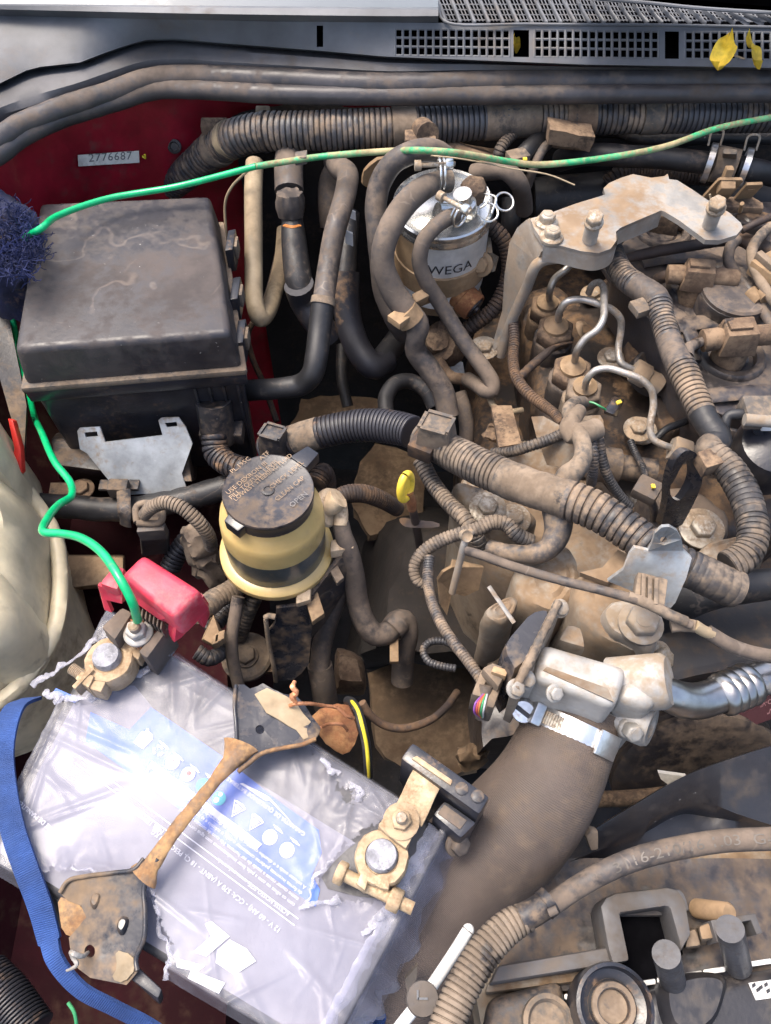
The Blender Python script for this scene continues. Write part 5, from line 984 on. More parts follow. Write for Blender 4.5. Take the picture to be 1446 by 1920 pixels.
obj('fitting_flange', lathe([(.015, -.003), (.0165, 0), (.0165, .003), (.0145, .005)], Q(765, 630, -.002, 7), V(.8, -.3, .35), 28), M['cream_fitting'], fo)
obj('fitting_drop', tube(L(7, (840, 590, .002), (852, 660, -.006), (850, 740, -.012)), wr(L(7, (850, 700, 0)), 28), 18), M['cream_fitting'], fo)
obj('small_tab', box(Q(862, 875, -.03, 7), V(.010, .002, 0), V(0, .006, 0), V(0, 0, .006), .002), M['cream_fitting'], t); obj('small_tab', box(Q(625, 1165, -.045, 7), V(.006, .002, 0), V(0, .009, 0), V(0, 0, .004), .002), M['cream_fitting'], t)
t = thing('reservoir_bracket', 'black folded bracket carrying the fluid reservoir', 'bracket')
obj('front_web', plate(L(7, (455, 1252, -.05), (630, 1232, -.05), (690, 1160, -.045), (670, 1420, -.09), (655, 1590, -.12), (610, 1650, -.13), (560, 1690, -.135), (450, 1700, -.135), (400, 1400, -.08), (430, 1370, -.075), (452, 1340, -.07)), .004), M['bracket_black'], t)
obj('side_web', plate(L(7, (630, 1232, -.05), (745, 1080, -.042), (850, 945, -.035), (935, 900, -.035), (938, 1010, -.05), (900, 1110, -.07), (760, 1330, -.10), (670, 1440, -.11)), .004, [L(7, (670, 1230, -.062), (700, 1180, -.06), (700, 1260, -.07), (680, 1310, -.075))]), M['black'], t)
obj('rolled_edge', hose(7, [(385, 1310, -.06), (410, 1298, -.058), (450, 1305, -.058)], 12, seg=10), M['tape'], t); obj('rolled_edge', hose(7, [(390, 1320, -.062), (410, 1480, -.09), (440, 1620, -.115), (452, 1700, -.135)], 9, seg=10), M['tape'], t)
obj('clip', box(Q(690, 1240, -.055, 7), V(.005, .004, 0), V(-.004, .012, 0), V(0, 0, .004), .001), M['beige_plastic'], t); obj('clip', box(Q(830, 1050, -.04, 7), V(.003, .003, 0), V(-.003, .006, 0), V(0, 0, .003), .001), M['tape'], t)
t = thing('return_hose', 'black rubber hose dropping from the reservoir outlet to the right', 'hose')
obj('hose', hose(7, [(850, 720, -.012), (868, 800, -.02), (905, 900, -.035), (935, 1050, -.06), (955, 1200, -.085), (995, 1330, -.1), (1060, 1410, -.11), (1140, 1400, -.115), (1200, 1330, -.115), (1245, 1330, -.12), (1262, 1400, -.13), (1240, 1520, -.15), (1230, 1700, -.18)], [32, 33, 36, 40, 41, 42, 44, 44, 44, 42, 42, 42, 42], seg=20), M['rubber'], t)
obj('spring_band', tube(L(7, (1165, 1385, -.113), (1215, 1335, -.113)), wr(L(7, (1200, 1350, -.11)), 48), 22, cap=False), M['rubber'], t); obj('band_ear', box(Q(1180, 1510, -.12, 7), V(.004, 0, 0), V(0, .012, 0), V(0, 0, .003), .001), M['beige_plastic'], t)
t = thing('suction_hose', 'black hose with a stepped sleeve behind the reservoir bracket', 'hose'); obj('hose', hose(7, [(880, 1020, -.07), (840, 1150, -.09), (785, 1300, -.11), (735, 1480, -.13), (720, 1620, -.145)], 38, seg=18), M['rubber'], t); obj('sleeve', hose(7, [(722, 1600, -.145), (740, 1700, -.16), (760, 1850, -.19)], 47, seg=18), M['rubber'], t)
solo('engine_mount', rough(subdiv(hexa(LZ(7, -.26, (800, 1800), (1020, 1800), (1000, 1540), (820, 1480)), LZ(7, -.19, (830, 1700), (1000, 1720), (960, 1560), (820, 1490)), .01), 2), .002, 50), M['brown'], 'brown domed metal cover below the reservoir hoses', 'mount')
# looms and hoses left of and under the reservoir
t = thing('arched_loom', 'dusty ringed loom arching from a black plug to the reservoir', 'wiring loom')
obj('loom', hose(6, [(815, 560, -.035), (860, 515, -.02), (940, 490, -.012), (1030, 520, -.012), (1110, 585, -.02), (1170, 660, -.035), (1195, 740, -.06)], [24, 27, 28, 28, 28, 27, 26], pitch=6.6, depth=.16, seg=16), M['conduit_dusty'], t)
t = thing('loom_plug', 'black plug with a rectangular collar at the loom end', 'connector')
obj('body', hexa(LZ(6, -.13, (800, 800), (960, 780), (960, 640), (800, 640)), LZ(6, -.05, (785, 640), (915, 625), (900, 530), (775, 545)), .004), M['black'], t)
fr4 = L(6, (775, 600, -.04), (770, 520, -.038), (800, 495, -.036), (900, 510, -.036), (918, 560, -.038), (905, 600, -.04), (775, 605, -.04)); obj('collar', tube(fr4, .0032, 10), M['tape'], t); obj('latch', box(Q(865, 655, -.05, 6), V(.012, .001, 0), V(0, .004, 0), V(0, 0, .008), .001), M['rubber'], t)
solo('torn_tape', rough(subdiv(gsum([pillow(rnd(LZ(6, -.075, (1010, 650), (1100, 640), (1180, 690), (1230, 720), (1240, 780), (1130, 800), (1060, 790)), 1), .02, [(1, -1), (1, .2), (.8, .8), (.4, 1)]), pillow(rnd(LZ(6, -.1, (1060, 800), (1150, 750), (1240, 780), (1245, 880), (1180, 910), (1110, 870)), 1), .02, [(1, -1), (1, .2), (.8, .8), (.4, 1)])]), 2), .007, 70), M['tape'], 'lump of torn dusty tape left of the reservoir', 'tape')
solo('dark_loom', hose(6, [(1060, 700, -.12), (1000, 780, -.13), (960, 860, -.14)], 40, pitch=8, depth=.12, seg=14), M['conduit_clean'], 'black corrugated loom in the gap behind the red cover', 'wiring loom')
t = thing('battery_loom', 'dusty wrapped loom passing under the reservoir to the red cover', 'wiring loom')
obj('wrap', hose(7, [(260, 1080, -.075), (180, 1140, -.075), (90, 1190, -.07), (20, 1240, -.065), (-60, 1290, -.06)], 42, seg=16, wob=.1, pitch=9, depth=.06), M['tape'], t)
obj('under_loom', hose(7, [(220, 1220, -.1), (150, 1270, -.1), (90, 1340, -.1), (20, 1390, -.1)], 30, pitch=8, depth=.12, seg=14), M['conduit'], t)
solo('dusty_loom', hose(7, [(320, 1180, -.09), (280, 1270, -.1), (240, 1380, -.12), (220, 1450, -.14)], 32, pitch=8, depth=.11, seg=14), M['conduit_dusty'], 'dusty corrugated loom dropping under the reservoir base', 'wiring loom')
solo('grey_tube', hose(7, [(220, 1180, -.06), (200, 1300, -.07), (180, 1420, -.08), (185, 1560, -.095), (215, 1700, -.11), (230, 1760, -.12)], 24, seg=14), M['rubber'], 'slim grey hose standing left of the reservoir bracket', 'hose')
t = thing('loom_clip', 'dusty tan clip block right of the red cover', 'clip'); obj('block', hexa(LZ(7, -.1, (-10, 1450), (80, 1500), (130, 1400), (60, 1280)), LZ(7, -.055, (0, 1440), (70, 1480), (120, 1440), (70, 1290)), .002), M['beige_plastic'], t)
for k in range(3): obj('tooth', box(Q(85 + k * 18, 1455 - k * 12, -.053, 7), V(.0025, .001, 0), V(0, .004, 0), V(0, 0, .005), .0006), M['beige_plastic'], t)
t = thing('tray_bolt', 'big bolt with wide washer on a tan plate left of the reservoir bracket', 'bolt'); obj('plate', plate(LZ(7, -.14, (240, 1480), (400, 1450), (440, 1640), (250, 1650)), .005), M['brown'], t); obj('washer', lathe([(.008, 0), (.0235, 0), (.0235, .004), (.021, .006), (.01, .006)], Q(275, 1555, -.139, 7), V(0, -.05, 1), 32), M['tape'], t); obj('head', bolt(Q(268, 1545, -.132, 7), V(0, -.05, 1), .0095, .007, 1.2), M['tape'], t)
solo('loom_stub', hose(6, [(1110, 1330, -.08), (1180, 1370, -.085), (1230, 1350, -.09), (1260, 1320, -.1)], 30, pitch=8, depth=.08, seg=14), M['conduit'], 'grey corrugated stub beside the battery corner', 'wiring loom')
# dipstick
t = thing('dipstick', 'yellow loop handled oil dipstick', 'dipstick')
dc = Q(1252, 502, .03, 7); n_ = V(.85, -.5, .1).normalized(); uu = (V(0, 0, 1) - n_ * n_.z).normalized(); ww = n_.cross(uu)
lo = [dc + uu * math.cos(a) * .0135 + ww * math.sin(a) * .0085 for a in [2 * math.pi * k / 24 for k in range(25)]]
obj('handle', tube(lo, .0032, 10, cap=False, step=.002) + lathe([(.0088, -.001), (.0088, .001), (0, .0012)], dc, n_, 20), M['yellow'], t)
obj('stopper', hose(7, [(1275, 540, .02), (1285, 590, .01), (1292, 640, .0)], [14, 20, 17], seg=14), M['rust'], t)
obj('tube', hose(7, [(1290, 620, .003), (1310, 710, -.02), (1330, 820, -.05), (1345, 920, -.08)], [15, 17, 16, 15], seg=14), M['conduit_brown'], t)
solo('dipstick_bracket', plate(rnd(L(7, (1207, 705, -.02), (1230, 688, -.018), (1300, 705, -.02), (1460, 720, -.02), (1460, 755, -.022), (1290, 755, -.024), (1235, 745, -.023)), 1), .004), M['conduit_brown'], 'flat rusty strip holding the dipstick tube', 'bracket')
solo('ribbed_black_pipe', hose(7, [(700, 480, -.1), (740, 420, -.1), (760, 500, -.12), (740, 560, -.13)], 40, pitch=6, depth=.1, seg=16), M['conduit_brown'], 'dark ribbed hose behind the reservoir cap', 'hose')
solo('brown_ribbed_hose', hose(7, [(830, 570, -.04), (900, 545, -.04), (1000, 545, -.045), (1100, 580, -.06), (1200, 640, -.09)], [34, 36, 36, 34, 30], pitch=5.5, depth=.07, seg=16), M['conduit_brown'], 'brown ribbed hose between reservoir outlet and dipstick', 'hose')
t = thing('yellow_striped_cable', 'black cable with a yellow stripe beside the battery hold-down', 'cable')
yp = [(650, 190, .0), (675, 200, .015), (700, 240, .02), (720, 310, .02), (740, 400, .01), (748, 480, 0), (752, 560, -.02)]
obj('cable', hose(10, yp, 17, seg=14), M['rubber_dark'], t); P = L(10, *[(x + 1, y, z + .0046) for x, y, z in yp]); obj('stripe', tube(P, .0013, 8), M['yellow_stripe'], t)
solo('dusty_cable', hose(10, [(720, 200, -.03), (760, 260, -.04), (830, 310, -.05), (920, 325, -.055), (1040, 290, -.06), (1120, 230, -.07), (1180, 150, -.09)], 15, seg=14), M['conduit_brown'], 'dusty black cable curving right from the striped one', 'cable')
solo('rusty_tray_tab', rough(subdiv(plate(rnd(L(10, (470, 240, -.03), (640, 190, -.02), (690, 270, -.025), (702, 380, -.03), (640, 455, -.035), (560, 420, -.03), (500, 340, -.03)), 1), .006), 1), .0015, 80), M['rust'], 'rusty battery tray tab beside the hold-down plate', 'tray tab')
t = thing('copper_wire', 'twisted copper wire tied through the upper hold-down plate', 'wire')
obj('strand', hose(10, [(370, 215, .02), (400, 205, .024), (470, 205, .02), (540, 215, .01), (600, 225, .005), (650, 265, .0), (680, 275, -.005)], 7, seg=8, wob=.2), M['copper'], t); obj('twist', hose(10, [(400, 200, .026), (385, 170, .03), (405, 150, .034), (385, 125, .036), (395, 95, .036)], [8, 13, 9, 12, 7], seg=8, wob=.3), M['copper'], t); obj('tail', hose(10, [(520, 320, .012), (560, 305, .005), (620, 305, .0), (650, 335, -.01)], 6, seg=8), M['copper'], t)
# ================================================================ LEFT TANK
t = thing('washer_tank', 'cream translucent washer fluid tank at the left edge', 'tank')
tk = LZ(0, -.10, (-260, 860), (-40, 830), (20, 885), (72, 955), (108, 1015), (114, 1110), (104, 1190), (60, 1260), (14, 1312), (-80, 1360), (-260, 1380))
tkg = pillow(rnd(tk, 2), .1, [(1.0, -1.2), (1.0, -.1), (.97, .25), (.88, .6), (.74, .82), (.5, .95), (.25, 1)])
obj('body', rough(tkg, .012, 9), M['cream'], t)
obj('seam_flange', tube(rnd([p + V(.002, 0, .004) for p in tk], 2), .0075, 10, wob=.1), M['cream'], t)
obj('lobe', rough(pillow(rnd(LZ(0, -.04, (-260, 770), (-20, 765), (10, 800), (28, 880), (10, 920), (-260, 930)), 2), .06, [(1, -1.6), (1, 0), (.95, .5), (.8, .8), (.5, 1), (.2, 1)]), .004, 20), M['cream'], t)
obj('lobe', rough(pillow(rnd(LZ(0, -.05, (-260, 1040), (-40, 1050), (30, 1090), (62, 1150), (40, 1220), (-60, 1260), (-260, 1260)), 2), .05, [(1, -1), (1, 0), (.94, .5), (.8, .8), (.5, 1), (.2, 1)]), .004, 20), M['cream'], t)
t = thing('red_lever', 'thin red plastic lever between the cream tank and the fuse box', 'lever'); obj('lever', plate(L(0, (14, 784, -.03), (24, 788, -.03), (38, 838, -.045), (41, 885, -.06), (32, 893, -.062), (21, 884, -.06), (26, 840, -.046)), .008, bev=.0015), M['red_lever'], t)
solo('dark_side_strip', plate(L(0, (-20, 560, -.02), (10, 560, -.02), (50, 760, -.06), (45, 860, -.08), (20, 780, -.06), (-20, 640, -.03)), .01), M['black'], 'dark trim strip between fender and fuse box', 'trim')
solo('apron_ledge', rough(subdiv(hexa(LZ(0, -.2, (110, 1110), (235, 1100), (235, 1040), (110, 1040)), LZ(0, -.16, (112, 1105), (232, 1090), (232, 1045), (112, 1040)), .003), 1), .001, 50), M['beige_plastic'], 'dusty grey ledge between the tank and the red cover', 'ledge')
# ================================================================ BATTERY
BC = [Q(205, 1150, 0), Q(838, 1558, 0), Q(612, 1990, 0), Q(-30, 1602, 0)]      # back-left, back-right, front-right, front-left
def bw(u, v, z=0): p = BC[0].lerp(BC[1], u).lerp(BC[3].lerp(BC[2], u), v); return V(p.x, p.y, z)
t = thing('car_battery', 'dark car battery with blue label under torn clear plastic wrap', 'battery')
obj('case', hexa([bw(a, b, -.19) for a, b in ((0, 0), (1, 0), (1, 1), (0, 1))][::-1], [bw(a, b, 0) for a, b in ((0, 0), (1, 0), (1, 1), (0, 1))][::-1], .006, 3), M['case'], t)
LBX = [(243, 1368), (283, 1326), (420, 1420), (520, 1500), (598, 1556), (603, 1600), (585, 1640), (600, 1668), (592, 1700), (430, 1590), (300, 1490), (160, 1390), (170, 1335)]
lab = obj('label_sheet', plate([bw(a, b, .0008) for a, b in ((.03, .3), (.16, .2), (.3, .27), (.97, .25), (.97, .97), (.03, .97))], .0006), M['label_grey'], t)
obj('blue_panel', plate(LZ(0, .0014, *LBX), .0005), M['blue_label'], lab)
ZL = .0024
def flat_(n, pts, m, name, z=ZL): obj(name, plate(LZ(n, z, *pts), .0005), M[m], lab)
def disc(n, x, y, r, m, name='icon', z=ZL): obj(name, lathe([(r * PX(Q(x, y, 0, n)) / ZN[n][2] * 1.0, 0), (0, .0001)], Q(x, y, z, n), V(0, 0, 1), 28), M[m], lab)
flat_(16, [(110, 260), (165, 185), (190, 190), (200, 165), (215, 172), (212, 185), (238, 205), (238, 240), (175, 305)], 'white', 'bottle_icon')
flat_(16, [(235, 385), (980, 950), (945, 985), (225, 430), (205, 465), (195, 455)], 'white', 'white_bar')
disc(16, 375, 395, 48, 'white'); disc(16, 480, 475, 48, 'white'); disc(16, 582, 552, 48, 'cyan'); disc(16, 690, 640, 46, 'cyan'); disc(16, 1035, 903, 50, 'white'); disc(16, 1150, 990, 50, 'white')
disc(16, 485, 470, 16, 'w_red', 'icon_mark', ZL + .0006); disc(16, 672, 650, 18, 'white', 'icon_mark', ZL + .0006); disc(16, 700, 612, 14, 'white', 'icon_mark', ZL + .0006); disc(16, 380, 385, 8, 'ink_soft', 'icon_mark', ZL + .0006); disc(16, 1040, 905, 10, 'paper', 'icon_mark', ZL + .0006)
for k in range(3):
    a = math.radians(120 * k + 20); pts = [(278 + 38 * math.cos(a + q) * (1 if w else .62), 315 + 38 * math.sin(a + q) * (1 if w else .62)) for w, qs in ((1, (0, .45, .9, 1.35)), (0, (1.35, .9, .45, 0))) for q in qs]; flat_(16, pts, 'white', 'recycling_arrow')
for pts in ([(795, 645), (872, 713), (775, 765)], [(915, 742), (992, 805), (895, 858)]):
    c = (sum(p[0] for p in pts) / 3, sum(p[1] for p in pts) / 3); obj('warning_triangle', plate(LZ(16, ZL, *pts), .0005, [LZ(16, ZL, *[(c[0] + (x - c[0]) * .78, c[1] + (y - c[1]) * .78) for x, y in pts])]), M['white'], lab); flat_(16, [(c[0] + (x - c[0]) * .55, c[1] + (y - c[1]) * .55) for x, y in pts], 'paper', 'warning_fill')
flat_(16, [(830, 540), (850, 535), (1030, 630), (1195, 815), (1030, 650), (1010, 655)], 'white', 'roof_mark')
for (x, y) in ((310, 260), (410, 340), (520, 420), (625, 480), (835, 665), (955, 755), (1085, 830), (1200, 915)):
    for j in range(3): flat_(16, [(x - 25 + j * 8, y + j * 12 - 14), (x + 22 + j * 8, y + j * 12 + 18), (x + 19 + j * 8, y + j * 12 + 24), (x - 28 + j * 8, y + j * 12 - 8)], 'white', 'caption_line')
tx_ = (Q(16 * 0 + 435, 1470, 0) - Q(568, 1567, 0)).normalized(); ty_ = V(0, 0, 1).cross(tx_)
def bt(s, x, y, size, m='white', sp=1): obj('printed_text', text(s, Q(x, y, ZL), tx_, ty_, size, sp=sp), M[m], lab)
bt('GARANTIA DE QUALIDADE BATERIAS CRAL', 574, 1562, .0038, sp=1.02)
body = ['A solucao acida e o chumbo contidos na bateria se descartados na natureza', 'de forma incorreta poderao contaminar o solo, o subsolo e as aguas, bem', 'como causar riscos a saude do ser humano. No caso de contato acidental', 'com os olhos ou com a pele, lavar imediatamente com agua corrente']
for k, s in enumerate(body): bt(s, 575 - k * 7, 1662 + k * 11, .0033)
bt('ACESSE NOSSO SITE: www.cral.com.br', 545, 1712, .0036); bt('12 V - 60 AH) - CCA: 570 A (ABNT - 18 C), PESO: 17,3 KG', 528, 1742, .0043); bt('NBR 15914/15940', 308, 1558, .0042); bt('LIVRE DE MANUTENCAO', 110, 1560, .0042)
for off in (0, 12):
    flat_(0, [(560 - off * .6, 1722 + off), (150 - off * .6, 1418 + off), (149 - off * .6, 1420 + off), (559 - off * .6, 1724 + off)], 'white', 'ruled_line')
flat_(19, [(290, 800), (330, 780), (450, 880), (300, 1010), (215, 980), (330, 880)], 'white', 'logo_shape'); flat_(19, [(450, 900), (560, 960), (620, 1040), (480, 1130), (360, 1050), (370, 970)], 'white', 'logo_shape'); flat_(19, [(100, 1020), (290, 1070), (240, 1110), (420, 1180), (380, 1250), (180, 1150), (200, 1100), (110, 1080)], 'white', 'logo_shape')
flat_(0, [(105, 1290), (150, 1310), (140, 1318), (98, 1300)], 'blue_label', 'corner_print')
# torn clear wrap
def inside(p, poly):
    x, y = p; r = False
    for (a, b), (c, d) in zip(poly, poly[1:] + poly[:1]):
        if (b > y) != (d > y) and x < (c - a) * (y - b) / (d - b) + a: r = not r
    return r
HO = [[(572, 1692), (590, 1650), (630, 1600), (680, 1555), (742, 1528), (790, 1500), (850, 1530), (770, 1610), (752, 1690), (700, 1694), (640, 1684)], [(628, 1464), (642, 1470), (668, 1494), (655, 1516), (640, 1500)], [(110, 1310), (140, 1240), (215, 1175), (330, 1150), (330, 1225), (262, 1258), (200, 1294), (150, 1306)], [(60, 1640), (130, 1622), (225, 1642), (285, 1668), (322, 1790), (300, 1850), (285, 1960), (200, 1960), (80, 1740)], [(583, 1400), (592, 1408), (588, 1416)]]
NU, NV = 320, 210; v, f = [], []
CR = []
for k in range(84):
    if k < 64:      # creases gather along the edges of the wrap
        sd_ = random.random(); u0, w0 = (random.uniform(0, 1), random.choice((random.uniform(0, .12), random.uniform(.72, 1)))) if sd_ < .6 else (random.choice((random.uniform(0, .16), random.uniform(.86, 1))), random.uniform(0, 1))
    else: u0, w0 = random.uniform(0, 1), random.uniform(0, 1)
    a = random.uniform(0, math.pi); l = random.uniform(.012, .05); p0 = bw(u0, w0).to_2d(); d0 = Vector((math.cos(a), math.sin(a))); CR.append((p0 - d0 * l, d0, 2 * l, random.uniform(.0005, .0019) * (1 if k < 64 else .45), random.uniform(.0012, .0028)))
HW = [[Q(x, y, 0).to_2d() for x, y in h] for h in HO[:4]]
def sst(x): x = min(max(x, 0), 1); return x * x * (3 - 2 * x)
for j in range(NV + 1):
    for i in range(NU + 1):
        u = -.035 + 1.085 * i / NU; w = -.03 + 1.07 * j / NV; p = bw(u, w); q = p.to_2d()
        e = max(-u, 0) * .29 + max(u - 1, 0) * .29 + max(-w, 0) * .19 + max(w - 1, 0) * .19
        z = .0036 + .0012 * noise.noise(p * 11) + .0003 * noise.noise(p * 60) + .017 * sst((w - .5) / .45) * sst((u - .15) / .4) + .004 * sst((.22 - u) / .2)  # broad bulge shaped into the wrap to catch the sun's glare
        for p0, d0, l, am, wd_ in CR:
            r_ = q - p0; s_ = r_.dot(d0)
            if 0 < s_ < l:
                c_ = abs(r_.x * d0.y - r_.y * d0.x)
                if c_ < wd_ * 3: z += am * math.exp(-(c_ / wd_) ** 2) * math.sin(math.pi * s_ / l)
        nd_ = min((h - q).length for hh in HW for h in hh)
        if nd_ < .03: z += math.exp(-nd_ / .008) * (.0015 + .003 * noise.noise(p * 130))
        z -= e * 3.0 * (1 + .25 * noise.noise(p * 60)); p.z = z; v.append(p)
PXY = [proj(p) for p in v]
for j in range(NV):
    for i in range(NU):
        a = j * (NU + 1) + i; x, y = PXY[a]; jx, jy = noise.noise(V(x * .06, y * .06, 0)) * 14 + noise.noise(V(x * .2, y * .2, 5)) * 7, noise.noise(V(x * .06, y * .06, 9)) * 14 + noise.noise(V(x * .2, y * .2, 7)) * 7
        if any(inside((x + jx, y + jy), h) for h in HO): continue
        f.append([a, a + 1, a + NU + 2, a + NU + 1])
obj('clear_wrap', G(v, f), M['film'], t, 180)
sk = []
for j in range(7):
    ln = []
    for i in range(61):
        w = .02 + .98 * i / 60; o_ = bw(1, w, 0) - bw(.99, w, 0); o_ = V(o_.x, o_.y, 0).normalized(); s_ = j / 6
        ln.append(bw(1, w, .006) + o_ * (-.012 + .026 * s_ + .004 * s_ * math.sin(w * 34 + 2 * math.sin(w * 9)) + .003 * noise.noise(V(w * 22, s_ * 3, 2))) + V(0, 0, -.075 * max(0, s_ - .18) ** 1.2 + .0025 * noise.noise(V(w * 30, s_ * 4, 8))))
    sk.append(ln)
obj('hanging_wrap', G([p for l in sk for p in l], [[j * 61 + i, j * 61 + i + 1, (j + 1) * 61 + i + 1, (j + 1) * 61 + i] for j in range(6) for i in range(60)]), M['film_fold'], t, 180)
def torn(pts, w=.0014, z=.0062):
    P_ = []
    for (a, b), (c, d) in zip(pts, pts[1:]):
        for q in range(5): x, y = a + (c - a) * q / 5, b + (d - b) * q / 5; P_.append((x + random.uniform(-5, 5), y + random.uniform(-5, 5)))
    Pw = [Q(x, y, z + random.uniform(-.001, .0025)) for x, y in P_]
    for k in range(0, len(Pw) - 4, 4):
        if random.random() < .85: obj('torn_edge', tube(Pw[k:k + 6], [random.uniform(.3, 1.6) * w for _ in Pw[k:k + 6]], 7, flat=.4, flatdir=V(0, 0, 1), wob=.6, step=.0015), M['torn_film'], t)
torn([(560, 1700), (640, 1688), (700, 1698), (752, 1694)], .0018); torn([(572, 1692), (590, 1650), (630, 1600), (680, 1555)], .001); torn([(80, 1300), (120, 1312), (200, 1298), (262, 1262), (310, 1230), (330, 1222)], .0022); torn([(575, 1400), (612, 1430), (640, 1462), (680, 1490), (660, 1520)], .0022); torn([(130, 1625), (225, 1645), (285, 1672), (300, 1740), (322, 1795), (304, 1850)], .0012); torn([(60, 1290), (130, 1240), (200, 1185)], .0018); torn([(640, 1780), (690, 1740), (730, 1700)], .002)
for (x, y) in ((211, 1246), (716, 1612)): 
    obj('battery_post', lathe([(.012, -.005), (.0098, .016), (.009, .018), (0, .0182)], Q(x, y, .012), V(0, 0, 1), 32), M['lead'], t)
obj('post_recess', plate(rnd(LZ(0, .0015, (590, 1660), (640, 1600), (690, 1565), (745, 1545), (770, 1600), (752, 1680), (690, 1686)), 1), .001), M['case'], t)
# negative clamp
t = thing('negative_clamp', 'corroded tan terminal clamp with black fuse block, near the intake hose', 'terminal clamp')
pc = Q(716, 1612, .016)
obj('ring', rough(lathe([(.0102, -.008), (.0165, -.008), (.0168, .008), (.0158, .010), (.0108, .010), (.0102, .008)], pc, V(0, 0, 1), 36), .0007, 220), M['brass'], t)
for pts in ([(690, 1075), (720, 1010), (760, 1030), (735, 1110)], [(765, 1080), (790, 1030), (860, 1020), (850, 1110)]):
    b_, p_ = quad(10, .026, .006, pts); obj('jaw', rough(subdiv(hexa(b_, p_, .0015), 1), .0006, 250), M['brass'], t)
obj('pinch_bolt', lathe([(.004, -.024), (.004, .026)], Q(780, 1105, .016, 10), V(1, -.45, 0), 16), M['brass'], t); obj('pinch_nut', bevel(lathe([(.0075, .010), (.0075, .018)], Q(780, 1105, .016, 10), V(1, -.45, 0), 6), .0008, 1), M['brass'], t); obj('pinch_head', bevel(lathe([(.0075, -.026), (.0075, -.02)], Q(780, 1105, .016, 10), V(1, -.45, 0), 6), .0008, 1), M['brass'], t)
b_, p_ = quad(10, .032, .022, [(795, 800), (850, 720), (985, 790), (935, 910)]); obj('bolt_pad', rough(subdiv(hexa(b_, p_, .0015), 2), .0006, 200), M['brass'], t)
b_, p_ = quad(10, .030, .0265, [(870, 720), (980, 500), (1110, 590), (1010, 800)]); obj('strap', rough(subdiv(hexa(b_, p_, .001), 2), .0006, 120), M['brass'], t)
for pts in ([(960, 470), (985, 455), (1160, 575), (1150, 600)],): b_, p_ = quad(10, .036, .022, pts); obj('strap_edge', hexa(b_, p_, .0008), M['brass'], t)
obj('terminal_bolt', bolt(Q(910, 775, .032, 10), V(0, 0, 1), .0066, .006, 1.75), M['brass'], t); obj('bolt_tip', lathe([(.0036, .004), (.0036, .011), (.003, .012), (0, .012)], Q(910, 775, .032, 10), V(0, 0, 1), 16), M['bolt'], t)
b_, p_ = quad(10, .034, -.02, [(900, 480), (965, 385), (1345, 655), (1270, 770)]); 
fb = obj('fuse_block', hexa([p + V(0, 0, 0) for p in b_], LZ(10, .034, (905, 470), (965, 388), (1342, 655), (1290, 745)), .003, 2), M['black_gloss'], t)
b_, p_ = quad(10, .022, -.03, [(1060, 740), (1120, 670), (1280, 780), (1200, 860)]); o = obj('fuse_shoulder', hexa(b_, p_, .003), M['black_gloss'], t)
b_, p_ = quad(10, .0228, .02, [(1085, 735), (1120, 692), (1230, 770), (1195, 815)]); obj('fuse_window', hexa(b_, p_, .0008), M['rubber'], fb)
for x, y in ((1203, 618), (1280, 655)): obj('pin_cap', lathe([(.0042, 0), (.0042, .001), (.0035, .0014), (0, .0014)], Q(x, y, .034, 10), V(0, 0, 1), 18), M['black'], fb)
obj('side_screw', bolt(Q(1180, 880, -.005, 10), V(.5, -.5, .6), .007, .006, 1.3), M['rubber'], t)
# positive clamp
t = thing('positive_clamp', 'corroded tan terminal clamp holding the green wire, near the red cover', 'terminal clamp')
pc = Q(211, 1246, .016)
obj('ring', rough(lathe([(.0104, -.008), (.0172, -.008), (.0175, .008), (.0165, .010), (.011, .010), (.0104, .008)], pc, V(0, 0, 1), 36), .0007, 220), M['brass'], t)
b_, p_ = quad(6, .028, .008, [(420, 1480), (460, 1440), (530, 1470), (500, 1540)]); obj('jaw', rough(subdiv(hexa(b_, p_, .0015), 1), .0006, 250), M['brass'], t); b_, p_ = quad(6, .026, .008, [(500, 1540), (530, 1490), (600, 1500), (570, 1560)]); obj('jaw', hexa(b_, p_, .0015), M['brass'], t)
obj('pinch_bolt', tube(L(6, (405, 1425, .02), (520, 1500, .02)), .0042, 14, corr=.0014, depth=.12), M['bolt'], t); obj('pinch_washer', box(Q(485, 1500, .022, 6), V(.0014, -.001, 0), V(.005, .007, 0), V(0, 0, .007), .0005), M['brass'], t)
b_, p_ = quad(6, .026, .012, [(660, 1290), (720, 1180), (860, 1200), (780, 1380)]); obj('bolt_pad', rough(subdiv(hexa(b_, p_, .002), 2), .001, 150), M['brass'], t)
obj('terminal_nut', bolt(Q(782, 1225, .036, 6), V(0, -.05, 1), .0078, .008, 1.35), M['alu'], t); obj('terminal_stud', lathe([(.004, 0), (.004, .013), (.003, .014), (0, .014)], Q(782, 1225, .037, 6), V(0, -.05, 1), 18), M['bolt'], t)
for k in range(16):
    a = k * .4; c = Q(782 + 55 * math.cos(a), 1215 + 60 * math.sin(a), .034, 6); obj('copper_strand', tube([Q(765, 1165, .048, 6), c + V(0, 0, .004), c + V(.003, -.005, -.004)], .0006, 5), M['copper'], t)
b_, p_ = quad(6, .04, .005, [(560, 1200), (690, 1065), (760, 1100), (640, 1285)]); obj('fusible_block', hexa(b_, LZ(6, .042, (568, 1190), (690, 1075), (750, 1110), (648, 1268)), .003), M['rubber'], t)
b_, p_ = quad(6, .036, .002, [(780, 1330), (930, 1160), (960, 1190), (830, 1370)]); obj('fuse_arm', hexa(b_, p_, .002), M['rubber'], t)
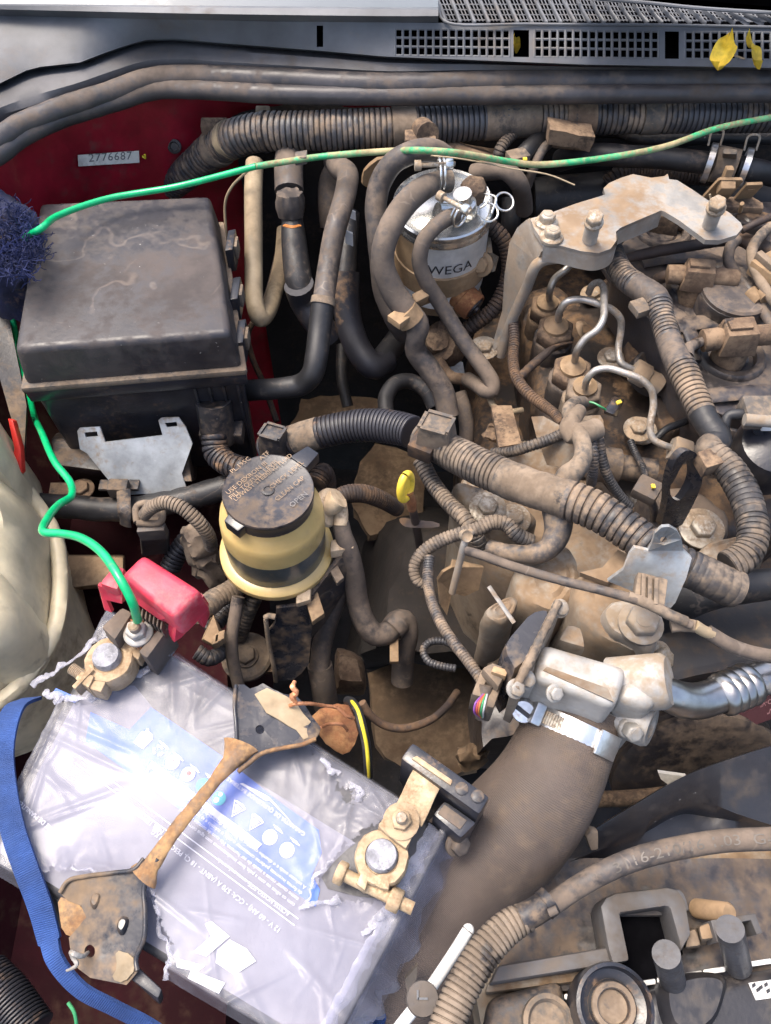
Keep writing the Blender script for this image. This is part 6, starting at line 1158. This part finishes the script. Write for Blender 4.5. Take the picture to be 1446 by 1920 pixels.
for k in range(7):
    u = k / 6; x0, y0 = 800 + 130 * u, 1075 + 85 * u; b_, p_ = quad(6, .046, .03, [(x0 - 28, y0 + 40), (x0 - 20, y0 - 5), (x0 - 11, y0), (x0 - 18, y0 + 46)]); obj('fuse_fin', hexa(b_, p_, .0006), M['rubber'], t)
t = thing('red_cover', 'red plastic terminal cover flipped open behind the positive post', 'terminal cover')
RT = LZ(6, .072, (675, 905), (808, 778), (1135, 985), (985, 1135))
obj('shell', hexa([V(p.x, p.y, .045) + (p - sum(RT, V(0, 0, 0)) / 4) * .12 for p in RT], RT, .005, 3), M['red_plastic'], t)
obj('front_skirt', plate(L(6, (680, 925, .062), (980, 1140, .062), (990, 1150, .05), (975, 1265, .03), (945, 1220, .03), (955, 1170, .045), (900, 1150, .05), (690, 1000, .05)), .003), M['red_plastic'], t)
obj('side_skirt', plate(L(6, (985, 1140, .064), (1135, 1000, .064), (1165, 1045, .045), (1150, 1090, .04), (1100, 1140, .035), (1010, 1235, .03), (970, 1262, .03)), .003), M['red_plastic'], t)
b_, p_ = quad(6, .062, .04, [(552, 945), (640, 842), (708, 850), (665, 985)]); obj('wing', hexa(b_, p_, .004), M['red_plastic'], t); obj('wing_leg', plate(L(6, (552, 955, .055), (600, 975, .055), (690, 1000, .055), (690, 1060, .045), (600, 1040, .04), (632, 1110, .03), (590, 1095, .03)), .003), M['red_plastic'], t)
b_, p_ = quad(6, .05, .03, [(1090, 1110), (1130, 1030), (1165, 1045), (1130, 1140)]); o = obj('latch_loop', hexa(b_, p_, .003), M['red_plastic'], t); b_, p_ = quad(6, .0508, .048, [(1098, 1082), (1135, 1045), (1142, 1052), (1106, 1090)]); obj('latch_slot', hexa(b_, p_), M['ink'], o)
# hold-down
t = thing('hold_down_bar', 'rusty battery hold-down bar with a black plate at each end', 'hold-down bar')
BP = L(0, (452, 1398, .022), (436, 1424, .026), (405, 1462, .026), (370, 1505, .026), (335, 1548, .026), (305, 1590, .026), (284, 1622, .025), (268, 1645, .022))
obj('bar', tube(BP, wr(BP, [70, 40, 25, 26, 27, 27, 36, 66]), 14, flat=.45, flatdir=V(0, 0, 1), wob=.15), M['rust_bar'], t)
UPo = [(115, 112, .02), (150, 112, .018), (178, 132, .018), (215, 120, .018), (240, 106, .018), (290, 135, .018), (340, 158, .018), (400, 165, .016), (440, 205, .014), (475, 262, .013), (520, 320, .012), (515, 345, .013), (492, 378, .018), (430, 402, .02), (330, 420, .02), (235, 446, .022), (165, 500, .025), (120, 520, .026), (108, 440, .024), (112, 330, .022), (102, 200, .022)]
obj('end_plate', plate(L(10, *UPo), .0025, [L(10, *[(226 + 22 * math.cos(a), 330 + 22 * math.sin(a), .02) for a in [2 * math.pi * q / 16 for q in range(16)]]), L(10, *[(368 + 17 * math.cos(a), 208 + 17 * math.sin(a), .016) for a in [2 * math.pi * q / 12 for q in range(12)]])]), M['bracket_black'], t)
obj('plate_rim', tube(L(10, (110, 116, .021), (103, 200, .023), (112, 330, .023), (110, 440, .025), (100, 505, .026)), .0014, 10), M['bracket_black'], t); obj('plate_rim', tube(L(10, (120, 535, .027), (165, 500, .026), (235, 447, .023), (330, 421, .021), (430, 403, .021), (495, 376, .019)), .0015, 10), M['rust_bar'], t)
obj('dust_patch', rough(subdiv(plate(L(10, (200, 160, .0195), (260, 130, .0195), (350, 170, .019), (400, 200, .018), (480, 300, .0145), (500, 350, .0155), (440, 378, .02), (400, 330, .019), (330, 290, .019), (260, 250, .02)), .001), 1), .0008, 90), M['beige'], t)
LPo = [(655, 1168, .024), (560, 1185, .02), (430, 1200, .018), (330, 1225, .018), (290, 1280, .018), (330, 1320, .016), (395, 1345, .016), (420, 1400, .015), (380, 1450, .012), (335, 1500, .010), (345, 1580, .008), (380, 1650, .006), (440, 1695, .006), (540, 1715, .008), (615, 1730, .008), (668, 1668, .012), (660, 1610, .012), (700, 1500, .016), (705, 1380, .018), (700, 1250, .02), (740, 1165, .024), (790, 1100, .026), (730, 1090, .026)]
obj('end_plate', plate(L(9, *LPo), .0025, [L(9, *[(437 + 26 * math.cos(a), 1566 + 32 * math.sin(a), .01) for a in [2 * math.pi * q / 16 for q in range(16)]])]), M['bracket_black'], t)
obj('plate_rim', tube(L(9, (770, 1115, .027), (738, 1168, .025), (702, 1250, .021), (706, 1380, .019), (701, 1500, .017), (662, 1605, .013), (668, 1660, .013)), .0015, 10), M['bracket_black'], t); obj('plate_rim', tube(L(9, (700, 1115, .026), (655, 1165, .025), (550, 1184, .021), (430, 1199, .019), (332, 1224, .019), (290, 1282, .019)), .0014, 10), M['bracket_black'], t)
for x, y, k in ((480, 1320, 1), (610, 1440, 1)): obj('pressed_rib', pillow(rnd(LZ(9, .015, (x - 50, y + 10), (x - 20, y - 55), (x + 30, y - 45), (x + 10, y + 20), (x - 20, y + 60)), 2), .0035, [(1, 0), (.8, .6), (.5, 1), (.2, 1)]), M['bracket_black'], t)
obj('rust_patch', rough(plate(rnd(L(9, (285, 1300, .014), (340, 1320, .014), (400, 1345, .0155), (430, 1420, .013), (390, 1480, .011), (330, 1500, .009), (290, 1430, .012)), 1), .002), .0008, 120), M['rust_bar'], t)
obj('rust_patch', rough(subdiv(plate(rnd(L(9, (560, 1560, .0125), (640, 1580, .0135), (665, 1650, .0135), (600, 1720, .0095), (540, 1705, .0095), (570, 1640, .011)), 1), .001), 1), .0006, 120), M['beige'], t)
solo('twisted_tie_wire', hose(9, [(430, 1570, .01), (400, 1590, .02), (360, 1580, .024), (345, 1570, .022), (360, 1600, .02), (375, 1630, .02), (350, 1650, .018), (325, 1660, .015)], [6, 9, 11, 8, 10, 8, 6, 5], seg=8, wob=.2), M['alu'], 'short twisted grey wire tied through the lower hold-down plate', 'wire')
solo('battery_tray_lip', gsum([hexa(LZ(9, -.05, (210, 1400), (330, 1480), (420, 1440), (240, 1160)), LZ(9, -.006, (190, 1180), (330, 1440), (420, 1400), (300, 1140)), .003)]), M['case'], 'dark dusty tray lip at the front left of the battery', 'tray')
solo('tray_edge_strip', hexa(LZ(9, -.04, (640, 1700), (780, 1830), (800, 1790), (680, 1650)), LZ(9, .006, (620, 1690), (770, 1800), (790, 1750), (670, 1640)), .002), M['case'], 'black plastic edge strip below the lower hold-down plate', 'trim')
# blue strap
def ribbon(P, wdir, w, m, name, label, cat, group=None, th=.0012):
    Pp, _, C = spline(P, 0, 14); v, f = [], []; n = len(Pp)
    for i, p in enumerate(Pp):
        d = wdir(i / (n - 1)) if callable(wdir) else wdir
        ww = w(i / (n - 1)) if callable(w) else w; tg = (Pp[min(i + 1, n - 1)] - Pp[max(i - 1, 0)]).normalized(); d = (d - tg * d.dot(tg)).normalized(); nn = tg.cross(d) * th
        v += [p - d * ww - nn, p + d * ww - nn, p + d * ww + nn, p - d * ww + nn]
    for i in range(n - 1):
        for k in range(4): f.append([i * 4 + k, i * 4 + (k + 1) % 4, i * 4 + 4 + (k + 1) % 4, i * 4 + 4 + k])
    g = G(v, f, [(C[i // 4], k % 4) for i, k in ((q, q) for q in range(len(v)))]); return solo(name, g, M[m], label, cat, group)
ribbon(L(0, (60, 1310, -.02), (25, 1330, .006), (6, 1400, .013), (10, 1480, .014), (26, 1560, .014), (50, 1630, .01), (76, 1700, .0), (92, 1758, -.01), (104, 1800, -.012), (150, 1855, -.02), (215, 1890, -.03), (290, 1930, -.04), (360, 1990, -.05)), lambda s: V(1, .12, 0).lerp(V(.35, .5, .75), min(1, max(0, (s - .5) * 3))), lambda s: .0075 if s < .6 else .0062, 'strap', 'blue_strap', 'woven blue strap curling round the left side of the battery', 'strap')
ribbon(L(0, (740, 1780, -.14), (728, 1830, -.11), (705, 1880, -.08), (680, 1960, -.06)), V(.9, .3, .2), .011, 'strap', 'blue_strap', 'short end of blue strap between battery and intake hose', 'strap')
solo('ribbed_duct', hose(0, [(-30, 1830, -.1), (10, 1870, -.1), (60, 1940, -.1)], 90, pitch=7, depth=.12, seg=18), M['conduit_clean'], 'black ribbed hose in the bottom left corner', 'hose')
solo('teal_wire', hose(0, [(128, 1880, -.06), (140, 1900, -.06), (146, 1950, -.07)], 7, seg=8), M['w_green'], 'thin teal wire below the blue strap', 'wire')
# ================================================================ LOWER RIGHT: SHROUD AND RADIATOR
t = thing('fan_shroud', 'black plastic fan shroud sloping behind the radiator', 'fan shroud')
SH = [[(740, 752, -.05), (900, 655, -.04), (1100, 540, -.03), (1300, 465, -.025), (1560, 385, -.02)], [(745, 770, -.052), (920, 720, -.05), (1080, 660, -.05), (1180, 640, -.052), (1320, 690, -.055), (1560, 760, -.055)], [(760, 830, -.06), (930, 770, -.075), (1090, 690, -.075), (1200, 700, -.08), (1330, 720, -.07), (1560, 775, -.06)], [(640, 880, -.07), (860, 840, -.08), (1100, 790, -.08), (1300, 770, -.08), (1560, 800, -.08)], [(560, 1000, -.085), (800, 940, -.09), (1100, 880, -.09), (1300, 860, -.09), (1560, 880, -.09)]]
for s_, e_ in zip(SH, ((2300, 150, 0), (2300, 860, -.055), (2300, 870, -.06), (2300, 880, -.08), (2300, 930, -.09))): s_.append(e_)
obj('panel', loft([L(11, *[(x, y - 4, z - .05) for x, y, z in SH[0]])] + [L(11, *s) for s in SH], 60), M['shroud'], t)
obj('edge_tab', plate(L(11, (715, 780, -.045), (735, 755, -.042), (765, 760, -.045), (765, 830, -.06), (735, 835, -.06)), .006, bev=.0015), M['tape'], t)
t = thing('radiator', 'dusty radiator top plate with a raised square frame', 'radiator')
obj('deck', rough(subdiv(plate(LZ(12, -.085, (380, 500), (640, 200), (900, 120), (2300, 0), (2300, 520), (1446, 500), (720, 640), (420, 720)), .05), 0), .0, 1), M['alu_dirty'], t)
obj('deck_skin', rough(gridg(Q(500, 760, -.068, 12).x, Q(2200, 700, -.068, 12).x, Q(700, 600, -.068, 12).y, Q(900, 130, -.068, 12).y, -.069, 60), .004, 40, True), M['cover'], t)
fo_ = [(840, 300), (862, 268), (900, 252), (1080, 232), (1118, 240), (1145, 280), (1170, 350), (1150, 400), (1200, 450), (1130, 460), (1088, 305), (1070, 300), (912, 325), (948, 495), (885, 505), (868, 445), (850, 340)]
obj('square_frame', plate(LZ(12, -.035, (842, 300), (862, 268), (900, 252), (1080, 232), (1118, 240), (1145, 280), (1165, 400), (1130, 462), (1088, 305), (1070, 302), (912, 325), (948, 495), (885, 505), (868, 445)), .035, bev=.003), M['cowl_dusty'], t)
obj('frame_shadow_well', plate(LZ(12, -.0625, (912, 325), (1085, 300), (1135, 470), (1040, 560), (925, 560)), .001), M['void'], t)  # flat black plate, its colour stands for the dark inside the frame
obj('front_rail', hexa(LZ(12, -.08, (440, 590), (930, 520), (890, 445), (470, 520)), LZ(12, -.04, (450, 575), (885, 505), (868, 445), (480, 510)), .003), M['cowl_dusty'], t)
obj('front_lip', hexa(LZ(12, -.1, (430, 620), (920, 560), (920, 510), (440, 575)), LZ(12, -.06, (432, 610), (920, 548), (915, 508), (440, 572)), .003), M['alu_dirty'], t)
obj('clip_frame', plate(LZ(12, -.03, (1232, 350), (1390, 325), (1418, 395), (1395, 402), (1375, 350), (1260, 372), (1272, 425), (1255, 430)), .02, bev=.001), M['cowl_dusty'], t)
obj('clip_side', hexa(LZ(12, -.09, (1190, 450), (1260, 440), (1240, 350), (1180, 375)), LZ(12, -.035, (1200, 420), (1258, 412), (1235, 355), (1190, 372)), .002), M['alu_dirty'], t)
obj('frame_shoulder', hexa(LZ(12, -.09, (1130, 460), (1210, 450), (1190, 370), (1140, 380)), LZ(12, -.045, (1140, 450), (1200, 442), (1180, 378), (1150, 385)), .003), M['tape'], t)
obj('plate_cover', plate(rnd(LZ(11, -.055, (770, 1030), (800, 1010), (1080, 975), (1110, 1010), (1130, 1090), (760, 1090)), 1), .008, bev=.002), M['cowl_dusty'], t)
obj('nub', lathe([(.0065, -.03), (.0065, .002), (.005, .004), (0, .004)], Q(1285, 322, -.03, 12), V(.3, -.2, 1), 18), M['beige_plastic'], t)
t = thing('condenser_edge', 'bright aluminium radiator fin edge along the black tank', 'radiator edge')
for k in range(9):
    x0 = 715 + k * 82; y0 = 612 - k * 14.5; obj('fin_segment', hexa(LZ(12, -.1, (x0, y0 + 22), (x0 + 79, y0 + 10), (x0 + 75, y0 - 12), (x0 - 2, y0)), LZ(12, -.06, (x0, y0 + 20), (x0 + 79, y0 + 8), (x0 + 75, y0 - 12), (x0 - 2, y0)), .001), M['white_paint'], t)
t = thing('radiator_tank', 'glossy black plastic radiator tank with two posts and a white sticker', 'radiator tank')
tp = LZ(12, -.045, (380, 640), (700, 560), (735, 615), (1000, 570), (1150, 545), (1446, 510), (1600, 490), (1600, 900), (380, 900))
obj('shell', hexa(LZ(12, -.16, (960, 610), (2200, 420), (2200, 900), (960, 900)), LZ(12, -.05, (985, 595), (2200, 400), (2200, 880), (985, 880)), .012, 4), M['shroud'], t)
obj('shoulder', pillow(rnd(LZ(12, -.10, (960, 580), (1090, 540), (1200, 545), (1210, 600), (1150, 760), (1000, 780), (960, 680)), 2), .06, [(1, 0), (.98, .6), (.9, .88), (.7, 1), (.3, 1)]), M['shroud'], t)
obj('side_block', hexa(LZ(12, -.14, (400, 800), (740, 800), (720, 590), (430, 640)), LZ(12, -.05, (420, 800), (735, 790), (700, 560), (450, 625)), .008, 3), M['black'], t)
for (x, y, x2, y2, w) in ((1075, 470, 1100, 575, 52), (1300, 380, 1330, 510, 52)): obj('post', tube(L(12, (x, y, .0), (x2, y2, -.05)), wr(L(12, (x, y, 0)), w), 28), M['post_grey'], t)
cp_ = Q(895, 655, -.02, 12); rr_ = 75 * PX(cp_)
obj('cap_ring', lathe([(rr_ * .98, -.03), (rr_, -.004), (rr_ * .97, .0), (rr_ * .88, .001), (rr_ * .84, -.006), (rr_ * .62, -.008), (rr_ * .55, -.004), (rr_ * .4, -.004), (rr_ * .36, -.010), (rr_ * .14, -.010), (rr_ * .1, -.02), (0, -.02)], cp_, V(0, 0, 1), 56), M['black_gloss'], t)
obj('cap_dust', lathe([(rr_ * .62, -.0079), (rr_ * .6, -.0072), (rr_ * .54, -.0032), (rr_ * .42, -.0032), (rr_ * .37, -.009)], cp_, V(0, 0, 1), 48), M['tape'], t)
obj('drain_cap', lathe([(.016, -.01), (.016, .004), (.013, .005), (.011, .001), (0, .001)], Q(655, 712, -.045, 12), V(0, 0, 1), 28), M['tape'], t)
st = obj('sticker', slab(LZ(12, -.0488, (1366, 572), (1560, 545), (1560, 610), (1393, 633)), .0008), M['white_paint'], t)
for k, (x, y) in enumerate(((1385, 580), (1410, 588), (1400, 596), (1428, 578), (1436, 600))): obj('sticker_mark', box(Q(x, y, -.0484, 12), V(.0012, .0006, 0), V(0, .001, 0), V(0, 0, .0003)), M['ink'], st)
t = thing('coolant_hose', 'long grey hose with faded print above the radiator', 'hose')
CH = [(2500, 740, .02), (1700, 770, .0), (1446, 785, -.005), (1250, 795, -.008), (1080, 822, -.01), (920, 862, -.012), (780, 920, -.015), (660, 990, -.018), (560, 1060, -.02)]
obj('hose', hose(11, CH, [42, 42, 42, 42, 42, 42, 41, 40, 40], seg=24), M['rubber'], t)
wd = text('3116-210/16 1.03  G-EPDM 7130', V(0, 0, 0), V(1, 0, 0), V(0, 1, 0), .0085); Pq, _, Cq = spline(L(11, *CH[::-1]), 0); rq = 20 * PX(Q(1100, 820, -.01, 11))
def alongh(p):
    s = .05 + p.x * 1.45; j = 0
    while j < len(Cq) - 2 and Cq[j + 1] < s: j += 1
    tg = (Pq[j + 1] - Pq[j]).normalized(); base = Pq[j].lerp(Pq[j + 1], min(1, max(0, (s - Cq[j]) / max(1e-9, Cq[j + 1] - Cq[j])))); sd_ = V(-tg.y, tg.x, 0).normalized(); nn = tg.cross(sd_); nn = nn if nn.z > 0 else -nn; a = (p.y - .004) / rq
    return base + (nn * math.cos(a) + sd_ * math.sin(a)) * (rq + .0009)
obj('printed_text', G([alongh(p) for p in wd.v], wd.f), M['hose_print'], t)
t = thing('ribbed_hose', 'dusty ribbed hose curving down from the long grey hose', 'hose')
obj('ribs', hose(12, [(590, 335, .0), (540, 358, .0), (480, 405, .0), (425, 470, .0), (375, 550, .0), (335, 630, .0), (300, 720, 0), (270, 830, 0)], [52, 60, 64, 66, 66, 66, 68, 68], pitch=11, depth=.1, seg=24), M['conduit_dusty'], t)
obj('cuff', hose(12, [(640, 300, .002), (600, 325, .002), (560, 345, .001)], [50, 50, 52], seg=24), M['black'], t); obj('cuff_band', hose(12, [(665, 280, .002), (640, 300, .002)], 54, seg=24), M['black'], t); obj('nipple', hose(12, [(660, 325, .01), (690, 312, .012)], 16, seg=14), M['rubber'], t)
t = thing('white_rod', 'white painted rod with a rounded end beside the ribbed hose', 'rod'); obj('rod', hose(12, [(372, 388, -.02), (330, 455, -.022), (240, 590, -.025), (130, 730, -.028), (60, 830, -.03)], 23, seg=20), M['white_paint'], t)
e = Q(374, 385, -.02, 12); obj('rounded_end', lathe([(11.5 * PX(e) * math.cos(a), 11.5 * PX(e) * math.sin(a)) for a in [0, .4, .8, 1.2, 1.5]] + [(0, 11.5 * PX(e))], e, Q(372, 388, -.02, 12) - Q(330, 455, -.022, 12), 20), M['white_paint'], t)
t = thing('round_cap', 'grey round plastic cap lying over the white rod', 'cap'); c = Q(213, 628, .0, 12); rr_ = 31 * PX(c); obj('disc', lathe([(rr_ * .9, -.012), (rr_, -.006), (rr_, -.002), (rr_ * .94, .0), (rr_ * .3, .0006), (0, .0006)], c, V(0, 0, 1), 40), M['cowl_dusty'], t); obj('raised_mark', box(c + V(0, 0, .0008), V(.003, 0, 0), V(0, .0006, 0), V(0, 0, .0006)) + box(c + V(-.003, .002, .0008), V(.0006, 0, 0), V(0, .0025, 0), V(0, 0, .0006)), M['cowl'], t)
solo('broken_tab', plate(L(12, (150, 560, -.04), (195, 510, -.035), (190, 560, -.04), (160, 620, -.045)), .004), M['tape'], 'broken tan tab left of the round cap', 'tab')
solo('dirt_clump', rough(subdiv(pillow(rnd(LZ(10, -.18, (1180, 440), (1300, 440), (1340, 490), (1240, 525), (1160, 490)), 1), .03, [(1, 0), (.9, .7), (.5, 1), (.2, 1)]), 2), .008, 60), M['dirt'], 'pale clump of dried earth deep beside the intake hose', 'dirt clump')
# ================================================================ every thing's Empty sits at its base
bpy.context.view_layer.update()
for t in THINGS:
    pts = [c.matrix_world @ Vector(b) for c in t.children_recursive if c.type == 'MESH' for b in c.bound_box]
    if not pts: continue
    l = V((min(p.x for p in pts) + max(p.x for p in pts)) / 2, (min(p.y for p in pts) + max(p.y for p in pts)) / 2, min(p.z for p in pts))
    t.location = l
    for c in t.children: c.location = c.location - l
